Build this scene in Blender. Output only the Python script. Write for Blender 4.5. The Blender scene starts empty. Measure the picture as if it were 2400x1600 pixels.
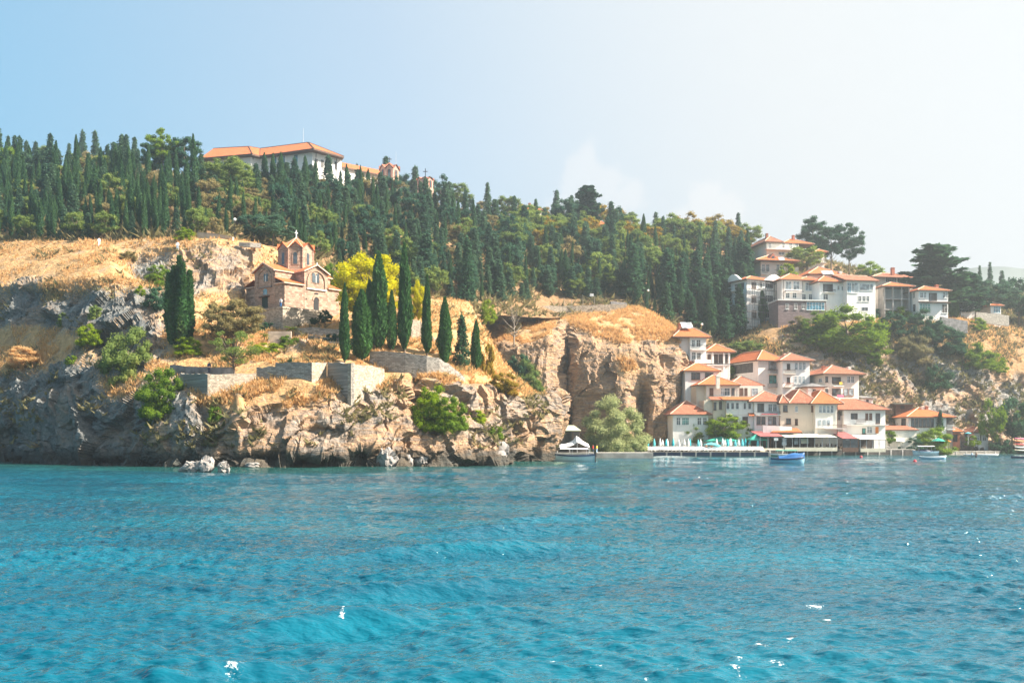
import bpy, bmesh, math, random
import numpy as np
from mathutils import Vector, Matrix
random.seed(7); RNG = np.random.default_rng(11)
R = math.radians
scene = bpy.context.scene
COL = scene.collection

# ---------------------------------------------------------------- camera
F = 2400.0; CX = 1200.0; HY = 1030.0; CZ = 3.5       # focal length, centre and horizon in photo pixels, eye height (m)
cam_d = bpy.data.cameras.new('camera'); cam = bpy.data.objects.new('camera', cam_d); COL.objects.link(cam)
cam_d.sensor_width = 36; cam_d.lens = 36.0; cam_d.shift_y = 230/2400.0; cam_d.clip_start = 0.5; cam_d.clip_end = 12000
cam.location = (0, 0, CZ); cam.rotation_euler = (R(90), 0, 0); scene.camera = cam
def P(px, py, D): return Vector(((px-CX)/F*D, D, CZ+(HY-py)/F*D))
def PY(z, D): return HY-(z-CZ)/D*F
def WD(py): return CZ*F/(py-HY)                      # distance of a point on the water

# ---------------------------------------------------------------- light
SUN_AZ = R(-6); SUN_EL = R(40)                        # azimuth from +X towards +Y
sdir = Vector((math.cos(SUN_EL)*math.cos(SUN_AZ), math.cos(SUN_EL)*math.sin(SUN_AZ), math.sin(SUN_EL)))
sun_d = bpy.data.lights.new('sun', 'SUN'); sun_d.energy = 5.0; sun_d.angle = R(0.5); sun_d.color = (1.0, .90, .76)
sun = bpy.data.objects.new('sun', sun_d); COL.objects.link(sun)
sun.rotation_euler = sdir.to_track_quat('Z', 'Y').to_euler(); sun.location = (300, 0, 300)
world = bpy.data.worlds.new('World'); scene.world = world; world.use_nodes = True
def nd(nt, t, loc=None, **kw):
    n = nt.nodes.new(t)
    for k, v in kw.items():
        if k.startswith('i_'):
            n.inputs[k[2:].replace('_', ' ')].default_value = v
        else: setattr(n, k, v)
    return n
def lk(nt, a, b): nt.links.new(a, b)
def world_nodes():
    nt = world.node_tree; nt.nodes.clear()
    out = nd(nt, 'ShaderNodeOutputWorld'); bg = nd(nt, 'ShaderNodeBackground'); lk(nt, bg.outputs[0], out.inputs[0])
    bg.inputs[1].default_value = 0.074
    sky = nd(nt, 'ShaderNodeTexSky', sky_type='NISHITA', sun_disc=False, sun_elevation=SUN_EL, sun_rotation=math.pi/2-SUN_AZ,
             air_density=1.15, dust_density=1.6, ozone_density=1.6, altitude=700)
    tc = nd(nt, 'ShaderNodeTexCoord'); sep = nd(nt, 'ShaderNodeSeparateXYZ'); lk(nt, tc.outputs['Generated'], sep.inputs[0])
    # lake haze: brighter towards the sun
    hd = Vector((math.cos(R(8)), math.sin(R(8)), .35)).normalized()
    dot = nd(nt, 'ShaderNodeVectorMath', operation='DOT_PRODUCT'); lk(nt, tc.outputs['Generated'], dot.inputs[0]); dot.inputs[1].default_value = hd
    r = nd(nt, 'ShaderNodeMapRange', interpolation_type='SMOOTHSTEP'); lk(nt, dot.outputs['Value'], r.inputs[0])
    r.inputs[1].default_value = -.50; r.inputs[2].default_value = .50; r.inputs[3].default_value = 0.0; r.inputs[4].default_value = 1.0
    rz = nd(nt, 'ShaderNodeMapRange', interpolation_type='SMOOTHSTEP'); lk(nt, sep.outputs[2], rz.inputs[0])
    rz.inputs[1].default_value = -.05; rz.inputs[2].default_value = .42; rz.inputs[3].default_value = 1.0; rz.inputs[4].default_value = .85
    mx = nd(nt, 'ShaderNodeMath', operation='MAXIMUM'); lk(nt, r.outputs[0], mx.inputs[0])
    ml = nd(nt, 'ShaderNodeMath', operation='MULTIPLY'); lk(nt, rz.outputs[0], ml.inputs[0]); ml.inputs[1].default_value = .8
    lk(nt, ml.outputs[0], mx.inputs[1])
    hz = nd(nt, 'ShaderNodeMix', data_type='RGBA'); lk(nt, mx.outputs[0], hz.inputs[0]); lk(nt, sky.outputs[0], hz.inputs[6])
    hcol = nd(nt, 'ShaderNodeMix', data_type='RGBA'); lk(nt, r.outputs[0], hcol.inputs[0])
    hcol.inputs[6].default_value = (.42, 2.10, 3.25, 1); hcol.inputs[7].default_value = (3.5, 3.64, 3.74, 1)
    lk(nt, hcol.outputs[2], hz.inputs[7])
    # two faint cumulus heads low over the ridge and thin wisps
    noi = nd(nt, 'ShaderNodeTexNoise', i_Scale=26.0, i_Detail=6.0, i_Roughness=.55); lk(nt, tc.outputs['Generated'], noi.inputs['Vector'])
    total = None
    for (px, py, rad, st) in ((1375, 400, .036, 1.0), (1425, 432, .034, 1.0), (1460, 470, .036, .9), (1330, 470, .05, .5), (1650, 470, .034, .9), (1690, 495, .034, .9), (1610, 510, .04, .6)):
        d = Vector(((px-CX)/F, 1, (HY-py)/F)).normalized()
        sb = nd(nt, 'ShaderNodeVectorMath', operation='DISTANCE'); lk(nt, tc.outputs['Generated'], sb.inputs[0]); sb.inputs[1].default_value = d
        mr = nd(nt, 'ShaderNodeMapRange'); lk(nt, sb.outputs['Value'], mr.inputs[0])
        mr.inputs[1].default_value = 0; mr.inputs[2].default_value = rad; mr.inputs[3].default_value = st; mr.inputs[4].default_value = 0
        if total is None: total = mr.outputs[0]
        else:
            a = nd(nt, 'ShaderNodeMath', operation='MAXIMUM'); lk(nt, total, a.inputs[0]); lk(nt, mr.outputs[0], a.inputs[1]); total = a.outputs[0]
    a = nd(nt, 'ShaderNodeMath', operation='MULTIPLY_ADD'); lk(nt, noi.outputs[0], a.inputs[0]); a.inputs[1].default_value = 1.6; lk(nt, total, a.inputs[2])
    c = nd(nt, 'ShaderNodeMapRange', interpolation_type='SMOOTHSTEP'); lk(nt, a.outputs[0], c.inputs[0]); c.inputs[1].default_value = 1.12; c.inputs[2].default_value = 1.42
    gate = nd(nt, 'ShaderNodeMath', operation='MULTIPLY'); lk(nt, c.outputs[0], gate.inputs[0])
    g2 = nd(nt, 'ShaderNodeMapRange'); lk(nt, total, g2.inputs[0]); g2.inputs[1].default_value = 0; g2.inputs[2].default_value = .35; g2.inputs[4].default_value = .34; lk(nt, g2.outputs[0], gate.inputs[1])
    cm = nd(nt, 'ShaderNodeMix', data_type='RGBA'); lk(nt, gate.outputs[0], cm.inputs[0]); lk(nt, hz.outputs[2], cm.inputs[6]); cm.inputs[7].default_value = (4.4, 4.25, 4.15, 1)
    lk(nt, cm.outputs[2], bg.inputs[0])
world_nodes()
vs = scene.view_settings; vs.view_transform = 'Standard'; vs.look = 'None'; vs.gamma = 1; vs.use_curve_mapping = False; vs.exposure = 1.75
scene.display_settings.display_device = 'sRGB'
cy = scene.cycles
cy.use_denoising = True; cy.denoiser = 'OPENIMAGEDENOISE'; cy.max_bounces = 6; cy.diffuse_bounces = 3; cy.glossy_bounces = 3
cy.transmission_bounces = 4; cy.volume_bounces = 0; cy.transparent_max_bounces = 6; cy.caustics_reflective = False; cy.caustics_refractive = False
cy.use_adaptive_sampling = True; cy.adaptive_threshold = 0.01; cy.sample_clamp_indirect = 4

# ---------------------------------------------------------------- noise (numpy)
_perm = np.random.default_rng(3).permutation(4096)
def _h(ix, iy, iz): return _perm[(_perm[(_perm[ix & 4095]+iy) & 4095]+iz) & 4095]/4095.0
def vnoise(p):
    i = np.floor(p).astype(np.int64); f = p-i; f = f*f*f*(f*(f*6-15)+10)
    x, y, z = i.T; fx, fy, fz = f.T
    def l(a, b, t): return a+(b-a)*t
    return l(l(l(_h(x,y,z), _h(x+1,y,z), fx), l(_h(x,y+1,z), _h(x+1,y+1,z), fx), fy),
             l(l(_h(x,y,z+1), _h(x+1,y,z+1), fx), l(_h(x,y+1,z+1), _h(x+1,y+1,z+1), fx), fy), fz)*2-1
def fbm(p, sc, octv=4, gain=.5, ridge=False):
    v = np.zeros(len(p)); a = 1.0; tot = 0; q = p/sc
    for k in range(octv):
        n = vnoise(q+17.3*k)
        if ridge: n = 1-2*np.abs(n)
        v += a*n; tot += a; a *= gain; q = q*2.03
    return v/tot
def worley(p, sc):
    q = p/sc; i = np.floor(q).astype(np.int64); b1 = np.full(len(p), 9.); b2 = np.full(len(p), 9.); cid = np.zeros(len(p))
    for dx in (-1,0,1):
        for dy in (-1,0,1):
            for dz in (-1,0,1):
                x, y, z = i[:,0]+dx, i[:,1]+dy, i[:,2]+dz
                h = _h(x,y,z)
                d = np.sqrt((x+h-q[:,0])**2+(y+_h(y,z,x)-q[:,1])**2+(z+_h(z,x,y)-q[:,2])**2)
                m = d < b1; b2 = np.where(m, b1, np.minimum(b2, d)); cid = np.where(m, _h(z+7,x,y+3), cid); b1 = np.where(m, d, b1)
    return b1, b2, cid
def facets(p, sc, seed=0.):
    """angular fractured relief: every cell is a plane of its own height and tilt"""
    q = p/sc+seed; i = np.floor(q).astype(np.int64); b1 = np.full(len(p), 9.); out = np.zeros(len(p))
    for dx in (-1,0,1):
        for dy in (-1,0,1):
            for dz in (-1,0,1):
                x, y, z = i[:,0]+dx, i[:,1]+dy, i[:,2]+dz; h1, h2, h3 = _h(x,y,z), _h(y,z,x), _h(z,x,y)
                o = np.stack([q[:,0]-x-h1, q[:,1]-y-h2, q[:,2]-z-h3], -1); d = np.abs(o).sum(1)*.6+np.sqrt((o*o).sum(1))*.4; m = d < b1; b1 = np.where(m, d, b1)
                t = np.stack([_h(x+3,y,z)-.5, _h(x,y+3,z)-.5, _h(x,y,z+3)-.5], -1)*2; out = np.where(m, (h2+h3-1)*.6+(o*t).sum(1)*.9, out)
    return out
def sstep(a, b, x): t = np.clip((x-a)/(b-a), 0, 1); return t*t*(3-2*t)

# ---------------------------------------------------------------- properties and mesh helpers
def tag(o, label=None, cat=None, group=None, kind=None):
    if label: o['label'] = label
    if cat: o['category'] = cat
    if group: o['group'] = group
    if cat and not kind: kind = 'thing'
    if kind: o['kind'] = kind
    return o
def empty(name, loc=(0,0,0), rz=0, label=None, cat=None, group=None):
    o = bpy.data.objects.new(name, None); COL.objects.link(o); o.location = loc; o.rotation_euler = (0, 0, rz); o.empty_display_size = .3
    return tag(o, label, cat, group)
def grid_mesh(name, V, nx, ny, mat, attrs=None, smooth=True):
    """V: (ny*nx,3) rows of nx"""
    idx = np.arange(nx*ny).reshape(ny, nx)
    q = np.stack([idx[:-1,:-1], idx[:-1,1:], idx[1:,1:], idx[1:,:-1]], -1).reshape(-1, 4)
    me = bpy.data.meshes.new(name); me.vertices.add(len(V)); me.vertices.foreach_set('co', V.astype(np.float32).ravel())
    me.loops.add(q.size); me.loops.foreach_set('vertex_index', q.astype(np.int32).ravel())
    me.polygons.add(len(q)); me.polygons.foreach_set('loop_start', np.arange(0, q.size, 4, dtype=np.int32))
    me.polygons.foreach_set('use_smooth', np.full(len(q), smooth))
    me.update(calc_edges=True)
    for k, v in (attrs or {}).items():
        a = me.attributes.new(k, 'FLOAT', 'POINT'); a.data.foreach_set('value', v.astype(np.float32))
    me.materials.append(mat); o = bpy.data.objects.new(name, me); COL.objects.link(o); return o
def quads_mesh(name, V, mat, attrs=None, nper=4):
    """independent faces: V (n,nper,3)"""
    n = len(V); me = bpy.data.meshes.new(name); me.vertices.add(n*nper); me.vertices.foreach_set('co', V.astype(np.float32).ravel())
    me.loops.add(n*nper); me.loops.foreach_set('vertex_index', np.arange(n*nper, dtype=np.int32))
    me.polygons.add(n); me.polygons.foreach_set('loop_start', np.arange(0, n*nper, nper, dtype=np.int32)); me.update(calc_edges=True)
    for k, v in (attrs or {}).items():
        a = me.attributes.new(k, 'FLOAT', 'POINT'); a.data.foreach_set('value', np.repeat(v, nper).astype(np.float32))
    if mat: me.materials.append(mat)
    return me
class MB:
    def __init__(s): s.v = []; s.f = []
    def add(s, vs, fs):
        b = len(s.v); s.v += [tuple(v) for v in vs]; s.f += [tuple(b+i for i in f) for f in fs]
    def box(s, x0, x1, y0, y1, z0, z1):
        s.add([(x0,y0,z0),(x1,y0,z0),(x1,y1,z0),(x0,y1,z0),(x0,y0,z1),(x1,y0,z1),(x1,y1,z1),(x0,y1,z1)],
              [(0,3,2,1),(4,5,6,7),(0,1,5,4),(1,2,6,5),(2,3,7,6),(3,0,4,7)]); return s
    def frame_box(s, O, d, n, s0, s1, t0, t1, z0, z1):
        """box in a facade frame: along d from s0..s1, outwards n from t0..t1"""
        O = Vector(O); d = Vector(d); n = Vector(n); p = []
        for z in (z0, z1):
            for (a, b) in ((s0,t0),(s1,t0),(s1,t1),(s0,t1)):
                q = O+d*a+n*b; p.append((q.x, q.y, z))
        s.add(p, [(0,3,2,1),(4,5,6,7),(0,1,5,4),(1,2,6,5),(2,3,7,6),(3,0,4,7)]); return s
    def tube(s, a, b, r0, r1=None, n=6, cap=True):
        a = Vector(a); b = Vector(b); r1 = r0 if r1 is None else r1; ax = (b-a).normalized()
        u = ax.orthogonal().normalized(); w = ax.cross(u); vs = []
        for (c, r) in ((a, r0), (b, r1)):
            for k in range(n): t = 2*math.pi*k/n; vs.append(c+(u*math.cos(t)+w*math.sin(t))*r)
        fs = [(k, (k+1) % n, n+(k+1) % n, n+k) for k in range(n)]
        if cap: fs += [tuple(range(n-1, -1, -1)), tuple(range(n, 2*n))]
        s.add(vs, fs); return s
    def lathe(s, c, prof, n=12, ph=0):
        vs = []; c = Vector(c)
        for (r, z) in prof:
            for k in range(n): t = 2*math.pi*k/n+ph; vs.append((c.x+r*math.cos(t), c.y+r*math.sin(t), c.z+z))
        fs = []
        for j in range(len(prof)-1):
            for k in range(n): fs.append((j*n+k, j*n+(k+1) % n, (j+1)*n+(k+1) % n, (j+1)*n+k))
        fs += [tuple(range(n-1, -1, -1)), tuple((len(prof)-1)*n+k for k in range(n))]
        s.add(vs, fs); return s
    def prism(s, poly, z0, z1):
        n = len(poly); s.add([(x,y,z0) for x,y in poly]+[(x,y,z1) for x,y in poly],
            [tuple(range(n-1,-1,-1)), tuple(range(n, 2*n))]+[(k,(k+1)%n,n+(k+1)%n,n+k) for k in range(n)]); return s
    def build(s, name, mat, parent=None, smooth=False, link=True):
        me = bpy.data.meshes.new(name); me.from_pydata(s.v, [], s.f); me.update()
        if smooth: me.polygons.foreach_set('use_smooth', [True]*len(me.polygons))
        if mat: me.materials.append(mat)
        o = bpy.data.objects.new(name, me)
        if link: COL.objects.link(o)
        if parent: o.parent = parent
        return o
def jit(n, a): return (RNG.random(n)-.5)*2*a
# ---------------------------------------------------------------- materials
def newmat(name):
    m = bpy.data.materials.new(name); m.use_nodes = True; nt = m.node_tree; nt.nodes.clear()
    o = nd(nt, 'ShaderNodeOutputMaterial'); b = nd(nt, 'ShaderNodeBsdfPrincipled'); lk(nt, b.outputs[0], o.inputs[0]); return m, nt, b
def C4(c): return (*c, 1)
def ramp(nt, src, stops, interp='LINEAR'):
    r = nd(nt, 'ShaderNodeValToRGB'); cr = r.color_ramp; cr.interpolation = interp
    while len(cr.elements) < len(stops): cr.elements.new(.5)
    for e, (p, c) in zip(cr.elements, stops): e.position = p; e.color = C4(c)
    lk(nt, src, r.inputs[0]); return r.outputs[0]
def noise(nt, vec, sc, det=4, rough=.55, dist=0):
    n = nd(nt, 'ShaderNodeTexNoise', i_Scale=sc, i_Detail=det, i_Roughness=rough, i_Distortion=dist); lk(nt, vec, n.inputs['Vector']); return n.outputs[0]
def mixc(nt, f, a, b, mode='MIX'):
    m = nd(nt, 'ShaderNodeMix', data_type='RGBA', blend_type=mode)
    for s, i in ((f, 0), (a, 6), (b, 7)):
        if hasattr(s, 'is_output'): lk(nt, s, m.inputs[i])
        else: m.inputs[i].default_value = s if i == 0 else C4(s)
    return m.outputs[2]
def mathn(nt, op, a, b=None, c=None):
    m = nd(nt, 'ShaderNodeMath', operation=op)
    for i, s in enumerate((a, b, c)):
        if s is None: continue
        if hasattr(s, 'is_output'): lk(nt, s, m.inputs[i])
        else: m.inputs[i].default_value = s
    return m.outputs[0]
def mrange(nt, v, a, b, c=0, d=1, sm=True):
    m = nd(nt, 'ShaderNodeMapRange'); 
    if sm: m.interpolation_type = 'SMOOTHSTEP'
    lk(nt, v, m.inputs[0]); m.inputs[1].default_value = a; m.inputs[2].default_value = b; m.inputs[3].default_value = c; m.inputs[4].default_value = d; return m.outputs[0]
def bump(nt, b, h, strength=.5, dist=.1):
    n = nd(nt, 'ShaderNodeBump', i_Strength=strength, i_Distance=dist); lk(nt, h, n.inputs['Height']); lk(nt, n.outputs[0], b.inputs['Normal']); return n
def objvec(nt, scale=(1,1,1), kind='Object'):
    t = nd(nt, 'ShaderNodeTexCoord'); m = nd(nt, 'ShaderNodeMapping'); m.inputs['Scale'].default_value = scale; lk(nt, t.outputs[kind], m.inputs[0]); return m.outputs[0]
def attr(nt, n): a = nd(nt, 'ShaderNodeAttribute', attribute_name=n); return a.outputs['Fac']

def simple(name, col, rough=.7, var=.12, sc=1.5, metal=0, bmp=0, spec=.4):
    m, nt, b = newmat(name); v = objvec(nt); n = noise(nt, v, sc, 5)
    f = mrange(nt, n, .3, .7, 0, 1); lo = tuple(c*(1-var*1.3) for c in col); hi = tuple(min(1, c*(1+var)) for c in col)
    lk(nt, mixc(nt, f, lo, hi), b.inputs['Base Color']); b.inputs['Roughness'].default_value = rough; b.inputs['Metallic'].default_value = metal
    b.inputs['Specular IOR Level'].default_value = spec
    if bmp: bump(nt, b, noise(nt, v, sc*6, 4), bmp, .05)
    return m
def render_mat(name, col):
    m, nt, b = newmat(name); v = objvec(nt); n = noise(nt, v, .5, 5); s = noise(nt, objvec(nt, (2.2, 2.2, .25)), 1.0, 4, .6); c = mixc(nt, mrange(nt, n, .35, .65, 0, .22), col, tuple(x*.80 for x in col)); c = mixc(nt, mrange(nt, s, .52, .72, 0, .28), c, tuple(x*f for x, f in zip(col, (.62,.60,.57))))
    lk(nt, c, b.inputs['Base Color']); b.inputs['Roughness'].default_value = .88; b.inputs['Specular IOR Level'].default_value = .2; return m
def terrain_mat():
    m, nt, b = newmat('rock_and_dry_grass'); v = objvec(nt)
    rockA = attr(nt, 'rock'); hue = attr(nt, 'hue'); floor_ = attr(nt, 'soil')
    n1 = noise(nt, v, .16, 6, .6); n2 = noise(nt, v, 1.1, 6, .65); n3 = noise(nt, v, 4.0, 4, .7)
    st = objvec(nt, (.25, .25, 1.6)); n4 = noise(nt, st, .9, 5, .7, 1.2)
    rc = ramp(nt, n2, [(.25, (.075,.085,.09)), (.42, (.17,.18,.18)), (.58, (.30,.30,.285)), (.75, (.48,.47,.44))])
    warm = ramp(nt, n4, [(.3, (.24,.135,.075)), (.55, (.46,.275,.15)), (.75, (.54,.41,.28))])
    wf = mathn(nt, 'ADD', mrange(nt, n1, .42, .62), hue); wf = mathn(nt, 'MINIMUM', wf, 1.0)
    wf = mathn(nt, 'MULTIPLY', wf, mrange(nt, n4, .3, .6, .35, .95))
    rock = mixc(nt, wf, rc, warm)
    rock = mixc(nt, mrange(nt, hue, -.6, 0, .42, 0), rock, (.055,.065,.07)); rock = mixc(nt, mrange(nt, n3, .58, .72, 0, .5), rock, (.48,.46,.42))  # negative hue: grey rock darkened further, shade put into the left cliff's colour
    rock = mixc(nt, mrange(nt, n3, .42, .3, 0, .55), rock, (.07,.065,.055))
    gr = ramp(nt, n2, [(.25, (.24,.15,.075)), (.45, (.48,.285,.13)), (.6, (.60,.37,.175)), (.8, (.67,.47,.26))])
    gr = mixc(nt, mrange(nt, n1, .55, .72, 0, .55), gr, (.36,.21,.11))
    gr = mixc(nt, mrange(nt, n3, .54, .68, 0, .6), gr, (.17,.13,.07)); n5 = noise(nt, v, .45, 5, .65); gr = mixc(nt, mrange(nt, n5, .54, .64, 0, .6), gr, (.40,.31,.22)); gr = mixc(nt, mrange(nt, n5, .40, .32, 0, .45), gr, (.24,.20,.09))
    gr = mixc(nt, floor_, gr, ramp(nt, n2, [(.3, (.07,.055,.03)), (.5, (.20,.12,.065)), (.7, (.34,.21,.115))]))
    rm = mathn(nt, 'ADD', rockA, mathn(nt, 'MULTIPLY_ADD', n3, .9, -.45))
    f = mrange(nt, rm, .40, .60)
    sz = nd(nt, 'ShaderNodeSeparateXYZ'); lk(nt, v, sz.inputs[0]); wet = mrange(nt, mathn(nt, 'ADD', sz.outputs[2], mathn(nt, 'MULTIPLY', n2, 1.6)), 1.9, 3.7, .85, 0); rock = mixc(nt, wet, rock, (.045,.05,.045))
    lk(nt, mixc(nt, f, gr, rock), b.inputs['Base Color']); b.inputs['Roughness'].default_value = .92; b.inputs['Specular IOR Level'].default_value = .15
    h = mathn(nt, 'ADD', mathn(nt, 'MULTIPLY', n2, .9), mathn(nt, 'MULTIPLY', n3, .35)); h = mathn(nt, 'ADD', h, mathn(nt, 'MULTIPLY', n4, .6))
    bump(nt, b, h, .9, .7); return m
def water_mat():
    m, nt, b = newmat('lake_water'); v = objvec(nt)
    n1 = noise(nt, objvec(nt, (.05,.09,1)), 1.0, 3); far = attr(nt, 'dist')
    shal = attr(nt, 'shore')
    c = mixc(nt, mrange(nt, n1, .35, .65), (.0,.068,.112), (.0,.106,.158)); c = mixc(nt, shal, c, (.012,.075,.055))
    foam = attr(nt, 'foam'); fn = noise(nt, v, 8.0, 6, .85)
    ff = mrange(nt, mathn(nt, 'ADD', mathn(nt, 'MULTIPLY', foam, .24), fn), .71, .80); ff = mathn(nt, 'MULTIPLY', ff, mrange(nt, foam, .05, .3))
    c = mixc(nt, ff, c, (.8,.85,.85)); lk(nt, c, b.inputs['Base Color'])
    rg = mixc(nt, ff, (.07,)*3, (.7,)*3); lk(nt, rg, b.inputs['Roughness'])
    b.inputs['IOR'].default_value = 1.33; b.inputs['Specular IOR Level'].default_value = .62
    w1 = noise(nt, objvec(nt, (.42,1.2,1)), 1.6, 4, .6); w2 = noise(nt, objvec(nt, (.16,.42,1)), 1.1, 3, .5); w3 = noise(nt, objvec(nt, (.62,1.25,1)), 2.6, 3, .6)
    near = mrange(nt, far, 14, 45, .3, 1)
    h = mathn(nt, 'ADD', mathn(nt, 'MULTIPLY', w1, mrange(nt, far, 25, 90, .12, .80)), mathn(nt, 'MULTIPLY', w2, mrange(nt, far, 50, 150, .1, 2.2)))
    h = mathn(nt, 'ADD', h, mathn(nt, 'MULTIPLY', mathn(nt, 'MULTIPLY', w3, near), .30))
    bump(nt, b, h, 1.0, 1.0); return m
def leaf_mat(name, c0, c1, trans=.35, dry=None, nz=.5):
    """c0..c1 range between leaves and trees"""
    m, nt, b = newmat(name); nt.nodes.remove(b); out = [n for n in nt.nodes if n.type == 'OUTPUT_MATERIAL'][0]
    rnd = attr(nt, 'rnd'); oi = nd(nt, 'ShaderNodeObjectInfo'); n = noise(nt, objvec(nt), nz, 3)
    f = mathn(nt, 'ADD', mathn(nt, 'MULTIPLY', rnd, .45), mathn(nt, 'MULTIPLY', oi.outputs['Random'], .35)); f = mathn(nt, 'ADD', f, mathn(nt, 'MULTIPLY_ADD', n, .9, -.35))
    c = mixc(nt, mrange(nt, f, 0, 1, sm=False), c0, c1)
    if dry:
        d = mathn(nt, 'MULTIPLY', mrange(nt, n, .58, .7), .65); c = mixc(nt, d, c, dry)
    di = nd(nt, 'ShaderNodeBsdfDiffuse'); tr = nd(nt, 'ShaderNodeBsdfTranslucent'); ms = nd(nt, 'ShaderNodeMixShader'); ms.inputs[0].default_value = trans
    lk(nt, c, di.inputs[0]); hs = nd(nt, 'ShaderNodeHueSaturation', i_Saturation=1.1, i_Value=1.25); lk(nt, c, hs.inputs['Color']); lk(nt, hs.outputs[0], tr.inputs[0])
    lk(nt, di.outputs[0], ms.inputs[1]); lk(nt, tr.outputs[0], ms.inputs[2]); lk(nt, ms.outputs[0], out.inputs[0]); return m
def stone_mat(name, c, mortar, sx=1.6, sz=3.2, var=.5, rot=0, bm=.6):
    """coursed rubble; brick pattern mapped on the horizontal run and height"""
    m, nt, b = newmat(name); t = nd(nt, 'ShaderNodeTexCoord'); sp = nd(nt, 'ShaderNodeSeparateXYZ'); lk(nt, t.outputs['Object'], sp.inputs[0])
    u = mathn(nt, 'ADD', sp.outputs[0], mathn(nt, 'MULTIPLY', sp.outputs[1], .83)); cv = nd(nt, 'ShaderNodeCombineXYZ'); lk(nt, u, cv.inputs[0]); lk(nt, sp.outputs[2], cv.inputs[1])
    br = nd(nt, 'ShaderNodeTexBrick', i_Scale=1.0); br.inputs['Brick Width'].default_value = 1/sx; br.inputs['Row Height'].default_value = 1/sz; br.inputs['Mortar Size'].default_value = .03
    br.inputs['Color1'].default_value = C4(tuple(x*(1-var*.6) for x in c)); br.inputs['Color2'].default_value = C4(tuple(min(1, x*(1+var*.5)) for x in c)); br.inputs['Mortar'].default_value = C4(mortar); br.inputs['Mortar Smooth'].default_value = .4
    lk(nt, cv.outputs[0], br.inputs['Vector']); n = noise(nt, t.outputs['Object'], 1.3, 5, .65); n2 = noise(nt, t.outputs['Object'], 6, 4, .7)
    col = mixc(nt, mrange(nt, n, .35, .65, 0, .35), br.outputs[0], tuple(x*.62 for x in c)); col = mixc(nt, mrange(nt, n2, .55, .75, 0, .45), col, tuple(min(1, x*1.45) for x in c))
    lk(nt, col, b.inputs['Base Color']); b.inputs['Roughness'].default_value = .93; b.inputs['Specular IOR Level'].default_value = .15
    bump(nt, b, mathn(nt, 'ADD', mathn(nt, 'MULTIPLY', br.outputs['Fac'], -.5), mathn(nt, 'MULTIPLY', n2, .8)), bm, .12); return m
def roof_mat(name, c0, c1, c2, weather=.4):
    m, nt, b = newmat(name); v = objvec(nt); t = nd(nt, 'ShaderNodeTexCoord')
    n = noise(nt, v, 3.2, 4, .7); n1 = noise(nt, v, .35, 4)
    col = ramp(nt, n, [(.3, c0), (.5, c1), (.7, c2)]); col = mixc(nt, mrange(nt, n1, .5, .7, 0, weather), col, tuple(x*.55 for x in c1))
    b.inputs['Roughness'].default_value = .85; b.inputs['Specular IOR Level'].default_value = .2
    at = nd(nt, 'ShaderNodeAttribute', attribute_name='tile'); sp = nd(nt, 'ShaderNodeSeparateXYZ'); lk(nt, at.outputs['Vector'], sp.inputs[0])
    st_ = nd(nt, 'ShaderNodeMapping'); st_.inputs['Scale'].default_value = (3.2, .8, 1); lk(nt, at.outputs['Vector'], st_.inputs[0]); sn = noise(nt, st_.outputs[0], 1.0, 4, .7); lk(nt, mixc(nt, mrange(nt, sn, .42, .62, 0, .45), col, tuple(x*.58 for x in c1)), b.inputs['Base Color'])
    w = mathn(nt, 'SINE', mathn(nt, 'MULTIPLY', sp.outputs[0], 2*math.pi/.25)); w2 = mathn(nt, 'FRACT', mathn(nt, 'MULTIPLY', sp.outputs[1], 1/.38))
    bump(nt, b, mathn(nt, 'ADD', w, mathn(nt, 'MULTIPLY', w2, -1.3)), .8, .05); return m
M = {}
M['terrain'] = terrain_mat(); M['water'] = water_mat()
M['bark'] = simple('bark', (.16,.12,.09), .9, .3, 3, bmp=.5); M['palebark'] = simple('pale_bark', (.33,.28,.23), .9, .25, 3)
M['cyp'] = leaf_mat('cypress_leaf', (.014,.055,.026), (.085,.185,.050), .34, dry=(.13,.115,.05), nz=.8)
M['cypf'] = leaf_mat('forest_cypress_leaf', (.016,.058,.034), (.095,.175,.065), .34)
M['pin'] = leaf_mat('pine_leaf', (.018,.066,.044), (.080,.155,.090), .34); M['con'] = leaf_mat('conifer_leaf', (.026,.078,.056), (.125,.200,.110), .34, dry=(.19,.18,.11))
M['dec'] = leaf_mat('olive_leaf', (.080,.135,.045), (.30,.36,.09), .42, dry=(.33,.27,.09))
M['decy'] = leaf_mat('golden_leaf', (.19,.15,.03), (.46,.30,.04), .4, dry=(.36,.19,.05))
M['decg'] = leaf_mat('green_leaf', (.060,.125,.020), (.27,.36,.040), .42)
M['lime'] = leaf_mat('lime_leaf', (.12,.20,.015), (.36,.42,.025), .45)
M['yel'] = leaf_mat('yellow_leaf', (.30,.33,.012), (.80,.66,.008), .5, nz=.35)
M['brn'] = leaf_mat('brown_leaf', (.17,.145,.065), (.38,.31,.14), .38, dry=(.33,.20,.11))
M['will'] = leaf_mat('willow_leaf', (.24,.28,.13), (.56,.57,.29), .42)
M['dark'] = leaf_mat('dark_leaf', (.020,.068,.045), (.085,.160,.075), .34)
M['tuft'] = leaf_mat('dry_grass_blade', (.44,.27,.12), (.76,.52,.27), .45, dry=(.40,.28,.17))
M['scrub'] = leaf_mat('scrub_leaf', (.09,.095,.05), (.28,.24,.12), .35, dry=(.32,.20,.12))
M['stone'] = stone_mat('rubble_stone', (.36,.33,.29), (.25,.22,.19), 2.6, 4.6, .8); M['stonew'] = stone_mat('pale_rubble', (.46,.385,.30), (.30,.25,.20), 2.6, 4.8, .8)  # on the terrace wall these two double as its shaded and sunlit faces
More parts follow.
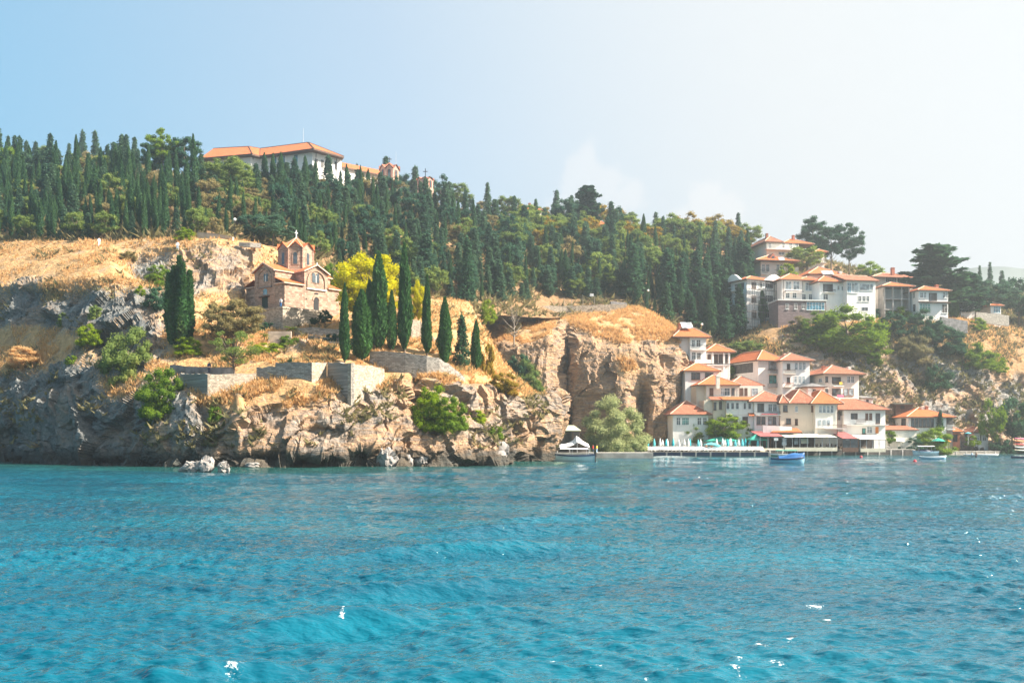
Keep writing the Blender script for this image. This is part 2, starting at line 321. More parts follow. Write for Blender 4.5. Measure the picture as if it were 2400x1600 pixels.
M['church'] = stone_mat('church_masonry', (.43,.295,.22), (.29,.21,.17), 1.7, 3.0, .8); M['churchb'] = stone_mat('church_brick', (.41,.255,.185), (.50,.40,.31), 1.6, 3.4, .6, bm=.35)
M['slate'] = simple('slate_slab', (.20,.19,.19), .85, .3, 1.2, bmp=.3)
M['roof'] = roof_mat('terracotta_roof', (.44,.115,.045), (.60,.165,.062), (.70,.24,.10), .25)
M['roofo'] = roof_mat('aged_terracotta', (.26,.095,.06), (.46,.16,.095), (.60,.30,.20), .5)
M['roofn'] = roof_mat('new_orange_roof', (.50,.125,.045), (.62,.175,.065), (.70,.24,.10), .15)
M['white'] = render_mat('white_render', (.83,.81,.78)); M['cream'] = render_mat('cream_render', (.81,.75,.65)); M['beige'] = render_mat('beige_render', (.70,.60,.48))
M['pale'] = render_mat('pale_pink_render', (.82,.74,.68)); M['grey'] = simple('grey_concrete', (.40,.37,.35), .9, .15, .8)
M['wood'] = simple('dark_wood', (.10,.055,.035), .7, .25, 2); M['fascia'] = simple('eaves_wood', (.16,.10,.07), .8, .2, 2)
M['wframe'] = simple('white_frame', (.78,.78,.76), .5, .04, 1); M['bframe'] = simple('brown_frame', (.16,.085,.055), .6, .15, 2)
M['metal'] = simple('dark_metal', (.07,.07,.08), .5, .1, 1, metal=.6); M['galv'] = simple('pale_metal', (.55,.56,.57), .45, .1, 1, metal=.4)
M['cloth'] = simple('white_canvas', (.86,.85,.83), .8, .05, 1); M['creamc'] = simple('cream_canvas', (.82,.72,.56), .8, .06, .8); M['teal'] = simple('teal_canvas', (.02,.42,.50), .75, .1, 1)
M['aqua'] = simple('aqua_canvas', (.12,.58,.66), .75, .1, 1); M['green'] = simple('green_canvas', (.03,.33,.25), .75, .15, 1); M['maroon'] = simple('maroon_sheet', (.36,.10,.10), .7, .15, 1)
M['boatw'] = simple('boat_white', (.74,.76,.78), .35, .06, .8); M['boatb'] = simple('boat_blue', (.02,.13,.36), .4, .15, .8); M['boatt'] = simple('boat_pale_blue', (.30,.50,.60), .4, .1, .8); M['navy'] = simple('navy_paint', (.01,.035,.09), .4, .1, 1)
M['red'] = simple('red_plastic', (.65,.03,.04), .4, .05, 1); M['orange'] = simple('orange_plastic', (.75,.22,.03), .45, .08, 1); M['pink'] = simple('pink_cloth', (.70,.16,.28), .7, .1, 2); M['yellow'] = simple('yellow_cloth', (.75,.55,.06), .7, .1, 2)
M['concrete'] = simple('quay_concrete', (.42,.39,.35), .9, .2, .7, bmp=.3); M['black'] = simple('black_opening', (.012,.012,.014), .6, .05, 1); M['skin'] = simple('skin', (.48,.29,.20), .6, .05, 2)
M['dkblue'] = simple('dark_blue_cloth', (.02,.03,.08), .8, .1, 2); M['hair'] = simple('hair', (.04,.025,.015), .7, .1, 3); M['lblue'] = simple('pale_blue_cloth', (.35,.5,.65), .8, .1, 2)
M['paving'] = simple('stone_paving', (.46,.38,.31), .9, .2, .8, bmp=.3); M['steel'] = simple('rust_steel', (.25,.13,.08), .7, .3, 2)
def glass_mat(name, c, r=.12):
    m, nt, b = newmat(name); n = noise(nt, objvec(nt), .9, 2); lk(nt, mixc(nt, mrange(nt, n, .35, .65), tuple(x*.5 for x in c), tuple(x*1.5 for x in c)), b.inputs['Base Color'])
    b.inputs['Roughness'].default_value = r; b.inputs['Specular IOR Level'].default_value = .8; return m
M['glass'] = glass_mat('window_glass', (.05,.065,.075)); M['curtain'] = glass_mat('curtained_glass', (.30,.34,.36), .25); M['glassb'] = glass_mat('blue_glass', (.08,.24,.34), .1); M['glassg'] = glass_mat('green_glass', (.04,.20,.18), .15)
M['solar'] = glass_mat('solar_collector', (.45,.48,.50), .15)
M['quaydark'] = simple('dark_quay_stone', (.07,.065,.06), .9, .35, .8, bmp=.5); M['creamgreen'] = simple('pale_green_sheet', (.52,.55,.36), .8, .1, .6)
def awn():
    m, nt, b = newmat('striped_awning'); t = nd(nt, 'ShaderNodeTexCoord'); s = nd(nt, 'ShaderNodeSeparateXYZ'); lk(nt, t.outputs['Object'], s.inputs[0])
    f = mrange(nt, mathn(nt, 'FRACT', mathn(nt, 'MULTIPLY', s.outputs[0], .42)), .80, .86); lk(nt, mixc(nt, f, (.80,.72,.60), (.50,.36,.24)), b.inputs['Base Color']); b.inputs['Roughness'].default_value = .85; return m
M['awnstripe'] = awn()
# ---------------------------------------------------------------- terrain sheets
def smooth1(a, w):
    if w < 2: return a
    k = np.hanning(w+2)[1:-1]; k /= k.sum(); p = np.pad(a, (w//2, w-1-w//2), mode='edge'); return np.convolve(p, k, 'valid')
SHEETS = {}
def sheet(name, cols, step, segs, amp, hollows=(), w=9, hue=0., soil=0., extra=None, coarse=1.0, zlow=-3.0, cell=(1, 1, 1.15)):
    """cols: [(px, [(py, D, rock, dpx), ...])] read from the lakeward edge up; a real surface in metres"""
    xs = [c[0] for c in cols]; nr = len(cols[0][1]); nx = int((xs[-1]-xs[0])/step)+1; X = np.linspace(xs[0], xs[-1], nx)
    def row(r, k, dflt=0): return smooth1(np.interp(X, xs, [(c[1][r]+(0,)*4)[k] if len(c[1][r]) > k else dflt for c in cols]), w)
    rows = [[row(r, k) for k in range(4)] for r in range(nr)]
    G = []
    for r in range(nr-1):
        n = segs[r]
        for t in np.arange(n)/n: G.append([rows[r][k]*(1-t)+rows[r+1][k]*t for k in range(4)])
    G.append(rows[-1]); G = np.array(G)                    # ny,4,nx
    for k in range(4): G[:, k] = (G[:, k]+np.vstack([G[:1, k], G[:-1, k]])+np.vstack([G[1:, k], G[-1:, k]]))/3 if k != 2 else G[:, k]
    ny = G.shape[0]; py, D, rk, dp = G[:, 0], G[:, 1], G[:, 2], G[:, 3]; PX = X[None]+dp
    for (hx, hy, rx, ry, dd) in hollows: D = D+dd*np.exp(-((((PX-hx)/rx)**2+((py-hy)/ry)**2)**2))
    V = np.stack([(PX-CX)/F*D, D, CZ+(HY-py)/F*D], -1)
    du = np.gradient(V, axis=1); dv = np.gradient(V, axis=0); N = np.cross(du, dv); N /= np.linalg.norm(N, axis=-1, keepdims=True)+1e-9
    V = V.reshape(-1, 3); N = N.reshape(-1, 3); rk = rk.ravel()
    rk = np.clip(rk+.38*fbm(V, 9*coarse, 4), 0, 1.2); rm = sstep(.35, .65, rk)
    wp = V+2.6*np.stack([fbm(V, 8, 3), fbm(V+40, 8, 3), fbm(V+70, 8, 3)], -1)
    R_ = np.array([[.90,0,.43],[0,1,0],[-.43,0,.90]]); q1 = (wp@R_)*np.array(cell)
    d = rm*amp*(2.1*facets(q1, 8.5*coarse)+1.1*facets(q1+wp*.1, 3.6*coarse, 31.)+.45*facets(wp, 1.5*coarse, 57.)+.25*fbm(V, 1.0, 3)+1.1*fbm(V*np.array([1, 1, .35]), 7*coarse, 4, ridge=True)-.3)
    d += (1-rm)*(.35*fbm(V, 5, 3)+.12*fbm(V, 1.2, 2))*min(1, amp)
    d += 1.1*amp*fbm(V+90, 16*coarse, 3)*(.4+.6*rm)
    wob = np.stack([fbm(V+30, 2.5, 2), fbm(V+60, 2.5, 2), fbm(V+80, 2.5, 2)], -1)*.2*rm[:, None]*amp
    V = V+N*d[:, None]*(1 if not extra else 1)+wob
    if zlow is not None: pass
    
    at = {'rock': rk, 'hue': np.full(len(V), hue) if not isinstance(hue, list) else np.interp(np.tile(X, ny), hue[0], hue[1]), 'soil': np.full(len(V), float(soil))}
    if extra: V, at = extra(V, at)
    o = grid_mesh(name, V, nx, ny, M['terrain'], at, smooth=False if step < 5 else True); tag(o, kind='structure')
    q = np.stack([CX+V[:, 0]/V[:, 1]*F, HY-(V[:, 2]-CZ)/V[:, 1]*F, V[:, 1]], -1); SHEETS[name] = (q, V, nx, ny)
    return o
def ground(sh, px, py):
    """where the line of sight through a base point meets that ground"""
    best = None
    for s in (sh if isinstance(sh, (list, tuple)) else [sh]):
        q, V, nx, ny = SHEETS[s]; e = (q[:, 0]-px)**2+(q[:, 1]-py)**2; i = int(e.argmin())
        if best is None or e[i] < best[0]-1: best = (e[i], q[i, 2])
    return P(px, py, best[1])
def Z(z, D): return (PY(z, D), D)
colsA = [
 (-320, [(1135,186,1),(1076,184,1),(980,186,1),(890,190,.6),(820,200,.0),(740,206,.8),(680,210,.3),(563,240,0),(560,270,0)]),
 (0,   [(1150,156,1),(1084,158,1),(985,160,1),(888,163,.75),(815,172,.0),(745,176,.85),(670,180,.42),(566,205,.0),(560,235,0)]),
 (120, [(1150,149,1),(1086,151,1),(985,152.5,1),(888,156,.75),(810,165,.1),(745,169,.85),(662,173,.5),(562,199,.0),(558,230,0)]),
 (200, [(1152,144,1),(1088,145,1),(990,147,1),(872,151,.8),(800,158,.6),(745,163,.85),(650,168,.45),(562,194,.0),(556,225,0)]),
 (260, [(1155,140,1),(1091,141,1),(1000,143,1),(905,147,.6),(820,154,.8),(735,160,.7),(645,167,.42),(562,192,.15),(555,220,0)]),
 (330, [(1158,135,1),(1093,136,1),(1000,138,1),(925,142,.7),(835,149,.5),(735,157,.6),(660,167,.55),(562,188,.45),(555,220,0)]),
 (430, [(1160,130,1),(1094,131,1),(1010,133,1),(945,135.5,.8),(876,145,.2),(806,151,.2),(710,160,.7),(558,185,.4),(552,215,0)]),
 (500, [(1160,128,1),(1095,129,1),(1010,131,1),(935,134.2,.5),(868,146,.1),(818,152,.0),(750,163,.2),(555,184,.45),(550,215,0)]),
 (600, [(1160,126.5,1),(1096,127.5,1),(1010,130,1),(908,135.6,.25),(848,146.5,.0),(812,153,.2),(776,167,.2),(572,186,.45),(560,215,0)]),
 (700, [(1160,126.5,1),(1096,127.5,1),(1000,131,1),(888,135.6,.35),(840,146.5,.2),(806,153,.5),(774,166,.0),(620,189,.2),(600,215,0)]),
 (800, [(1160,127.5,1),(1095,128.5,1),(1000,132,.9),(926,134.3,.6),(846,146,.2),(815,153,.4),(772,165,.0),(690,188,.0),(670,215,0)]),
 (900, [(1160,130,1),(1093,131,1),(1000,135,.8),(900,141,.35),(880,147.2,.3),(822,155,.0),(772,166,.0),(705,189,.0),(680,215,0)]),
 (960, [(1158,131,1),(1093,132,1),(1005,136,.8),(905,142,.5),(881,146.4,.3),(830,155,.0),(778,166,.0),(712,191,.0),(690,215,0)]),
 (1040,[(1156,136,1),(1091,137,1),(1005,140.5,.9),(905,146.6,.3),(884,147.6,.4),(840,157,.0),(786,169,.0),(718,197,.0),(700,220,0)]),
 (1100,[(1154,140,1),(1089,141,1),(1010,144,1),(925,149.5,.8),(888,154,.3),(856,161,.0),(792,175,.0),(723,205,.0),(705,225,0)]),
 (1180,[(1152,145,1),(1087,146,1),(1015,149,1),(940,153,.9),(915,158,.15),(895,166,.0),(875,184,.0),(858,205,.0),(850,222,0)]),
 (1250,[(1150,151,1),(1085,152,1),(1010,154,1),(950,157,.9),(932,162,.2),(928,170,.0),(924,178,.2),(922,186,.2),(925,195,0)]),
 (1290,[(1148,156,1,-8),(1083,156.5,1,-6),(1010,157,1),(940,158,1),(930,163,.6),(935,170,.6),(940,178,.5),(945,186,.5),(950,195,.5)]),
 (1316,[(1148,162,1,-34),(1082,162,1,-33),(1010,160.5,1,-6),(945,160,1,4),(932,164,1,2),(940,172,1),(946,180,1),(955,188,1),(965,196,1)]),
 (1324,[(1148,172,1,-42),(1080,172,1,-42),(1010,168,1,-13),(950,168,1,0),(940,170,1,-2),(950,178,1,-4),(960,186,1,-6),(970,192,1,-8),(985,198,1,-8)])]
def add_row(cols, k, spec, extra_cols):
    """insert a row after row k (midway unless given) and extra columns interpolated from their neighbours"""
    out = []
    for px, L in cols:
        m = spec.get(px) or tuple((a+b)/2 for a, b in zip((list(L[k])+[0])[:4], (list(L[k+1])+[0])[:4])); out.append((px, L[:k+1]+[m]+L[k+1:]))
    for px, m in extra_cols:
        i = max(j for j, c in enumerate(out) if c[0] < px); a, b = out[i], out[i+1]; t = (px-a[0])/(b[0]-a[0]); L = [tuple(u*(1-t)+v*t for u, v in zip((list(p)+[0])[:4], (list(q)+[0])[:4])) for p, q in zip(a[1], b[1])]; L[k+1] = m; out.insert(i+1, (px, L))
    return out
colsA = add_row(colsA, 6, {-320: (630,222,0), 0: (622,190,.05), 120: (614,184,.1), 200: (608,179,.12), 260: (604,178,.25), 330: (655,176,.62), 430: (640,174,.66), 500: (655,174,.66), 600: (745,178.5,.3), 700: (742,179,.1), 800: (738,176,.0)}, [(562, (668,174.5,.68)), (575, (722,177.5,.5)), (650, (744,179,.1))])
holA = [(640,1078,70,20,5),(735,1086,75,14,4),(845,1078,34,26,3.5),(1238,1014,12,16,8),(1240,1060,12,26,2.5),(20,1040,60,42,5),(70,1082,240,10,4),
        (975,925,18,50,4),(1120,1085,20,12,2.5),(985,1082,30,12,2.5),(1010,960,24,26,2),(760,1020,60,22,1.6),(300,1086,160,6,2),(560,985,12,60,-1.2),(160,905,50,26,2.2),(90,700,110,22,1.5)]
sheet('promontory', colsA, 2.6, [10,60,52,34,26,34,18,24,12], .85, holA, hue=[[330, 520], [-.5, .5]], cell=(1, 1, .75))  # hue drops to the left: greyer rock, painted darker for the shaded cliff
def B(d): return [(r[0], r[1]+32)+tuple(r[2:]) for r in d]
colsB = [
 (1120, B([(1075,190,1),(1000,196,1),(900,199,.3),(850,202,.1),(800,208,.1),(765,218,0),(732,232,.1),(722,250,0)])),
 (1180, B([(1075,192,1),(1000,197,1),(900,199,.6),(870,201,.6),(808,205,.7),(768,215,.1),(732,232,.1),(722,250,0)])),
 (1250, B([(1075,194,1),(1000,198,1),(900,199,1),(855,200,1),(812,203,.8),(778,212,.1),(738,232,.1),(724,250,0)])),
 (1285, B([(1075,195,1),(1000,197.5,1),(910,198.5,1),(850,199.5,1),(790,202,.8),(768,212,.2),(735,232,.1),(723,250,0)])),
 (1312, B([(1075,200,1),(1000,201,1),(910,202,1),(850,204,1),(800,207,1),(765,214,.7),(735,232,.1),(723,250,0)])),
 (1328, B([(1075,211,1),(1000,212,1),(910,213,1),(850,213.5,1),(800,214,1),(760,216,.6),(732,232,.1),(722,250,0)])),
 (1350, B([(1075,202,1),(1000,203,1),(910,203,1),(850,204,1),(790,207,1),(755,213,.1),(730,232,.0),(722,250,0)])),
 (1400, B([(1075,199,1),(1000,200,1),(910,201,.9),(860,202,.75),(812,205,.45),(760,213,.05),(726,232,0),(720,250,0)])),
 (1470, B([(1075,198,1),(1000,199,1),(910,200,.85),(870,201,.7),(822,204,.45),(765,212,.05),(720,232,0),(716,250,0)])),
 (1498, B([(1075,206,1),(1000,206.5,1),(920,205,1),(870,203,.7),(825,205,.5),(768,212,.05),(720,231,0),(716,250,0)])),
 (1530, B([(1075,200,1),(1000,201,1),(910,202,1),(870,203,.7),(825,205,.8),(775,212,.0),(738,225,0),(734,240,0)])),
 (1580, B([(1075,204,1,-18),(1000,205,1,-8),(920,205,1,6),(872,206,.9,16),(825,208,.9,14),(792,212,.1,6),(768,220,0,-4),(765,235,0,-8)])),
 (1612, B([(1075,210,1,-38),(1000,211,1,-28),(930,211,1,0),(880,211,1,14),(835,213,.9,8),(805,218,.5,0),(792,224,.2,-10),(792,238,0,-14)])),
 (1632, B([(1075,228,1,-56),(1000,228,1,-40),(940,225,1,-2),(890,224,1,8),(850,225,1,0),(830,228,.8,-8),(820,232,.5,-16),(820,245,.3,-20)]))]
sheet('rock_bluff', colsB, 2.4, [30,42,22,26,22,24,6], .62, [(1390,960,50,40,1.5),(1420,870,20,20,1.5),(1505,950,14,50,2),(1560,850,14,16,1.2)], w=7, hue=.9, cell=(1.15, 1, .42))
colsC = [
 (-900, [(640,255,0),(575,262,0),(500,290,0),(440,320,0),(410,345,0),(420,420,0)]),
 (0,    [(600,204,0),(566,210,0),(495,230,0),(440,248,0),(404,268,0),(410,330,0)]),
 (300,  [(600,188,0),(560,193,0),(485,215,0),(435,236,0),(404,258,0),(385,320,0)]),
 (480,  [(600,184,.1),(557,189,.1),(490,215,0),(440,245,0),(424,272,0),(420,340,0)]),
 (700,  [(640,188,.1),(600,196,.1),(520,220,0),(455,248,0),(424,272,0),(418,340,0)]),
 (900,  [(720,193,.1),(690,203,.1),(585,230,.1),(515,252,0),(462,276,0),(458,340,0)]),
 (1100, [(740,215,.1),(712,228,.1),(620,252,.1),(560,272,0),(506,296,0),(502,350,0)]),
 (1300, [(745,255,.1),(712,265,.1),(640,285,.1),(580,305,0),(528,328,0),(525,380,0)]),
 (1500, [(770,258,.1),(718,268,.1),(660,288,.1),(600,310,0),(545,335,0),(542,390,0)]),
 (1700, [(830,268,.2),(765,280,.2),(700,297,.1),(640,315,0),(566,342,0),(562,400,0)]),
 (1900, [(800,275,.2),(765,285,.2),(700,302,.1),(650,322,0),(606,345,0),(604,400,0)]),
 (2100, [(780,285,.1),(755,292,.1),(725,305,0),(690,322,0),(655,345,0),(655,400,0)]),
 (2400, [(790,295,.1),(758,305,.1),(738,318,0),(712,332,0),(690,350,0),(692,400,0)]),
 (3100, [(850,300,.1),(820,315,.1),(780,330,0),(745,345,0),(730,360,0),(735,410,0)])]
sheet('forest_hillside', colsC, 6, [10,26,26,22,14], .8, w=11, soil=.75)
def zc(px, L): return (px, [(PY(z, D), D)+tuple(r) for (z, D, *r) in L])
colsD = [
 zc(1500, [(-3,220,1),(.6,222,1),(.9,236,.4),(1.5,238,.4),(4,242,.4),(8,250,.3),(14,256,.2),(20,262,.2),(22,275,.1)]),
 zc(1600, [(-3,219.5,1),(.6,221,1),(.9,232,.4),(4.5,238,.4),(10,246,.4),(19,256,.4),(25,264,.3),(27,274,.2),(28,285,.1)]),
 zc(1700, [(-3,219,1),(.7,220.5,1),(1.1,229,.4),(4.5,237,.4),(11,246,.4),(20,257,.5),(27,268,.4),(31,280,.1),(34,290,.1)]),
 zc(1800, [(-3,221,1),(.7,222,1),(1.1,231,.4),(4.5,238,.4),(13,247,.5),(24,258,.4),(32,268,.3),(36,282,.0),(38,300,.1)]),
 zc(1900, [(-3,223,1),(.7,224,1),(1.2,233,.4),(4.5,240,.5),(13,248,.6),(24,257,.8),(33,268,.3),(38,282,.0),(39,300,.1)]),
 zc(2000, [(-3,228,1),(.7,229,1),(1.2,238,.4),(4.5,243,.6),(13,250,.9),(24,259,.9),(34,270,.3),(38.5,284,.0),(39.5,302,.1)]),
 zc(2100, [(-3,233,1),(.7,234,1),(1.2,242,.5),(4.5,247,.8),(14,253,.95),(25,261,.7),(34,271,.2),(38.8,285,.0),(39.5,305,.1)]),
 zc(2200, [(-3,238,1),(.7,239,1),(1.2,247,.5),(5,251,.8),(15,257,.95),(26,265,.5),(35,275,.1),(39,287,.0),(40,306,.1)]),
 zc(2300, [(-3,244,1),(.7,245,1),(1.2,252,.5),(5,256,.7),(16,262,.8),(26,270,.3),(34,280,.05),(38,293,.0),(39,310,.1)]),
 zc(2400, [(-3,250,1),(.7,251,1),(1.0,258,.5),(4,263,.5),(14,269,.6),(24,277,.15),(32,287,.0),(36,300,.0),(37,320,.1)]),
 zc(2900, [(-3,275,1),(.7,276,1),(1.0,285,.5),(4,290,.5),(12,298,.6),(21,306,.2),(28,316,.1),(31,330,.0),(32,350,.1)])]
sheet('lakeside_hill', colsD, 3.2, [6,6,14,30,34,34,18,8], .8, w=13, hue=.12, soil=.5)
# far mountains
def mountains():
    X = np.linspace(-1500, 4200, 500); n = fbm(np.stack([X, X*0, X*0+3], -1), 420, 4)
    top = np.interp(X, [-1500,1900,2150,2290,2400,2600,4200], [700,700,650,628,632,600,560])+n*7; V = []
    for t in np.linspace(0, 1, 30):
        D = 820+t*160; py = 1010+(top-1010)*t**.8; V.append(np.stack([(X-CX)/F*D, D+0*X, CZ+(HY-py)/F*D], -1))
    V = np.array(V).reshape(-1, 3); V[:, 2] += fbm(V, 80, 4)*8*(np.repeat(np.linspace(0, 1, 30), 500)); k = len(V)
    o = grid_mesh('mountains', V, 500, 30, M['mount'], {}); tag(o, kind='structure')
M['mount'] = simple('far_mountain', (.16,.19,.18), .95, .2, .01)
mountains()

# ---------------------------------------------------------------- water
def lake():
    nx, ny = 1100, 1300; py = np.concatenate([np.linspace(2050, 1052, ny-14), np.linspace(1051, 1032.5, 14)]); D = WD(py)
    px = np.linspace(-330, 2730, nx); DD, XX = np.meshgrid(D, px, indexing='ij'); X = (XX-CX)/F*(DD+22); Y = DD
    q = np.stack([X.ravel(), Y.ravel(), 0*X.ravel()], -1); h = np.zeros(len(q)); d = Y.ravel()
    rg = np.random.default_rng(5); cell = np.maximum(d*d/8400*.7, (d+22)/2400*1.7)
    warp = fbm(q, 14, 3)*2.2
    for k in range(58):
        L = 0.26*1.085**k if k < 52 else 17+3*(k-52); a = rg.normal(-.15, .62 if L < 1.2 else .38)+math.pi/2; amp = .0098*L*(1.75 if L < .9 else .66 if L < 3 else .30)*rg.uniform(.5, 1.3)
        ph = rg.uniform(0, 6.28); fade = sstep(1.6, 3.4, L/cell); s = np.sin((q[:, 0]*math.cos(a)+q[:, 1]*math.sin(a)+warp*min(1, L/3))*2*math.pi/L+ph)
        h += fade*amp*(s-.25*np.cos(2*((q[:, 0]*math.cos(a)+q[:, 1]*math.sin(a))*2*math.pi/L+ph)))
    h *= .75+.7*fbm(q+40, 9, 2)
    # wake of the boat the picture is taken from: a curved train of larger waves
    def wavelet(cx, cy, ang, ln, wd, hh):
        nonlocal h
        u = (q[:, 0]-cx)*math.cos(ang)+(q[:, 1]-cy)*math.sin(ang); v = -(q[:, 0]-cx)*math.sin(ang)+(q[:, 1]-cy)*math.cos(ang)+.02*u*u
        h += hh*np.exp(-(u/ln)**2)*np.exp(-(v/wd)**2)*(1+.15*fbm(q, 1.5, 2))-hh*.5*np.exp(-(u/ln)**2)*np.exp(-((v+wd*1.8)/(wd*1.3))**2)
    W = [(1080,1290,.42,3.6,.8,.42),(1165,1245,.42,3.2,.9,.28),(1340,1215,.5,4,.8,.2),(1430,1192,.5,4,.8,.1),(990,1375,.42,2.2,.6,.36),(790,1462,.42,1.6,.45,.32),(870,1440,.3,2,.5,.14),(560,1585,.42,1.2,.35,.16),(2150,1300,.1,4,.5,-.1),(2250,1330,.05,5,.6,.12),(1720,1580,.3,.9,.3,.1)]
    for (a, b, ang, ln, wd, hh) in W: g = P(a, b, WD(b)); wavelet(g.x, g.y, ang, ln, wd, hh)
    foam = np.zeros(len(q))
    for (a, b, rx, ry) in ((1096,1284,11,7),(1198,1238,9,5),(803,1460,12,8),(1110,1275,40,4),(998,1370,6,5),(548,1590,34,16),(1719,1578,20,22),(1786,1524,20,12),(1824,1552,22,8),(1732,1549,12,6),(1852,1506,18,6),(1908,1416,30,5),(1940,1455,26,5),(845,1443,26,4),(610,1570,16,5),(1118,1561,9,5),(2365,1525,4,3)):
        g = P(a, b, WD(b)); kx = rx/F*g.y; ky = ry*g.y*g.y/8400; foam = np.maximum(foam, np.exp(-(((q[:, 0]-g.x)/kx)**2+((q[:, 1]-g.y)/ky)**2)))
    spk = sstep(.5, .8, fbm(q+11, .22, 2))*sstep(.05, .4, fbm(q+5, 7, 2))*sstep(34, 18, d)*sstep(-8, 4, q[:, 0])*.9
    foam = np.maximum(foam, spk)
    V = q.copy(); V[:, 2] = h*sstep(0, 6, d)
    sx = [-140,-79,-43.7,-23,-13,6.5,12,20,40,90,140]; sy = [200,158,131,127,131,157,186,218,221,240,262]
    sh = sstep(38, 2, np.interp(q[:, 0], sx, sy)-d)
    o = grid_mesh('lake_water', V, nx, ny, M['water'], {'dist': d, 'foam': foam, 'shore': sh*.85}); tag(o, kind='structure')
lake()
def lake_bed():
    m = MB(); m.box(-4000, 4000, -600, 9000, -7, -6.5); o = m.build('lake_bed', M['bed']); tag(o, kind='structure')
    m = MB(); z = -.35; m.add([(-4000,-600,z),(4000,-600,z),(4000,4.9,z),(-4000,4.9,z)], [(0,1,2,3)]); tag(m.build('lake_behind', M['water']), kind='structure')
M['bed'] = simple('bed', (.05,.09,.08), .9)
lake_bed()
# ---------------------------------------------------------------- plants
def quads_at(c, t, n, ln, wd):
    """leaf quads: centres c, long axis t, normal n"""
    t = t/(np.linalg.norm(t, axis=1, keepdims=True)+1e-9); s = np.cross(t, n); s /= np.linalg.norm(s, axis=1, keepdims=True)+1e-9
    a = t*(ln/2)[:, None]; b = s*(wd/2)[:, None]; return np.stack([c-a-b*.5, c-a*.1+b, c+a, c-a*.1-b], 1)
def rvec(g, n): v = g.normal(size=(n, 3)); return v/np.linalg.norm(v, axis=1, keepdims=True)
def lathe_quads(prof, n=10, jitf=None):
    Q = []
    for j in range(len(prof)-1):
        for k in range(n):
            def p(r, z, kk): t = 2*math.pi*kk/n; return (r*math.cos(t), r*math.sin(t), z)
            Q.append([p(*prof[j], k), p(*prof[j], k+1), p(*prof[j+1], k+1), p(*prof[j+1], k)])
    return np.array(Q)
def crown_cypress(seed, n, slim=1.0, stems=1, ratio=9.0):
    """unit height; half width about .5 (scaled by the width on placing)"""
    g = np.random.default_rng(seed); Qs = []; rn = []
    for s in range(stems):
        ox, oy = (0, 0) if stems == 1 else ((-.02, .17, -.20, .33, -.34)[s % 5], (.1, -.2, .05, .2, -.1)[s % 5]); hh = 1 if stems == 1 else (1, .91, .88, .84, .80)[s % 5]; sc = 1 if stems == 1 else .36
        m = n//stems; h = g.random(m)**.85; a = g.random(m)*2*math.pi
        pk = g.uniform(.15, .35); pw = g.uniform(1.25, 2.1)
        def prof(h): return np.minimum(1, (h/pk))**.45*np.where(h > pk, np.clip(1-((h-pk)/(1-pk))**pw, 0, 1)**.82, 1)
        lump = 1+.42*fbm(np.stack([np.cos(a)*1.3, np.sin(a)*1.3, h*6+seed], -1), 1, 3)
        r = .5*sc*prof(h)*lump*(.74+.40*g.random(m)**1.5); r = np.maximum(r, .012)
        c = np.stack([ox*(.72+h*.3)+r*np.cos(a), oy*(1-h*.4)+r*np.sin(a), .035+h*.955*hh], -1)
        out = np.stack([np.cos(a), np.sin(a), np.zeros(m)], -1)
        # long axis in unit space must allow for the width scaling: 1 unit across = 1/ratio of the height
        t = np.stack([out[:, 0]*.45+g.normal(0, .5, m), out[:, 1]*.45+g.normal(0, .5, m), np.full(m, .16)+0*h], -1)*np.array([.35, .35, 1])
        nn = out+rvec(g, m)*.7; t /= np.linalg.norm(t, axis=1, keepdims=True)
        ln = g.uniform(.12, .26, m); q = quads_at(c, t, nn, ln, ln*.42)
        # correct anisotropic scale
        d = q-c[:, None]; d[..., 2] *= .30; q = c[:, None]+d
        Qs.append(q); rn.append(g.random(m))
        pr = [(max(.005, .5*sc*.68*float(prof(np.array(x)))), .03+x*.93*hh) for x in (0, .05, .12, .25, .4, .55, .7, .82, .92, .99)]
        lq = lathe_quads(pr, 9); lq[..., 0] += ox*(.72+lq[..., 2]*.3); lq[..., 1] += oy*(1-lq[..., 2]*.4); Qs.append(lq); rn.append(np.zeros(len(lq)))
    return np.concatenate(Qs), np.concatenate(rn)
def clumps(g, k, shape):
    """clump centres and radii for a unit crown; centre 0, half extents 1"""
    C = []
    while len(C) < k:
        p = g.uniform(-1, 1, 3)
        if shape == 'round' and .35 < np.linalg.norm(p) < .95: C.append(p)
        elif shape == 'dome' and np.linalg.norm(p*[1, 1, .5]+[0, 0, .5]) < .93 and np.linalg.norm(p) > .4: C.append(p)
        elif shape == 'cone' and np.hypot(p[0], p[1]) < .98*(1-(p[2]+1)/2.05)**.75: C.append(p)
    return np.array(C)
